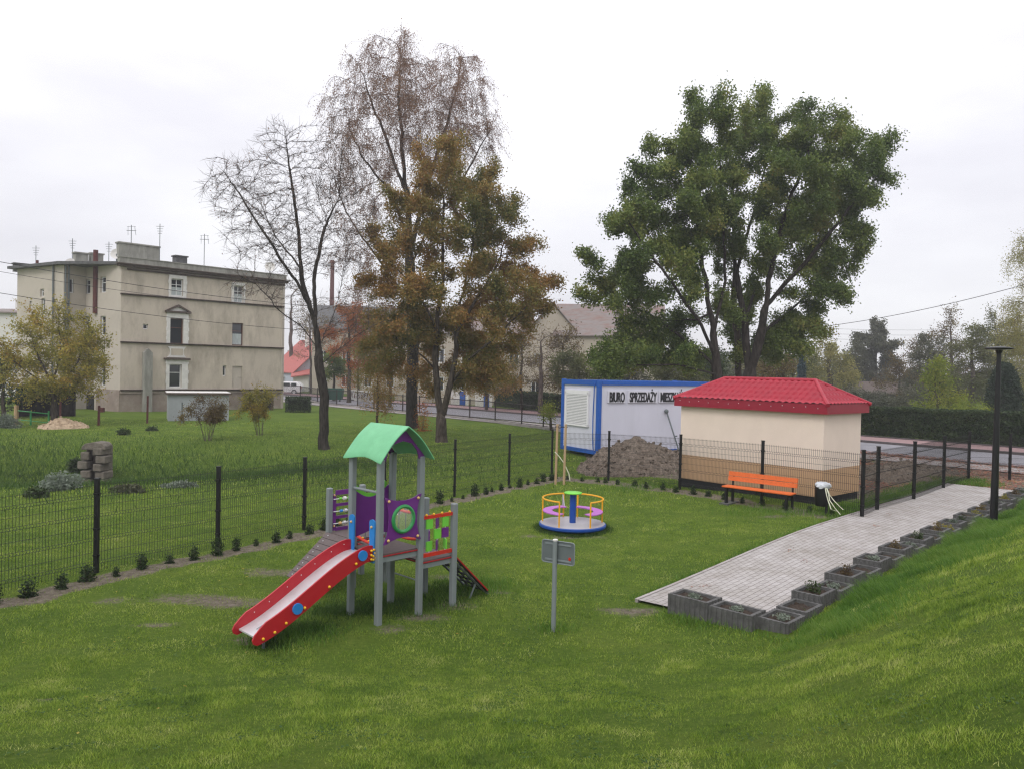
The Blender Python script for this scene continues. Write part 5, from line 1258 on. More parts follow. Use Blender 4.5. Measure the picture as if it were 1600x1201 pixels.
tr5 = [[onground(1122, Y5)]+tp(Y5, (1122, 600), (1118, 550), (1112, 500), (1100, 430), (1085, 350), (1080, 280), (1085, 220)), tp(Y5, (1119, 560), (1090, 500, -1), (1050, 440, -2), (1010, 390, -2), (980, 340, -2)), tp(Y5, (1114, 520), (1132, 440, 1), (1130, 350, 1), (1125, 260, 1), (1120, 180, 1)),
       tp(Y5, (1119, 570), (1070, 530, 1), (1010, 490, 1), (950, 460, 1)), tp(Y5, (1090, 500), (1040, 500, 3), (980, 520, 3)), tp(Y5, (1120, 585), (1060, 570, -2), (1000, 570, -2), (950, 580, -2))]
tree('green_oak', 'green oak on a single leaning stem directly behind the office container', tr5,
     [(1110, 165, 46, 38), (1075, 235, 65, 65), (1060, 320, 100, 90), (1040, 400, 100, 90), (1035, 270, 45, 40), (1000, 320, 50, 48), (1080, 330, 80, 80), (1130, 250, 50, 60), (965, 350, 28, 26), (990, 410, 60, 50), (950, 460, 55, 38), (915, 400, 28, 16, 0, 1.5), (1060, 440, 75, 55), (1000, 520, 70, 35), (945, 525, 38, 25), (1070, 540, 60, 35, 0, .8), (960, 560, 50, 22), (900, 395, 14, 10, 0, 2), (1130, 145, 16, 18), (1000, 550, 90, 38, -1), (1060, 560, 80, 34, 2), (940, 545, 50, 35), (1090, 520, 80, 50, 2), (905, 400, 22, 14, 0, 2)],
     Y5, 4000, .36, .60, .27, 'barkd', 'oakleaf', 155000, (.09, .17), 3, (.3, .8), .008, 0, 2, seed=23, cmin=.07, tip=.011, up=.04, wob=.25, jit=.18, lw=.62)
# slim stem between the two oaks
b6 = onground(1152, 42.5)
tree('slender_tree', 'slim straight grey brown stem between the two green oaks', [[b6]+tp(42.5, (1152, 590), (1150, 520), (1148, 440))], [(1148, 430, 35, 60)], 42.5, 160, .4, .7, .17, 'barkb', 'oakleaf', 3500, (.1, .17), 2, (.3, .6), .008, seed=24)
# yellow-green tree in front of the beige house
Y7 = G(82, 664)[1]
b7 = G(84, 664)
tree('yellow_tree', 'round yellow green tree in front of the left wing of the beige house', [[b7]+tp(Y7, (84, 625), (82, 600)), tp(Y7, (82, 600), (60, 560), (45, 520)), tp(Y7, (82, 600), (95, 550), (90, 500)), tp(Y7, (84, 610), (120, 570), (140, 520)), tp(Y7, (84, 610), (40, 580, -1), (15, 560, -1))],
     [(85, 560, 62, 52), (40, 560, 40, 45), (130, 540, 38, 45), (85, 505, 45, 30), (145, 600, 25, 28), (15, 590, 25, 32), (60, 605, 45, 22), (130, 495, 18, 18), (85, 560, 85, 65, 0, .6), (30, 545, 30, 40)], Y7, 2600, .26, .42, .15, 'barkb', 'yellowleaf', 24000, (.08, .16), 4, (.35, .9), .009, 0, 2, seed=31, up=.12, tip=.010, jit=.16, cmin=.3)
# two half-bare bushes with yellow leaves
for i, (px, py, hw, hh, sd_, lab) in enumerate(((325, 688, 36, 66, 41, 'twiggy bush with sparse yellow leaves, left one of the pair on the lawn'), (407, 680, 34, 76, 42, 'taller twiggy bush with yellow brown leaves, right one of the pair on the lawn'))):
    p = G(px, py); Yb = p[1]; tr = []
    for k in range(12):
        a = random.uniform(-1, 1); q = p+np.array([a*.18, random.uniform(-.15, .15), -.02]); tr.append([q]+[PY(px+a*hw*.55, py-hh*.55, Yb+random.uniform(-.5, .5)), PY(px+a*hw*1.0+random.uniform(-6, 6), py-hh*random.uniform(.8, 1.3), Yb+random.uniform(-1, 1))])
    tr = [[p-[0, 0, .05], p+[0, 0, .1]]]+tr
    tree('bush', lab, tr, [(px, py-hh*.28, hw*.85, hh*.26), (px, py-hh*.50, hw*1.15, hh*.42), (px+5, py-hh*.7, hw*.95, hh*.3)], Yb, 800, .16, .26, .035, 'twig', 'yellowleaf' if i else 'brownbush', 6500, (.05, .10), 3, (.2, .5), .006, 0, 2, seed=sd_, tip=.007, flare=0, cat='bush', minr=.05, jit=.07, trunkname='stems', maxz=lambda P, z=p[2]: np.clip(1.35-(P[:, 2]-z)/2.6, .10, 1), group='half bare bushes on the lawn')

def shrub(name, label, c, rx, ry, rz, n, leaf_m, lsize=(.05, .09), seed=1, group=None, cat='shrub', stems=9, lumps=9, shell=.5, box=None, jit=.03, stemr=.008, hang=0.0, bark_m='twig'):
    """a shrub: fan of stems plus leaves in lumps through its volume; c = ground point"""
    r_ = np.random.default_rng(seed); root = thing(name, label, cat, c, group); c = np.array(c, float)
    L_ = r_.normal(size=(lumps, 3)); L_ /= np.linalg.norm(L_, axis=1)[:, None]; L_ *= r_.uniform(.35, .85, lumps)[:, None]; L_[:, 2] = np.abs(L_[:, 2])*.9+.1
    mb = MB()
    for k in range(stems): q = L_[k % lumps]*np.array([rx, ry, rz*1.0]); mb.tube([c+q*[.08, .08, 0], c+q*[.5, .5, .55], c+q*[1, 1, 1.1]], [stemr, stemr*.8, stemr*.4], 4, cap=False)
    mb.build('stems', M[bark_m], root)
    k = r_.integers(0, lumps, n); d = r_.normal(size=(n, 3)); d /= np.linalg.norm(d, axis=1)[:, None]; d *= (r_.random(n)**(1/3*(1-shell)+.05))[:, None]
    P = c+(L_[k]*.62+d*.46)*np.array([rx, ry, rz]); P[:, 2] = np.maximum(P[:, 2], c[2]+.02)
    V, F = leafquads(P, r_, lsize[0], lsize[1], .6, jit, hang); raw_mesh('foliage', V, F, M[leaf_m], root, attrs={'rnd': ('FACE', r_.random(len(F)))}); return root
# young shrubs in the mulch strip: a few variants, copied
protos = []
for k in range(4): 
    o = shrub('young_shrub', 'x', (0, 0, 0), .11+.02*k, .12, .30+.02*k, 420, 'shrubleaf', (.025, .05), seed=60+k, cat='shrub', lumps=11, stems=7, stemr=.005, shell=.2, jit=.012); protos.append(o)
used = [0]*4
def put_shrub(x, y, label, group, s=1.0):
    k = random.randrange(4); o = protos[k] if not used[k] else copy_tree(protos[k]); used[k] = 1
    o.location = (x, y, h1(x, y)); o.rotation_euler = (0, 0, random.uniform(0, 6.28)); o.scale = (s, s, s*random.uniform(.85, 1.15)); tag(o, label, 'shrub', group); return o
names = ['in front of the nearest left bay', 'between the first and second fence posts from the left', 'between the second and third fence posts from the left', 'behind the purple abacus of the play tower', 'right of the green tower roof', 'right of the green tower roof', 'near the fence corner stakes', 'near the fence corner stakes']
acc = 0
for (a_, b__), i in zip(zip(FL[:-1], FL[1:]), range(20)):
    a_ = np.array(a_); b__ = np.array(b__); L_ = np.linalg.norm(b__-a_); d = (b__-a_)/L_; nn = np.array([d[1], -d[0]]); t_ = acc
    lab = ['beside the left mesh fence at the picture edge', 'beside the nearest full bay of the left fence', 'between the first and second fence posts from the left', 'between the second and third fence posts from the left', 'behind the play tower ramp', 'behind the play tower', 'between the two fence posts right of the tower roof', 'close to the timber stakes'][min(i, 7)]
    while t_ < L_:
        p = a_+d*t_+nn*(.42+random.uniform(-.06, .06)); put_shrub(p[0], p[1], 'small dark shrub in mulch '+lab, 'young shrubs along the left fence', random.uniform(.55, 1.25)); t_ += .46+random.uniform(-.04, .07)
    acc = t_-L_
for (a_, b__), i in zip(zip(FB[:-1], FB[1:]), range(4)):
    a_ = np.array(a_); b__ = np.array(b__); L_ = np.linalg.norm(b__-a_); d = (b__-a_)/L_; nn = np.array([d[1], -d[0]]); nn = nn if nn@(-a_) > 0 else -nn
    lab = ['between the timber stakes and the first post of the back fence', 'in front of the earth pile', 'left of the orange bench', 'behind the orange bench and bin'][i]
    t_ = .3
    while t_ < L_: p = a_+d*t_+nn*(.38+random.uniform(-.1, .1)); put_shrub(p[0], p[1], 'low shrub '+lab, 'young shrubs along the back fence', random.uniform(.7, 1.0)); t_ += .6
# small plants growing in the planters
for i, (p, kind, o, lab) in enumerate(PLANT):
    if kind == 'none': continue
    lm = {'green': 'hedge', 'red': 'brownbush', 'grey': 'greyleaf', 'yellow': 'yellowleaf'}[kind]
    s = {'green': (.16, .22, 260), 'red': (.14, .22, 200), 'grey': (.15, .10, 200), 'yellow': (.16, .18, 240)}[kind]
    shrub('planter_plant', {'green': 'small leafy green plant', 'red': 'straggly plant with red brown leaves', 'grey': 'silvery plant', 'yellow': 'low yellow leaved plant'}[kind]+' in the '+lab.replace(' in the row along the path, from the near end', ' of the row').replace(' at the near end of the path', '').replace('concrete ', '').replace(', counted from the near end', '').replace(' along the path', '').replace('grey ribbed ', '').replace(', at the corner where the tall bank grass starts', '').replace('nearest grey ', 'corner '), p, s[0], s[0], s[1], s[2], lm, (.02, .045), seed=200+i, group='plants in the concrete planters', cat='plant', stems=6, stemr=.004, jit=.01)
# ------------------------------------------------------------------ things on and behind the lawn
def gp(px, py): p = G(px, py); return p
# old stone ring in the ditch: stacked broken concrete blocks round a shaft
p = G(150, 757); p[2] -= .05; k_ = p[1]/FPX; sw, shh = 39*k_, 69*k_
st = thing('stone_shaft', 'crumbling grey stone shaft standing in the weedy ditch', 'stonework', p)
M['stone'] = mat('weathered_stone', (.15, .13, .105), 1, .4, 4, 1.0, 18, dirt=(.06, .06, .045), dscale=2.5, damt=.8)
r_ = random.Random(5)
for side in (-1, 1):
    for k in range(4 if side < 0 else 5):
        mb = MB(); z = p[2]+shh*(k+.5)/(5.0 if side < 0 else 5.6); w_ = sw*.38*r_.uniform(.75, 1.2); a_ = r_.uniform(-.22, .22); b_r = r_.uniform(-.05, .05); mb.M = frame([p[0]+side*sw*.31+r_.uniform(-.06, .06), p[1]-.1+r_.uniform(-.08, .08), z], [math.cos(a_), math.sin(a_), b_r], [-math.sin(a_), math.cos(a_), 0]); mb.bevbox((0, 0, 0), (w_, .55*r_.uniform(.8, 1.15), shh/5.6*r_.uniform(.90, 1.0)), .03); mb.build('stone_block', M['stone'], st)
mb = MB(); mb.bevbox((p[0], p[1]+.25, p[2]+shh*.46), (sw*.9, .4, shh*.92), .04); mb.build('back_stone', M['stone'], st)
mb = MB(); mb.prism([(p[0]-sw*.46, p[2]+shh*.84), (p[0]+sw*.5, p[2]+shh*.84), (p[0]+sw*.49, p[2]+shh*.93), (p[0]+sw*.36, p[2]+shh*1.0), (p[0]+sw*.05, p[2]+shh*1.02), (p[0]-sw*.30, p[2]+shh*.98), (p[0]-sw*.44, p[2]+shh*.91)], p[1]-.30, p[1]+.34); mb.build('cap_stone', M['stone'], st, bevel=.025)
mb = MB(); mb.box((p[0], p[1]-.02, p[2]+shh*.5), (sw*.2, .2, shh*.7)); mb.build('niche_shade_box', M['barkd'], st)  # solid dark box; its colour paints the shade inside a niche
M['ditchw'] = leafmat('dull_weeds', [(0, (.04, .05, .02)), (1.0, (.11, .11, .06))], 1.5, .2)
# weeds round it
for i, (px, py, w_, h_, lm, lab) in enumerate(((95, 765, 40, 32, 'greyleaf', 'silvery grey weed clump left of the stone shaft'), (60, 775, 25, 18, 'hedge', 'dark low weeds at the far left of the ditch'), (195, 768, 34, 12, 'ditchw', 'low dull weed clump right of the stone shaft'), (120, 735, 20, 25, 'hedge', 'green leafy weed against the left side of the stone shaft'), (280, 760, 36, 9, 'greyleaf', 'long low greyish weed patch in the ditch bottom'), (193, 679, 14, 13, 'hedge', 'small dark round shrub, left one of two before the grey shed'), (237, 673, 13, 10, 'hedge', 'small dark round shrub, right one of two before the grey shed'))):
    p = G(px, py); k_ = p[1]/FPX
    shrub('weed_clump' if i < 5 else 'low_shrub', lab, p, w_*k_, w_*k_*.8, h_*k_, 1500 if i < 5 else 700, lm, (.06, .12), seed=300+i, cat='weeds' if i < 5 else 'shrub', stemr=.006)
# clipped box shrubs beside the house corner
def boxhedge(name, label, c, ex, Lx, Wy, Hz, n, lm, seed, lsize=(.06, .12), group=None, cat='hedge', trunk=True, zoff=0):
    r_ = np.random.default_rng(seed); root = thing(name, label, cat, c, group); ex = nrm([ex[0], ex[1], 0]); ey = np.array([-ex[1], ex[0], 0.])
    u, v, w_ = r_.random(n), r_.random(n), r_.random(n); face = r_.random(n); d = r_.random(n)**2*.18
    u = np.where(face < .08, d/Lx, np.where(face < .16, 1-d/Lx, u)); v = np.where((face >= .16) & (face < .50), d/Wy, np.where((face >= .5) & (face < .70), 1-d/Wy, v)); w_ = np.where(face >= .70, 1-d/Hz, w_)
    bul = .06*noise2(u*Lx, w_*Hz*2, 2.2, seed)
    P = np.array(c)+ex*((u-.0)*Lx)[:, None]+ey*(((v-.5)*Wy)*(1+bul/Wy*3))[:, None]; P[:, 2] += w_*Hz*(1+bul*.6)+zoff
    V, F = leafquads(P, r_, lsize[0], lsize[1], .6, .03); raw_mesh('foliage', V, F, M[lm], root, attrs={'rnd': ('FACE', r_.random(n))})
    mb = MB(frame(c, ex, ey)); ns_ = max(2, int(Lx/1.0))
    for i in range(ns_): mb.tube([(Lx*(i+.5)/ns_, 0, -.1), (Lx*(i+.5)/ns_+.1, .05, Hz*.85)], .03, 5)
    mb.build('stems', M['barkd'], root)
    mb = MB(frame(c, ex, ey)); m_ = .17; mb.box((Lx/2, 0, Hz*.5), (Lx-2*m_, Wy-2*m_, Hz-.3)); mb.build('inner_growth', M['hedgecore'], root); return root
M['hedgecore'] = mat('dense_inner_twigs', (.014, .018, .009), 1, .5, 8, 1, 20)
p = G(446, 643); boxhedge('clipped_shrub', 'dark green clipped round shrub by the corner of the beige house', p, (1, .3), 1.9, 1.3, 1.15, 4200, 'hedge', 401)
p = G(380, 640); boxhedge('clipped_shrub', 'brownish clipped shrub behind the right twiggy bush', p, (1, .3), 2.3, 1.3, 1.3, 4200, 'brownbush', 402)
# hedges across the street
def hedge_px(label, pa, pb, hpx, seed, n, W_=1.3, lm='hedge'):
    a_ = G(*pa); b__ = G(*pb); a_[2] = b__[2] = 0; L_ = np.linalg.norm(b__-a_); Hz = hpx*a_[1]/FPX; e_ = (b__-a_)/L_; ey = np.array([-e_[1], e_[0], 0]); return boxhedge('hedge', label, a_+ey*W_/2*(1 if ey[1] > 0 else -1), b__-a_, L_, W_, Hz, n, lm, seed, (.08, .17))
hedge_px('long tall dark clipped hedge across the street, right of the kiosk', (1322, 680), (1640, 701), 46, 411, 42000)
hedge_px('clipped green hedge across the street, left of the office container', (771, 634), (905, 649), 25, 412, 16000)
# earth pile by the container, dug heaps beside the kiosk, sand heap far left
def heap(name, label, pts, res, mt, seed, cat='earth pile', rough=.10):
    """pts: list of (x,y,radius,height) mounds"""
    x0 = min(p[0]-p[2]*1.2 for p in pts); x1 = max(p[0]+p[2]*1.2 for p in pts); y0 = min(p[1]-p[2]*1.2 for p in pts); y1 = max(p[1]+p[2]*1.2 for p in pts)
    xs, ys = np.arange(x0, x1, res), np.arange(y0, y1, res); X_, Y_ = np.meshgrid(xs, ys); Z_ = np.zeros_like(X_)-.1
    r_ = np.random.default_rng(seed)
    for (a_, b__, R_, h_) in pts:
        d = np.hypot(X_-a_, Y_-b__)/R_*(1+.12*noise2(X_, Y_, 2.5, seed)); Z_ = np.maximum(Z_, h_*(1-np.clip(d, 0, 1.3))**1.0*1.0 if False else h_*(np.clip(1-d, -.2, 1))**.9 if False else np.where(d < 1, h_*(1-d)**.85, -.1))
    Z_ = Z_+np.where(Z_ > .0, rough*noise2(X_, Y_, 5, seed+1)*.6+rough*.5*noise2(X_, Y_, 14, seed+2)+r_.normal(size=Z_.shape)*rough*.18, 0)
    Z_ = Z_+H(X_, Y_); V = np.stack([X_, Y_, Z_], -1).reshape(-1, 3); n = len(xs); I = (np.arange(len(ys)-1)[:, None]*n+np.arange(n-1)[None]).ravel()
    c_ = (pts[0][0], pts[0][1], h1(pts[0][0], pts[0][1])); root = thing(name, label, cat, c_); raw_mesh('mound', V, np.stack([I, I+1, I+1+n, I+n], 1), M[mt], root, smooth=True)
    # clods and roots on it
    nn = int(160*sum(p[2] for p in pts)); k = r_.integers(0, len(X_.ravel()), nn); P = V[k][Z_.ravel()[k]-H(V[k][:, 0], V[k][:, 1]) > .03]; cl_ = MB()
    for q in P[:400]: s = r_.uniform(.015, .055); cl_.box(q+[0, 0, s*.3], (s*2, s*1.4, s*1.2), np.linalg.qr(r_.normal(size=(3, 3)))[0])
    tag(cl_.build('clods', M[mt], root), kind='stuff'); return root
c1 = PZ(990, 745, .2); kk = 27.2
c1 = PY(990, 720, 27.3)
heap('earth_pile', 'tall brown pile of dug earth in front of the white office container', [(c1[0], c1[1], 2.0, 1.15), (c1[0]+.9, c1[1]-.2, 1.5, .8), (c1[0]-.8, c1[1]-.1, 1.3, .45), (c1[0]+1.9, c1[1]-.9, 1.2, .45)], .055, 'dirtpile', 71)
c2 = G(1395, 750); heap('earth_pile', 'low dark heap of dug earth between the kiosk and the street', [(c2[0], c2[1]+.5, 1.3, .45), (c2[0]-1.2, c2[1]+1.6, 1.2, .5), (c2[0]+1.4, c2[1]+2.0, 1.3, .35), (c2[0]+2.8, c2[1]+3.2, 1.2, .25)], .06, 'dirtpile', 72)
c3 = G(95, 668); heap('sand_heap', 'small heap of pale sand and rubble beside the green railing', [(c3[0], c3[1], 1.1, .55), (c3[0]+.8, c3[1], .8, .35)], .07, 'sand', 73, 'sand heap')
# green railing, red posts
p0, p1 = G(28, 664), G(76, 664); root = thing('green_railing', 'thin green metal railing in front of the dark carport', 'railing', p0); mb = MB()
zt1, zt2 = PY(28, 641, p0[1])[2], PY(76, 646, p1[1])[2]
mb.tube([(p0[0], p0[1], zt1), (p1[0], p1[1], zt2)], .035, 6); mb.tube([(p0[0], p0[1], zt1-.5), (p1[0], p1[1], zt2-.5)], .025, 6); mb.build('rail', M['dgreen'], root)
for px in (48, 76): q = G(px, 664); mb = MB(); mb.tube([(q[0], q[1], q[2]-.1), (q[0], q[1], zt1)], .05, 6); mb.build('post', M['dgreen'], root)
for px, yb, yt, r__, mt, lab in ((84, 658, 622, .16, 'rust', 'thick rust red pipe post left of the sand heap'), (94, 655, 626, .06, 'rust', 'thin rust red post beside the thick red pipe'), (154, 664, 633, .07, 'rust', 'rust red stub post in the lawn before the dark door'), (230, 661, 618, .06, 'rust', 'rust red post left of the grey shed'), (284, 661, 628, .045, 'greyd', 'thin dark post in front of the grey shed'), (25, 663, 633, .12, 'wood', 'weathered wooden post at the left end of the green railing')):
    q = G(px, yb); mb = MB(); mb.tube([(q[0], q[1], q[2]-.1), (q[0]+.02, q[1], PY(px, yt, q[1])[2])], r__, 8); tag(mb.build('post', M[mt], loc=q), lab, 'post')
q = PY(157, 645, 55); mb = MB(frame(q, [1, 0, 0], [0, 1, 0])); mb.box((0, .1, 0), (.35, .3, .8)); mb.box((0, -.09, 0), (.2, .08, .3)); tag(mb.build('meter_cabinet', M['rust'], loc=q), 'small rust red cabinet on the corner of the beige house', 'cabinet')
# dark open carport behind the railing
q = PY(58, 640, 49); cp = thing('carport', 'dark open lean-to behind the yellow tree', 'carport', (q[0], q[1], 0)); mb = MB(); mb.box((q[0], q[1]+2, .95), (2.6, .1, 2.0)); mb.box((q[0]-1.3, q[1]+1, .95), (.1, 2, 2.0)); mb.build('wall', M['barkd'], cp)
mb = MB(); mb.box((q[0], q[1]+.9, 2.0), (3.0, 2.6, .1)); mb.build('roof', M['roofing'], cp)

# chain link fence on a concrete plinth along the street
cf_px = [(-0.5, 0), ]
CFp = [PZ(x, y, 0)[:2] for x, y in ((442, 619), (469, 623.5), (496, 629.5), (526, 634), (558.6, 636.5), (584, 641.7), (629, 645), (655, 648), (697, 651.5), (733.8, 655.6), (773.5, 660), (815, 665.6), (848.8, 670), (886, 675))]
CFp = CFp+[CFp[-1]+np.array(RD)*2.6]
root = thing('chain_link_fence', 'brown framed chain link fence with a low concrete base along the street', 'fence', (*CFp[-1], 0))
M['cfence'] = mat('brown_fence_steel', (.030, .022, .02), .7, .3)
for p in CFp:
    mb = MB(); z = h1(p[0], p[1]); mb.box((p[0], p[1], z+.72), (.085, .085, 1.6)); mb.build('post', M['cfence'], root)
for a_, b__ in zip(CFp[:-1], CFp[1:]):
    a_ = np.array([*a_, h1(*a_)]); b__ = np.array([*b__, h1(*b__)]); e_ = nrm(b__-a_); L_ = np.linalg.norm(b__-a_); mb = MB(); mb.tube([a_+[0, 0, 1.42], b__+[0, 0, 1.42]], .03, 5); mb.tube([a_+[0, 0, .2], b__+[0, 0, .2]], .02, 5); mb.build('rail', M['cfence'], root)
    V = []; F = []; sp_ = .13; Hh = 1.2; n = int((L_+Hh)/sp_); s1 = nrm([e_[1], -e_[0], 0])
    for sg in (1, -1):
        for k in range(n):
            u0 = -Hh+k*sp_ if sg > 0 else k*sp_; u1 = u0+Hh*sg*1.0
            # clip to the bay
            A_u, A_z, B_u, B_z = u0, 0., u1, Hh
            def clipu(u, z, U, Z, lim):
                t_ = (lim-u)/(U-u); return lim, z+(Z-z)*t_
            if A_u > B_u: A_u, A_z, B_u, B_z = B_u, B_z, A_u, A_z
            if B_u <= 0 or A_u >= L_: continue
            if A_u < 0: A_u, A_z = clipu(A_u, A_z, B_u, B_z, 0)
            if B_u > L_: B_u, B_z = clipu(B_u, B_z, A_u, A_z, L_)
            P = a_+e_*A_u+[0, 0, .2+A_z]; Q = a_+e_*B_u+[0, 0, .2+B_z]; d_ = nrm(Q-P+1e-9); s2 = np.cross(d_, s1); r__ = .0045; b0_ = len(V)
            for X_ in (P, Q):
                for th in (0, 2.094, 4.189): V.append(X_+r__*(math.cos(th)*s1+math.sin(th)*s2))
            for j in range(3): F.append((b0_+j, b0_+(j+1) % 3, b0_+3+(j+1) % 3, b0_+3+j))
    if F: raw_mesh('chain_mesh', V, F, M['cfence'], root)
    mb = MB(frame(a_, e_, s1)); mb.box((L_/2, 0, .04), (L_, .16, .24)); mb.build('base_wall', M['pave'], root)

# ------------------------------------------------------------------ far buildings and street clutter
def simple_house(name, label, cat, c_, ex, Lx, Wy, eave, ridge, wallm, roofm, wins=(), z=0., over=.3, ridge_along='x', chimneys=()):
    """c_: front left corner on the ground (x,y); ex: direction of the front; house goes away from the viewer"""
    ex = nrm([ex[0], ex[1], 0]); ey = np.array([-ex[1], ex[0], 0.]); fr = frame([c_[0], c_[1], z], ex, ey); root = thing(name, label, cat, (c_[0], c_[1], z))
    W = Wall(c_, np.array(c_)+ex[:2]*Lx); hl = [h for h in wins]
    W.n = -ey; W.M = frame([c_[0], c_[1], z], ex, -ey)
    wall_holes(W, 0, Lx, -.5, eave, hl, .15).build('wall', M[wallm], root)
    for h in hl: window(W, root, h, 'winwhite', bars=(1, 0), fw=.1, depth=.12)
    mb = MB(fr); t_ = .2
    mb.box((t_/2, Wy/2+.01, eave/2-.25), (t_, Wy, eave+.5)); mb.box((Lx-t_/2, Wy/2+.01, eave/2-.25), (t_, Wy, eave+.5)); mb.box((Lx/2, Wy-t_/2, eave/2-.25), (Lx-2*t_, t_, eave+.5))
    if ridge_along == 'x': pts = [(0, eave), (Wy, eave), (Wy/2, ridge-.1)]
    else: pts = None
    if pts:
        for x in (.0, Lx-t_):
            mb.add([[x, y, zz] for y, zz in pts]+[[x+t_, y, zz] for y, zz in pts], [(0, 1, 2), (3, 5, 4), (0, 3, 4, 1), (1, 4, 5, 2), (2, 5, 3, 0)])
    else:
        for y in (.0, Wy-t_): mb.add([[x, y, zz] for x, zz in ((0, eave), (Lx, eave), (Lx/2, ridge-.1))]+[[x, y+t_, zz] for x, zz in ((0, eave), (Lx, eave), (Lx/2, ridge-.1))], [(0, 1, 2), (3, 5, 4), (0, 3, 4, 1), (1, 4, 5, 2), (2, 5, 3, 0)])
    mb.build('side_wall', M[wallm], root)
    mb = MB(fr); o_ = over; th = .12
    if ridge_along == 'x':
        sl = (ridge-eave)/(Wy/2)
        for sg, y0 in ((1, -o_), (-1, Wy+o_)): a = [(-o_, y0, eave-sl*o_), (Lx+o_, y0, eave-sl*o_), (Lx+o_, Wy/2, ridge), (-o_, Wy/2, ridge)]; mb.add(a+[(x, y, q+th) for x, y, q in a], [(0, 1, 2, 3), (4, 5, 6, 7), (0, 1, 5, 4), (1, 2, 6, 5), (2, 3, 7, 6), (3, 0, 4, 7)])
    else:
        sl = (ridge-eave)/(Lx/2)
        for x0 in (-o_, Lx+o_): a = [(x0, -o_, eave-sl*o_), (x0, Wy+o_, eave-sl*o_), (Lx/2, Wy+o_, ridge), (Lx/2, -o_, ridge)]; mb.add(a+[(x, y, q+th) for x, y, q in a], [(0, 1, 2, 3), (4, 5, 6, 7), (0, 1, 5, 4), (1, 2, 6, 5), (2, 3, 7, 6), (3, 0, 4, 7)])
    rf = mb.build('roof', M[roofm], root)
    for (x, y, h_, cm) in chimneys: mb = MB(fr); mb.box((x, y, ridge+h_/2-.6), (.7, .7, h_+1)); mb.box((x, y, ridge+h_-.1), (.85, .85, .15)); mb.build('chimney', M[cm], rf)
    return root
M['pinkroof'] = mat('faded_red_roof', (.40, .12, .105), .8, .08, 3); M['paleblue'] = mat('pale_grey_wall', (.42, .44, .50), .9, .05)
M['rustroof'] = mat('rusty_grey_roof', (.21, .185, .175), .9, .15, 2, dirt=(.20, .10, .075), dscale=.6, damt=.9, stretch=(1, 4, 1)); M['farwall'] = mat('far_beige_wall', (.42, .37, .30), .95, .08, .8, dirt=(.33, .29, .24), dscale=.3, damt=.6)
M['whitewall'] = mat('far_white_wall', (.62, .60, .57), .9, .06)
a = PZ(437, 600, 0); a = PY(437, 560, 95)
# red-roofed house right of the beige house: gable faces right, roof slope faces the viewer
g0 = PY(420, 586, 118); g1 = PY(458, 586, 112)
simple_house('red_roof_house', 'house with a faded red tiled roof and pale gable just right of the beige house', 'house', (g0[0], g0[1]), (g1[0]-g0[0], g1[1]-g0[1]), 8.4, 10.5, PY(450, 580, 112)[2], PY(450, 531, 117)[2], 'paleblue', 'pinkroof', [(2, 3, .8, 2.0), (4.6, 5.5, .8, 2.0)], chimneys=((4.2, 4.3, 1.6, 'trim'),))
q = PY(458, 580, 110); lt = thing('entrance_annex', 'low annex with a strip of red roof beside the red-roofed house', 'annex', (q[0], q[1], 0)); mb = MB(frame([q[0], q[1], 0], nrm([1, .25, 0]), nrm([-.25, 1, 0]))); mb.box((1.1, 1.5, .9), (2.2, 3, 2.6)); mb.build('wall', M['whitewall'], lt)
mb = MB(frame([q[0], q[1], 0], nrm([1, .25, 0]), nrm([-.25, 1, 0]))); mb.add([[-.3, -.5, 1.95], [2.5, -.5, 2.4], [2.5, 3, 3.1], [-.3, 3, 2.7], [-.3, -.5, 2.1], [2.5, -.5, 2.55], [2.5, 3, 3.25], [-.3, 3, 2.85]], [(0, 1, 2, 3), (4, 5, 6, 7), (0, 1, 5, 4), (1, 2, 6, 5), (2, 3, 7, 6), (3, 0, 4, 7)]); mb.build('roof', M['pinkroof'], lt)
g0 = PY(487, 560, 104); simple_house('townhouse', 'pale grey two storey house seen between the bare tree and the brown oak', 'house', (g0[0], g0[1]), (1, .1), 12, 9, PY(500, 512, 104)[2], PY(500, 478, 108)[2], 'farwall', 'roofing', [(1, 2.1, 1, 2.6), (4, 5.1, 1, 2.6), (7, 8.1, 1, 2.6), (10, 11.1, 1, 2.6), (1, 2.1, 4.2, 5.8), (4, 5.1, 4.2, 5.8), (7, 8.1, 4.2, 5.8), (10, 11.1, 4.2, 5.8)])
g0 = PY(618, 560, 88); simple_house('townhouse', 'long beige house mostly hidden behind the autumn oak', 'house', (g0[0], g0[1]), (1, .0), 15.5, 10, PY(760, 520, 88)[2], PY(760, 480, 92)[2], 'farwall', 'rustroof', [(x, x+1.1, z_, z_+1.6) for x in (1.5, 4.5, 7.5, 10.5, 13) for z_ in (1.1, 4.3)])
g0 = PY(812, 560, 80); simple_house('barn_house', 'large beige gabled house with a rust streaked roof left of the green oak', 'house', (g0[0], g0[1]), (1, -.05), 6.6, 13, PY(830, 530, 80)[2], PY(850, 478, 80)[2]+.3, 'farwall', 'rustroof', [(1.5, 2.3, 4.3, 5.4), (4.6, 5.4, 4.3, 5.4), (1.2, 2.2, 1, 2.5)], ridge_along='y')
g0 = PY(868, 560, 79.5); simple_house('side_barn', 'low pitched building with a rusty roof running right behind the green oak', 'house', (g0[0], g0[1]), (1, -.12), 11, 9, PY(900, 522, 79)[2], PY(900, 476, 83)[2], 'farwall', 'rustroof', [(2, 3, 1, 2.4), (6, 7, 1, 2.4)])
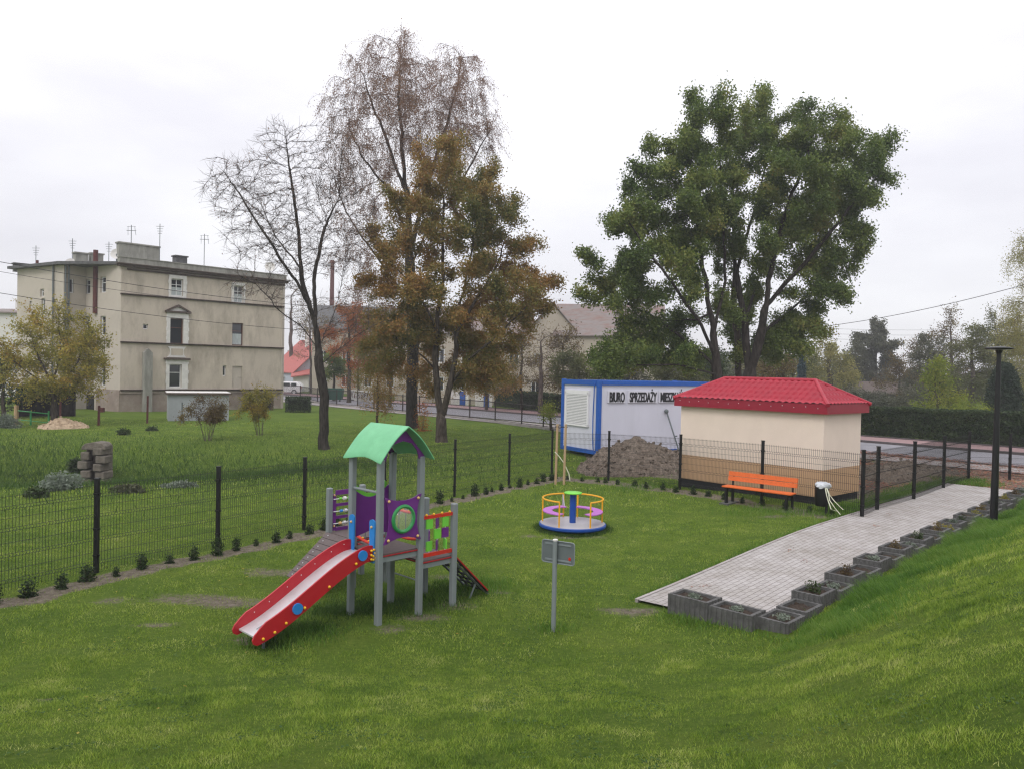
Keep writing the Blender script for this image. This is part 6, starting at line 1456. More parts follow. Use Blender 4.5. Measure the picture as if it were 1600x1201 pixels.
g0 = PY(-40, 560, 75); simple_house('white_house', 'white house with a crenellated chimney at the far left edge', 'house', (g0[0], g0[1]), (1, .0), 4.2, 9, PY(10, 489, 75)[2], PY(10, 483, 78)[2], 'whitewall', 'rustroof', [(1.4, 2.4, 4, 5.4), (1.4, 2.4, 1, 2.4)], chimneys=((2.9, 2.5, 1.0, 'trim'), (3.9, 4.5, .4, 'brick')))
g0 = PY(1335, 600, 88); simple_house('long_shed', 'long low brown roofed shed beyond the hedge on the right', 'shed', (g0[0], g0[1]), (1, -.05), 9, 6, PY(1380, 614, 88)[2], PY(1380, 598, 90)[2], 'brownwall', 'brownwall', [(1, 2, .3, 1.3), (3, 4, .3, 1.3)])
# brick factory chimney
q = PY(517, 560, 135); fc = thing('factory_chimney', 'tall slim brick factory chimney behind the bare tree', 'chimney', (q[0], q[1], 0)); mb = MB(); mb.tube([(q[0], q[1], -.5), (q[0], q[1], PY(517, 407, 135)[2])], [.5, .33], 16); mb.build('shaft', M['rust'], fc, smooth=True)
mb = MB(); zt_ = PY(517, 407, 135)[2]; mb.cyl((q[0], q[1], zt_-.5), .42, .4, 16); mb.build('rim', M['brick'], fc)
# graffiti wall, gates, wheelie bin, yard hedge
q0, q1 = PY(545, 614, 84), PY(583, 616, 80); W = Wall(q0[:2], q1[:2]); root = thing('graffiti_wall', 'low white wall with brown scrawled graffiti across the street', 'wall', (*q0[:2], 0)); mb = MB(W.M); mb.box((W.L/2, 0, .55), (W.L, .2, 1.2)); wl = mb.build('wall', M['trim'], root)
mb = MB(W.M); r_ = random.Random(4)
for k in range(9): 
    x = .2+k*W.L/9.3; mb.tube([(x+r_.uniform(-.15, .35), .105, .25+r_.uniform(0, .7)) for _ in range(6)], .035, 4)
mb.build('graffiti', M['rust'], wl)
M['binlid'] = mat('dark_green_bin', (.012, .07, .045), .5, .1)
q = PY(522, 612, 80); root = thing('wheelie_bin', 'large dark green waste container on the pavement across the street', 'bin', (q[0], q[1], 0)); fr = frame([q[0]-.8, q[1], 0], [1, 0, 0], [0, 1, 0]); mb = MB(fr); mb.prism([(.08, .2), (1.52, .2), (1.65, 1.15), (-.05, 1.15)], 0, .9); mb.build('body', M['binlid'], root)
mb = MB(fr); mb.prism([(-.08, 1.16), (1.68, 1.16), (1.6, 1.38), (.0, 1.38)], -.05, .95); mb.build('lid', M['binlid'], root)
for x in (.2, 1.4): mb = MB(fr); mb.cyl((x, -.02, .1), .1, .06, 10, axis=1); mb.build('wheel', M['rubber'], root)
def gatepair(px0, px1, ytop, ybot, Yd, lab):
    a_, b__ = PY(px0, ybot, Yd), PY(px1, ybot, Yd); w_ = b__[0]-a_[0]; h_ = PY(px0, ytop, Yd)[2]; root = thing('yard_gate', lab, 'gate', (a_[0], a_[1], 0)); fr = frame([a_[0], a_[1], 0], [1, 0, 0], [0, 1, 0]); n = 8
    mb = MB(fr); mb.prism([(0, 0), (w_*.48, 0), (w_*.48, h_*.8)]+[(w_*.48*(1-i/n), h_*.8+h_*.2*math.sin(math.pi*i/n)) for i in range(1, n)]+[(0, h_*.8)], 0, .08); mb.build('white_leaf', M['trim'], root)
    mb = MB(fr); mb.box((w_*.75, .04, h_*.5), (w_*.49, .08, h_)); mb.build('blue_leaf', M['cblue'], root)
    mb = MB(fr); mb.box((-.15, .04, h_*.55), (.25, .25, h_*1.1)); mb.box((w_+.16, .04, h_*.55), (.25, .25, h_*1.1)); mb.build('gate_post', M['trim'], root)
gatepair(709, 727, 611, 630, 76, 'white and blue yard gate across the street, left one'); gatepair(747, 764, 615, 632, 74, 'white and blue yard gate across the street, right one beside the hedge')
q0 = PY(690, 620, 78); mb = MB(); mb.box((q0[0]+1.5, q0[1]+1, .7), (9.5, .15, 1.4)); tag(mb.build('garden_wall', M['farwall'], loc=(q0[0], q0[1], 0)), 'low beige garden wall carrying the white and blue gates', 'wall')
# white car behind the corner of the beige house
q = PY(447, 612, 97); root = thing('parked_car', 'white estate car parked beyond the corner of the beige house', 'car', (q[0], q[1], 0)); fr = frame([q[0]-2.6, q[1], 0], [1, 0, 0], [0, 1, 0])
M['carwhite'] = mat('white_car_paint', (.72, .72, .73), .25, .03, spec=.6)
body = [(0, .35), (0, .85), (.12, .98), (.9, 1.02), (1.5, 1.5), (2.0, 1.6), (3.9, 1.6), (4.35, 1.15), (4.42, .95), (4.45, .4), (4.3, .3), (.15, .3)]
mb = MB(fr); V0 = len(mb.v); mb.prism(body, 0, 1.75); mb.build('body', M['carwhite'], root, bevel=.05)
mb = MB(fr)
for x0, x1 in ((1.3, 2.15), (2.25, 3.1), (3.2, 3.9)): mb.prism([(x0, 1.05), (x1, 1.05), (x1-.03, 1.46), (x0+(.3 if x0 < 1.5 else .03), 1.46)], -.015, .02)
mb.build('side_window', M['glass'], root)
for x in (.85, 3.6):
    mb = MB(fr); mb.cyl((x, -.03, .33), .33, .22, 20, axis=1); wh = mb.build('wheel', M['rubber'], root); mb = MB(fr); mb.cyl((x, -.05, .33), .2, .03, 14, axis=1); mb.build('rim', M['steel'], wh)
mb = MB(fr); mb.box((4.44, .2, .9), (.05, .15, .3)); mb.build('tail_light', M['rail_red'], root)

# ------------------------------------------------------------------ middle and far trees
def ftree(name, label, px, ybase, Yd, blobs, N, mt_leaf, leaves, base_r=.2, step=.5, kill=.9, bark_m='barkb', seed=1, lsize=(.14, .24), twn=2, twL=(.5, 1.), twr=.014, **kw):
    p = PY(px, ybase, Yd); p[2] = h1(p[0], p[1])-.1; top = min(b_[1]-b_[3]*.3 for b_ in blobs); mid = [(px, (ybase+top)/2), (px, top+10)]
    return tree(name, label, [[p]+tp(Yd, *mid)], blobs, Yd, N, step, kill, base_r, bark_m, mt_leaf, leaves, lsize, twn, twL, twr, seed=seed, tip=.018, minr=.07, jit=.2, thr_=None, **kw) if False else tree(name, label, [[p]+tp(Yd, *mid)], blobs, Yd, N, step, kill, base_r, bark_m, mt_leaf, leaves, lsize, twn, twL, twr, seed=seed, tip=.018, minr=.07, jit=.26, cmin=.3, **kw)
ftree('alder_tree', 'round dense grey green tree far behind the kiosk', 1366, 612, 108, [(1366, 540, 34, 42), (1350, 560, 26, 35), (1388, 570, 22, 35), (1366, 515, 22, 20), (1362, 585, 35, 22)], 700, 'greyolive', 26000, .45, .8, 1.2, seed=501, lsize=(.25, .42), twL=(.8, 1.6), twr=.02)
ftree('larch_tree', 'tall thin brown half bare conifer rising above the yellow green bush', 1487, 640, 80, [(1487, 480, 9, 22), (1487, 515, 22, 22), (1485, 550, 36, 30), (1488, 590, 46, 35), (1430, 545, 18, 22, 6)], 900, 'brownbush', 7000, .28, .5, .8, seed=502, lsize=(.12, .22), twn=4, twL=(.6, 1.4), twr=.013, bark_m='twig', up=-.02)
ftree('bare_alder', 'low dark bare tree left of the thin brown conifer', 1437, 620, 90, [(1437, 560, 22, 28), (1420, 575, 18, 22), (1450, 590, 26, 24)], 500, 'brownbush', 2500, .22, .6, .9, seed=503, twn=5, twL=(.7, 1.5), twr=.015, bark_m='twig')
ftree('grey_willow', 'broad olive green tree behind the lamp post', 1520, 650, 74, [(1520, 560, 34, 55), (1500, 600, 40, 40), (1545, 580, 30, 50), (1530, 525, 22, 26)], 900, 'olive', 19000, .3, .5, .85, seed=504, lsize=(.12, .24), droop=.4, seg=3, hang=.6, twL=(.9, 1.6))
ftree('birch_tree', 'pale yellow birch with hanging twigs at the right edge of the picture', 1606, 660, 56, [(1590, 380, 26, 36), (1605, 440, 38, 60), (1590, 500, 40, 50), (1600, 560, 45, 60), (1575, 470, 20, 25), (1630, 400, 40, 60), (1560, 520, 22, 30)], 900, 'willowleaf', 24000, .22, .42, .65, seed=505, lsize=(.07, .12), droop=.9, seg=4, hang=1.0, twn=3, twL=(1.0, 2.0), twr=.009, twig_m='birchtwig', bark_m='barkg')
ftree('maple_bush', 'bright yellow green leafy tree just beyond the hedge', 1462, 660, 55, [(1462, 590, 28, 30), (1445, 620, 26, 22), (1482, 620, 28, 24), (1462, 650, 35, 18)], 500, 'lime2', 6500, .12, .35, .55, seed=506, lsize=(.10, .18))
ftree('yellow_shrub', 'low yellow leaved shrub peeping over the hedge left of the lamp', 1515, 665, 52, [(1510, 643, 26, 10), (1530, 648, 22, 8)], 200, 'lime2', 2500, .06, .3, .45, seed=507, lsize=(.08, .15), cat='shrub')
ftree('yellow_willow', 'yellowish weeping willow behind the right end of the kiosk roof', 1296, 640, 84, [(1290, 545, 36, 28), (1270, 570, 28, 36), (1318, 575, 24, 40), (1300, 600, 40, 30), (1340, 560, 12, 24)], 800, 'willowleaf', 13000, .35, .6, .95, seed=508, droop=1.0, seg=4, hang=1.2, twL=(1.2, 2.6), lsize=(.14, .26), twr=.012)
def conifer(name, label, px, ytop, ybase, Yd, hw, lm, n, seed, egg=False):
    p = PY(px, ybase, Yd); p[2] = h1(p[0], p[1]); zt_ = PY(px, ytop, Yd)[2]; Hh = zt_-p[2]; R_ = hw*Yd/FPX; r_ = np.random.default_rng(seed); root = thing(name, label, 'tree', p)
    mb = MB(); mb.tube([p-[0, 0, .1], (p[0], p[1], zt_-.1)], [.12, .02], 8); mb.build('trunk', M['barkd'], root)
    t_ = r_.random(n)**.8; 
    rad = R_*((1-t_)**.8 if not egg else np.sqrt(np.clip(1-((t_-.35)/.66)**2, 0, 1))*(.85+.15*(1-t_)))
    if not egg: rad *= (.62+.38*np.abs(np.sin(t_*Hh*2.6)))
    a_ = r_.uniform(0, 6.283, n); rr = rad*(r_.random(n)**.25)*(1+.12*np.sin(a_*5+t_*20))
    P = np.stack([p[0]+rr*np.cos(a_), p[1]+rr*np.sin(a_), p[2]+.1+t_*Hh], 1); V, F = leafquads(P, r_, .12, .26, .35, .05, .3); raw_mesh('crown', V, F, M[lm], root, attrs={'rnd': ('FACE', r_.random(n))})
conifer('blue_spruce', 'small blue green spruce between the oak trunk and the willow', 1251, 558, 630, 60, 19, 'sprucel', 9000, 521)
conifer('thuja', 'dark egg shaped evergreen behind the lamp post', 1567, 570, 662, 54, 27, 'thuja', 14000, 522, True)
# loose growth behind the container and kiosk
for i, (px, Yd, bl, lm, lv, lab) in enumerate((
        (905, 62, [(905, 575, 34, 26), (880, 590, 25, 20)], 'olive', 6000, 'olive bush behind the left end of the container'),
        (960, 66, [(960, 570, 50, 26), (990, 585, 40, 20)], 'greyolive', 8000, 'grey green bush behind the middle of the container'),
        (1045, 64, [(1045, 575, 45, 26), (1080, 585, 35, 22)], 'olive', 8000, 'olive bush behind the lettering of the container'),
        (1110, 68, [(1110, 570, 40, 30)], 'hedge', 6000, 'dark green bush between container and kiosk roof'),
        (1215, 66, [(1215, 570, 34, 30), (1190, 590, 30, 20)], 'brownbush', 5000, 'brown bush behind the kiosk ridge'),
        (1345, 70, [(1345, 622, 34, 16), (1390, 628, 34, 14)], 'greyolive', 5500, 'grey green shrubs behind the hedge right of the kiosk'),
        (1420, 66, [(1420, 628, 34, 14)], 'greyolive', 3500, 'grey shrub behind the hedge near the yellow green tree'),
        (1590, 60, [(1590, 625, 40, 22)], 'olive', 5000, 'olive shrub behind the hedge at the right edge'),
        (862, 47, [(862, 640, 14, 28)], 'lime2', 1500, 'thin yellow green sapling left of the office container'))):
    ftree('background_bush', lab, px, 640 if i != 8 else 672, Yd, bl, 260, lm, lv, .08, .4, .7, seed=540+i, lsize=(.12, .22) if i != 8 else (.06, .11), cat='bush')
ftree('bare_fruit_tree', 'tangled bare brown tree in front of the gabled house', 845, 640, 64, [(845, 560, 36, 40), (875, 575, 30, 34), (820, 590, 24, 26), (860, 530, 30, 22)], 700, 'brownbush', 1800, .2, .45, .7, seed=551, twn=5, twL=(.6, 1.5), twr=.012, bark_m='twig', lsize=(.08, .14))
ftree('red_autumn_tree', 'rusty orange tree behind the bare tree trunk', 545, 620, 78, [(545, 495, 32, 32), (575, 520, 30, 36), (530, 530, 28, 26), (560, 560, 30, 26)], 600, 'redleaf', 13000, .2, .5, .8, seed=552, lsize=(.12, .22))
ftree('green_garden_tree', 'small dark green tree beside the bare tree trunk across the street', 522, 615, 82, [(520, 570, 18, 30), (515, 595, 16, 20)], 300, 'oakleaf', 5000, .15, .45, .7, seed=553)
ftree('bare_tree', 'distant bare tree rising behind the right corner of the beige house', 455, 600, 118, [(465, 470, 26, 50), (490, 500, 24, 40), (450, 520, 18, 40)], 600, 'brownbush', 1500, .3, .8, 1.2, seed=554, twn=5, twL=(1, 2.4), twr=.022, bark_m='twig')
ftree('weeping_shrub', 'drooping brown leaved branches hanging low left of the dark birch trunk', 590, 655, 44, [(590, 590, 30, 28), (610, 610, 24, 24), (565, 585, 20, 22)], 400, 'brownleaf', 5200, .07, .3, .5, seed=555, droop=.9, seg=4, hang=.8, lsize=(.06, .11), twr=.007, twL=(.8, 1.5), cat='shrub')
ftree('garden_tree', 'dark green shrubbery at the left picture edge behind the railing', 5, 664, 47, [(0, 600, 40, 40), (10, 635, 34, 28), (-30, 590, 40, 60)], 500, 'hedge', 12000, .12, .4, .6, seed=556, cat='bush', lsize=(.1, .18))
p = G(10, 668); shrub('low_shrub', 'pale grey green shrub at the left picture edge', p, 1.0, .8, .9, 2200, 'greyleaf', (.06, .12), seed=560)
# brown suckers beside the dark birch trunk
p = PY(661, 660, 44.5); p[2] = h1(p[0], p[1]); shrub('sucker_growth', 'reddish brown twiggy growth at the foot of the dark birch trunk', p, .7, .6, 2.4, 900, 'redleaf', (.06, .1), seed=561, cat='shrub')
for i, (px, Yd, bl, lm, lv, tw_, lab) in enumerate((
        (610, 70, [(600, 520, 40, 44), (640, 540, 40, 40), (580, 560, 34, 34), (620, 590, 46, 26)], 'brownleaf', 9000, 4, 'brown leaved tree behind the dark birch trunk'),
        (760, 68, [(760, 560, 44, 40), (730, 580, 36, 30), (790, 590, 34, 26), (750, 600, 40, 22)], 'brownleaf', 8000, 4, 'yellow brown tree between the autumn oak and the yard gates'),
        (880, 66, [(880, 540, 26, 40), (900, 560, 26, 30), (860, 590, 30, 24)], 'brownbush', 2600, 6, 'bare purple brown tree left of the office container'),
        (815, 70, [(815, 540, 30, 44), (835, 580, 30, 30), (800, 600, 30, 20)], 'brownbush', 2600, 6, 'bare brown tree before the large gabled house'),
        (485, 100, [(480, 500, 24, 40), (500, 520, 30, 40), (470, 540, 20, 26)], 'brownbush', 2200, 5, 'bare dark tree behind the red roofed house'),
        (1405, 84, [(1400, 580, 30, 34), (1420, 600, 36, 26), (1385, 600, 26, 24)], 'brownbush', 5200, 5, 'brown hazy tree right of the round grey green tree'),
        (1330, 92, [(1335, 560, 22, 40), (1320, 590, 26, 30)], 'greyolive', 5200, 3, 'grey green tree left of the round far tree'),
        (1560, 80, [(1560, 540, 36, 60), (1590, 580, 40, 50), (1540, 600, 34, 34)], 'olive', 15000, 3, 'tall olive tree behind the dark evergreen and lamp'),
        (1450, 78, [(1452, 560, 30, 40), (1440, 600, 34, 34)], 'greyolive', 9000, 3, 'grey green tree behind the bright yellow green one'),
        (1240, 78, [(1240, 560, 34, 40), (1200, 580, 34, 30)], 'olive', 9000, 3, 'olive tree behind the blue green spruce'),
        (560, 90, [(555, 540, 34, 36), (590, 560, 34, 30), (545, 580, 30, 24)], 'redleaf', 4500, 3, 'orange brown tree before the pale townhouse'))):
    ftree('background_tree', lab, px, 640, Yd, bl, 420, lm, lv, .14, .45, .7, seed=700+i, lsize=(.12, .22), twn=tw_, twr=.012)
# belt of far woodland
for i, (x0, x1, y0, y1, Yd, lm, n) in enumerate(((-160, 250, 560, 600, 150, 'greyolive', 9000), (400, 900, 545, 600, 170, 'greyolive', 12000), (860, 1350, 545, 602, 150, 'olive', 16000), (1300, 1760, 572, 612, 150, 'greyolive', 12000))):
    r_ = np.random.default_rng(600+i); k = int((x1-x0)/16); cx = r_.uniform(x0, x1, k); P = []
    for c_ in cx:
        Yt = Yd+r_.uniform(-15, 15); base = PY(c_, 600, Yt); Rr = r_.uniform(2.5, 5); top = PY(c_, r_.uniform(y0, y0+22), Yt)[2]; m_ = n//k; d = r_.normal(size=(m_, 3)); d /= np.linalg.norm(d, axis=1)[:, None]; d *= r_.random((m_, 1))**.4
        q = d*np.array([Rr, Rr, top/2])+np.array([base[0], base[1], top/2]); P.append(q[q[:, 2] > 0])
    P = np.concatenate(P); V, F = leafquads(P, r_, .5, .9, .7, .3); tag(raw_mesh('far_woodland', V, F, M[lm], attrs={'rnd': ('FACE', r_.random(len(F)))}, loc=(P[:, 0].mean(), P[:, 1].mean(), 0)), ['distant hazy trees at the left edge', 'distant hazy trees behind the town houses', 'distant woodland behind the container and kiosk', 'distant hazy woodland beyond the hedge on the right'][i], 'woodland', kind='stuff')

# overhead wires
def wire(label, pa, pb, sag=.6, r__=.018):
    a_, b__ = PY(*pa), PY(*pb); mb = MB(); n = 24; mb.tube([a_+(b__-a_)*i/n-np.array([0, 0, sag*4*(i/n)*(1-i/n)]) for i in range(n+1)], r__, 4); o = mb.build('overhead_wire', M['post'], loc=a_); tag(o, label, 'wire', 'overhead wires'); return o
wire('upper thin wire crossing the beige house at the roof line', (-60, 398, 42), (480, 478, 60), .3); wire('lowest wire crossing the front of the beige house', (-60, 448, 42), (480, 516, 60), .3, .016); wire('middle thin wire crossing the beige house', (-60, 414, 43), (480, 484, 61), .35, .012)
wire('single wire running down behind the green oak at the right', (1640, 434, 48), (1150, 520, 70), .8, .02)
for k in range(3): wire(['top', 'middle', 'bottom'][k]+' one of three faint far wires above the larch', (1640, 512+8*k, 90), (1250, 512+8*k, 90), .3, .012)

# ------------------------------------------------------------------ fallen leaves
def scatter_leaves(name, label, P, lm, l0, l1, seed, loc=None):
    r_ = np.random.default_rng(seed); V, F = leafquads(P, r_, l0, l1, .7, .0, flat=.0); C = np.repeat(P, 4, 0); V = C+(V-C)*np.array([1, 1, .25]); V[:, 2] = np.maximum(V[:, 2], C[:, 2]-.002)
    return tag(raw_mesh(name, V, F, M[lm], attrs={'rnd': ('FACE', r_.random(len(F)))}, loc=P.mean(0)), label, 'leaves', kind='stuff')
M['deadleaf'] = leafmat('fallen_leaves', [(0, (.12, .045, .03)), (.5, (.28, .10, .06)), (1.0, (.42, .22, .13))], 1.5, .1)
NL = 150000; x, y = rng.uniform(6, 34, NL), rng.uniform(16, 46, NL); s = x*RN[0]+y*RN[1]; t_, q_ = pq(x, y)
ok = (s > 23.0) & (s < 38.2) & ((s > 36.4) | (s < 34.9) | (rng.random(NL) < .25)) & ~((q_ > -.1) & (q_ < 2.5) & (t_ < 17)) & (noise2(x, y, .9, 31)+.35*rng.normal(size=NL) > -.45) & ((s > 30.5) | (t_ > 17.0) | ((q_ < -.9) & (x > 9.5) & (rng.random(NL) < .8)) | ((x > 10) & (s > 28)))
x, y = x[ok], y[ok]; scatter_leaves('fallen_leaves', 'carpet of fallen brown leaves between the fence and the street', np.stack([x, y, H(x, y)+.02+np.where((x*RN[0]+y*RN[1]) > 34.7, .04, 0)], 1), 'deadleaf', .07, .15, 81)
x, y = rng.uniform(-9, 9, 900), rng.uniform(3.5, 24, 900); t_, q_ = pq(x, y); ok = (q_ < -.1) & (rng.random(900) < .5); x, y = x[ok], y[ok]
scatter_leaves('scattered_leaves', 'few yellowish fallen leaves scattered on the lawn', np.stack([x, y, H(x, y)+.035], 1), 'yellowleaf', .03, .07, 82)
t_, q_ = rng.uniform(0, 17, 90), rng.uniform(0, 1.8, 90); cl_ = [(1.3, .5), (4.2, .55), (3.6, 1.1), (7.8, .9), (9.5, .6), (12, 1.2)]; tt = np.concatenate([t_[:25]]+[rng.normal(a_, .07, 16) for a_, _ in cl_]); qq = np.concatenate([q_[:25]]+[rng.normal(b__, .05, 16) for _, b__ in cl_]); x, y = pathpt(tt, qq)
scatter_leaves('path_debris', 'dark scraps of leaves and soil lying on the paved path', np.stack([x, y, PH(x, y)+.012], 1), 'deadleaf', .02, .055, 83)

# ------------------------------------------------------------------ grass blades
def grassmat(name, cols, sc1=.5):
    m, t, b = nodes(name); L = t.links.new; g = t.nodes.new('ShaderNodeNewGeometry'); a = t.nodes.new('ShaderNodeAttribute'); a.attribute_name = 'rnd'
    n1 = t.nodes.new('ShaderNodeTexNoise'); n1.inputs['Scale'].default_value = sc1; n1.inputs['Detail'].default_value = 8; n1.inputs['Roughness'].default_value = .74; L(g.outputs['Position'], n1.inputs[0])
    m0 = t.nodes.new('ShaderNodeMath'); m0.operation = 'MULTIPLY_ADD'; m0.inputs[1].default_value = 2.5; m0.inputs[2].default_value = -.98; L(n1.outputs[0], m0.inputs[0])
    m1 = t.nodes.new('ShaderNodeMath'); m1.operation = 'MULTIPLY_ADD'; m1.inputs[1].default_value = .5; L(a.outputs['Fac'], m1.inputs[0]); L(m0.outputs[0], m1.inputs[2])
    r = t.nodes.new('ShaderNodeValToRGB'); e = r.color_ramp.elements; e[0].position = cols[0][0]; e[0].color = (*cols[0][1], 1); e[1].position = cols[-1][0]; e[1].color = (*cols[-1][1], 1)
    for p, c in cols[1:-1]: e.new(p).color = (*c, 1)
    L(m1.outputs[0], r.inputs[0]); L(r.outputs[0], b.inputs['Base Color']); b.inputs['Roughness'].default_value = .55; b.inputs['Specular IOR Level'].default_value = .3
    tr = t.nodes.new('ShaderNodeBsdfTranslucent'); L(r.outputs[0], tr.inputs[0]); mxs = t.nodes.new('ShaderNodeMixShader'); mxs.inputs[0].default_value = .3; L(b.outputs[0], mxs.inputs[1]); L(tr.outputs[0], mxs.inputs[2]); L(mxs.outputs[0], t.nodes['Material Output'].inputs[0]); return m
M['grass'] = grassmat('lawn_grass', [(0, (.028, .064, .010)), (.25, (.105, .190, .018)), (.5, (.215, .315, .034)), (.75, (.33, .41, .062)), (1.0, (.48, .49, .18))], 1.3)
M['tallgrass'] = grassmat('tall_lush_grass', [(0, (.045, .12, .012)), (.5, (.095, .20, .020)), (1.0, (.18, .27, .045))], .8)
M['ditch_shadow_grass'] = grassmat('dark_ditch_and_shadow_grass', [(0, (.018, .045, .008)), (.5, (.045, .10, .014)), (1.0, (.10, .16, .03))], .6)  # dark green of the ditch; under the play equipment it paints contact shadow
KF = np.array([K0[0], K0[1]])
def blocked(x, y):
    t_, q_ = pq(x, y); b_ = (q_ > -.06) & (q_ < 2.0) & (t_ > -.02) & (t_ < 17.1)
    b_ |= (q_ > .6) & (q_ < 2.55) & (t_ > -.2) & (t_ < .3)
    dx, dy = x-K0[0], y-K0[1]; u, v = dx*ku[0]+dy*ku[1], dx*kv[0]+dy*kv[1]; b_ |= (u > -.1) & (u < KL+.1) & (v > -.1) & (v < KW+.1)
    dx, dy = x-N0[0], y-N0[1]; u, v = dx*cl[0]+dy*cl[1], -(dx*ce[0]+dy*ce[1]); b_ |= (u > -.1) & (u < CL+.1) & (v > -.1) & (v < CWd+.1)
    s = x*RN[0]+y*RN[1]; b_ |= s > 34.4
    return b_
def blades(name, x, y, h_, wd, lean, mt, label, r_, curve=.5, leandir=None):
    n = len(x); z = H(x, y)-.01; a_ = r_.uniform(0, 6.283, n); lx, ly = np.cos(a_)*lean, np.sin(a_)*lean
    if leandir is not None: lx = lx*.5+leandir[0]*lean; ly = ly*.5+leandir[1]*lean
    wa = r_.uniform(0, 6.283, n); wx, wy = np.cos(wa)*wd/2, np.sin(wa)*wd/2
    P = np.stack([x, y, z], 1); W_ = np.stack([wx, wy, 0*wx], 1); mid = P+np.stack([lx*h_*.3, ly*h_*.3, h_*.6], 1); tip_ = P+np.stack([lx*h_*(.3+curve), ly*h_*(.3+curve), h_], 1)
    V = np.stack([P-W_, P+W_, mid+W_*.75, tip_, mid-W_*.75], 1).reshape(-1, 3); b_ = (np.arange(n)*5)[:, None]
    F = np.concatenate([b_+np.array([[0, 1, 2, 4]])]); T_ = b_+np.array([[4, 2, 3, 3]])
    # triangle tip as its own tri mesh part: build all as quads with tip quad degenerate-free by adding a tiny tip edge
    V5 = V.reshape(n, 5, 3); tip2 = V5[:, 3:4]+W_[:, None]*.18; V6 = np.concatenate([V5, tip2], 1).reshape(-1, 3); b_ = (np.arange(n)*6)[:, None]
    F = np.concatenate([b_+np.array([[0, 1, 2, 4]]), b_+np.array([[4, 2, 5, 3]])], 1).reshape(-1, 4)
    rn = np.repeat(r_.random(n), 2); return tag(raw_mesh(name, V6, F, M[mt], attrs={'rnd': ('FACE', rn)}, loc=(x.mean(), y.mean(), 0)), label, 'grass', kind='stuff')
def scat(n, D0, D1, p, r_, marg=1.3):
    D = (D0**p+(D1**p-D0**p)*r_.random(n))**(1/p); x = D*.6656*marg*r_.uniform(-1, 1, n)+0; return x, D
r_ = np.random.default_rng(99)
def lawn(n, D0, D1, p, hh, ww, name, label):
    x, y = scat(n, D0, D1, p, r_); sm = soilmask(x, y); n1 = noise2(x, y, 3.2, 41); n2 = noise2(x, y, 9., 42); n3 = noise2(x, y, 1.5, 47)*.6+noise2(x, y, 5.5, 48)*.55; d = np.clip(.82+.32*n1+.36*n2, .18, 1)*(1-.78*sstep(.38, .62, n3))
    ok = ~blocked(x, y) & (r_.random(n) > sm*.95) & (r_.random(n) < d); x, y = x[ok], y[ok]; m_ = len(x)
    tall = 1+.5*np.clip(noise2(x, y, 2.1, 43), 0, 1)+.4*(noise2(x, y, 7, 44) > .35)
    t_, q_ = pq(x, y); tall = tall*(1+.5*((q_ > 2.3) & (t_ > -1)))
    return blades(name, x, y, r_.uniform(hh[0], hh[1], m_)*tall, r_.uniform(ww[0], ww[1], m_), r_.uniform(.3, 1.3, m_), 'grass', label, r_)
lawn(530000, 3.2, 9.5, 1.6, (.013, .034), (.0028, .0052), 'grass_near', 'short mown lawn grass in the foreground')
lawn(400000, 9.5, 20, 1.3, (.016, .038), (.005, .009), 'grass_playground', 'short lawn grass round the play tower and roundabout')
lawn(270000, 20, 50, 1.2, (.022, .055), (.011, .022), 'grass_far', 'lawn grass beyond the mesh fence')
# small broad-leaved weeds in the lawn
x, y = scat(90000, 3.2, 16, 1.4, r_); n5 = noise2(x, y, 2.6, 61)*.7+noise2(x, y, 8, 62)*.5; ok = (n5 > .42) & ~blocked(x, y) & (soilmask(x, y) < .5); x, y = x[ok], y[ok]
P = np.stack([x, y, H(x, y)+r_.uniform(.008, .035, len(x))], 1); V, F = leafquads(P, r_, .012, .034, .8, .0); C = np.repeat(P, 4, 0); V = C+(V-C)*np.array([1, 1, .45])
tag(raw_mesh('lawn_weeds', V, F, M['ditch_shadow_grass'], attrs={'rnd': ('FACE', r_.random(len(F)))}, loc=P.mean(0)), 'dark patches of small broad leaved weeds in the lawn', 'weeds', kind='stuff')
# tall lush grass on the bank beside the planters
n = 60000; tt = r_.uniform(-.9, 15, n); qq = 2.62+np.abs(r_.normal(0, .70, n)); x, y = pathpt(tt, qq); ok = (r_.random(n) < np.clip(1.3-.55*(qq-2.6)+.3*noise2(x, y, 2, 51), 0, 1)); x, y, qq, tt = x[ok], y[ok], qq[ok], tt[ok]; m_ = len(x)
ok2 = qq > 2.5; x, y, qq, m_ = x[ok2], y[ok2], qq[ok2], int(ok2.sum())
blades('tall_grass', x, y, r_.uniform(.05, .17, m_)*(.75+.55*noise2(x, y, 2.6, 53)+.3*noise2(x, y, 8, 54)).clip(.3, 1.5)*np.clip(1.25-.35*(qq-2.6), .35, 1.3), r_.uniform(.006, .010, m_), r_.uniform(.25, .8, m_), 'tallgrass', 'tall lush bright green grass on the bank beside the planters', r_, .7, (-PQ[0], -PQ[1]))
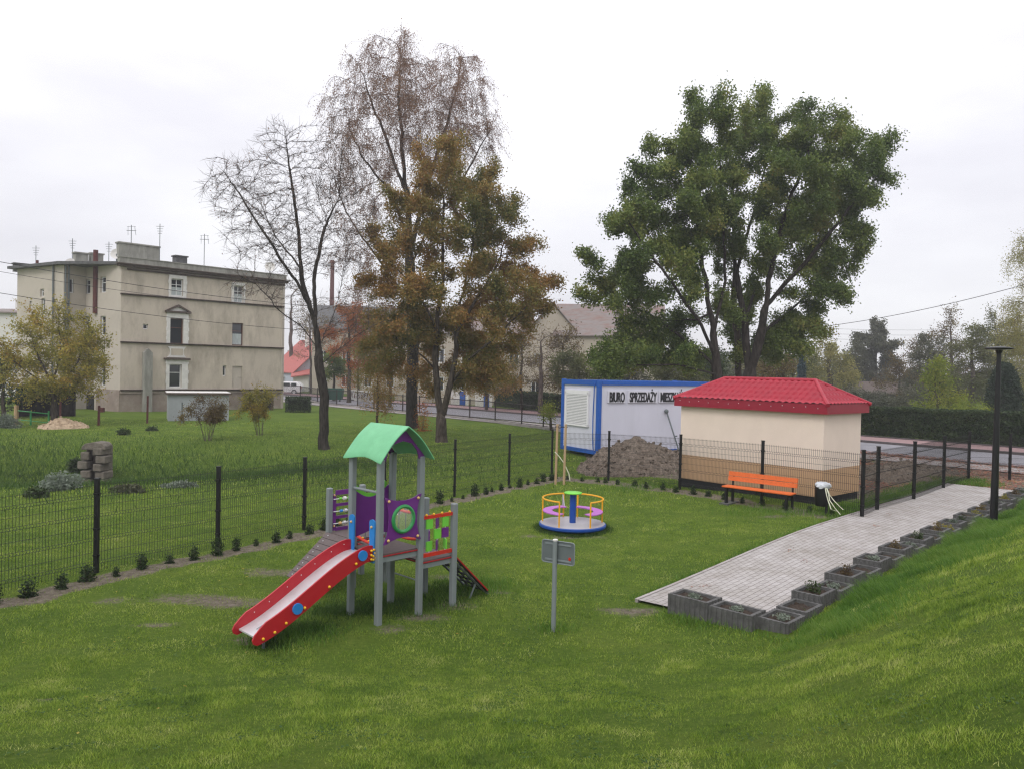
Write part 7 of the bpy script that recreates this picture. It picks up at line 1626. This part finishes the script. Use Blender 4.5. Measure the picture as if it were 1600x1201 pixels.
# longer grass where the mower does not reach, coloured dark as painted contact shadow
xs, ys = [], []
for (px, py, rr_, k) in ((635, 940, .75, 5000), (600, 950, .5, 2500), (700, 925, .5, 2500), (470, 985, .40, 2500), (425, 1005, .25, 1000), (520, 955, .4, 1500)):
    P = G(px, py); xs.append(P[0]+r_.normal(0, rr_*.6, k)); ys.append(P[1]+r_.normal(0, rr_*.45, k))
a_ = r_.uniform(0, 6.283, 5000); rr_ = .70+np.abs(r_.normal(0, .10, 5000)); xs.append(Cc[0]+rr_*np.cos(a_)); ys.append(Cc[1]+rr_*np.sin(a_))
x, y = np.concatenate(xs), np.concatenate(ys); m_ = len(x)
blades('contact_shadow_grass', x, y, r_.uniform(.03, .10, m_), r_.uniform(.005, .010, m_), r_.uniform(.3, 1.1, m_), 'ditch_shadow_grass', 'longer green grass under the play tower, slide and roundabout, darkened as painted contact shadow', r_)
# rough grass: under the tower, along the path edge, the ditch and the fence feet
xs, ys = [], []
for (px, py, rr_, k) in ((640, 930, .8, 2500), (600, 925, .5, 1200), (745, 915, .6, 1600), (440, 1000, .45, 1000), (470, 990, .5, 900), (1150, 970, .5, 1600), (1080, 965, .35, 900), (1250, 985, .6, 1600), (1200, 800, .9, 1500), (1290, 803, .6, 1000), (1330, 790, .8, 1500), (1000, 762, 1.2, 1500), (865, 984, .25, 300)):
    P = G(px, py); xs.append(P[0]+r_.normal(0, rr_*.6, k)); ys.append(P[1]+r_.normal(0, rr_*.45, k))
tt, qq = r_.uniform(0, 16.5, 2600), r_.normal(-.12, .06, 2600); a_, b__ = pathpt(tt, qq); xs.append(a_); ys.append(b__)
x, y = np.concatenate(xs), np.concatenate(ys); ok = ~blocked(x, y); x, y = x[ok], y[ok]; m_ = len(x)
blades('rough_grass', x, y, r_.uniform(.05, .14, m_), r_.uniform(.005, .010, m_), r_.uniform(.3, 1.1, m_), 'tallgrass', 'longer unmown grass tufts round posts, planters and bench', r_)
n = 70000; x = r_.normal(-18.5, 7, n); y = r_.normal(28.8, 3.4, n); ok = (np.abs(x) < y*.72); x, y = x[ok], y[ok]; m_ = len(x)
blades('ditch_grass', x, y, r_.uniform(.08, .26, m_), r_.uniform(.012, .024, m_), r_.uniform(.3, 1.1, m_), 'ditch_shadow_grass' , 'rough deep green grass in the ditch beyond the fence', r_)
# green strip between the right fence and the path
n = 16000; u = r_.uniform(0, 1, n); A0, A1_ = np.array(FB[-1]), np.array(FR[-1]); x = A0[0]+(A1_[0]-A0[0])*u+r_.uniform(-.9, .9, n); y = A0[1]+(A1_[1]-A0[1])*u+r_.uniform(-.9, .9, n); ok = ~blocked(x, y); x, y = x[ok], y[ok]; m_ = len(x)
blades('strip_grass', x, y, r_.uniform(.06, .15, m_), r_.uniform(.009, .016, m_), r_.uniform(.3, 1., m_), 'tallgrass', 'bright grass strip between the wire fence and the paved path', r_)

# ------------------------------------------------------------------ damp autumn air
hz = MB(); hz.box((10, 80, 15), (420, 200, 36)); ho = hz.build('haze', None)
m = bpy.data.materials.new('damp_air'); m.use_nodes = True; t = m.node_tree; t.nodes.clear(); o_ = t.nodes.new('ShaderNodeOutputMaterial'); v_ = t.nodes.new('ShaderNodeVolumePrincipled')
v_.inputs['Density'].default_value = .0010; v_.inputs['Color'].default_value = (.93, .93, .97, 1); v_.inputs['Anisotropy'].default_value = .2
t.links.new(v_.outputs[0], o_.inputs['Volume']); ho.data.materials.append(m); tag(ho, 'thin pale autumn haze over the whole scene', 'haze', kind='stuff')
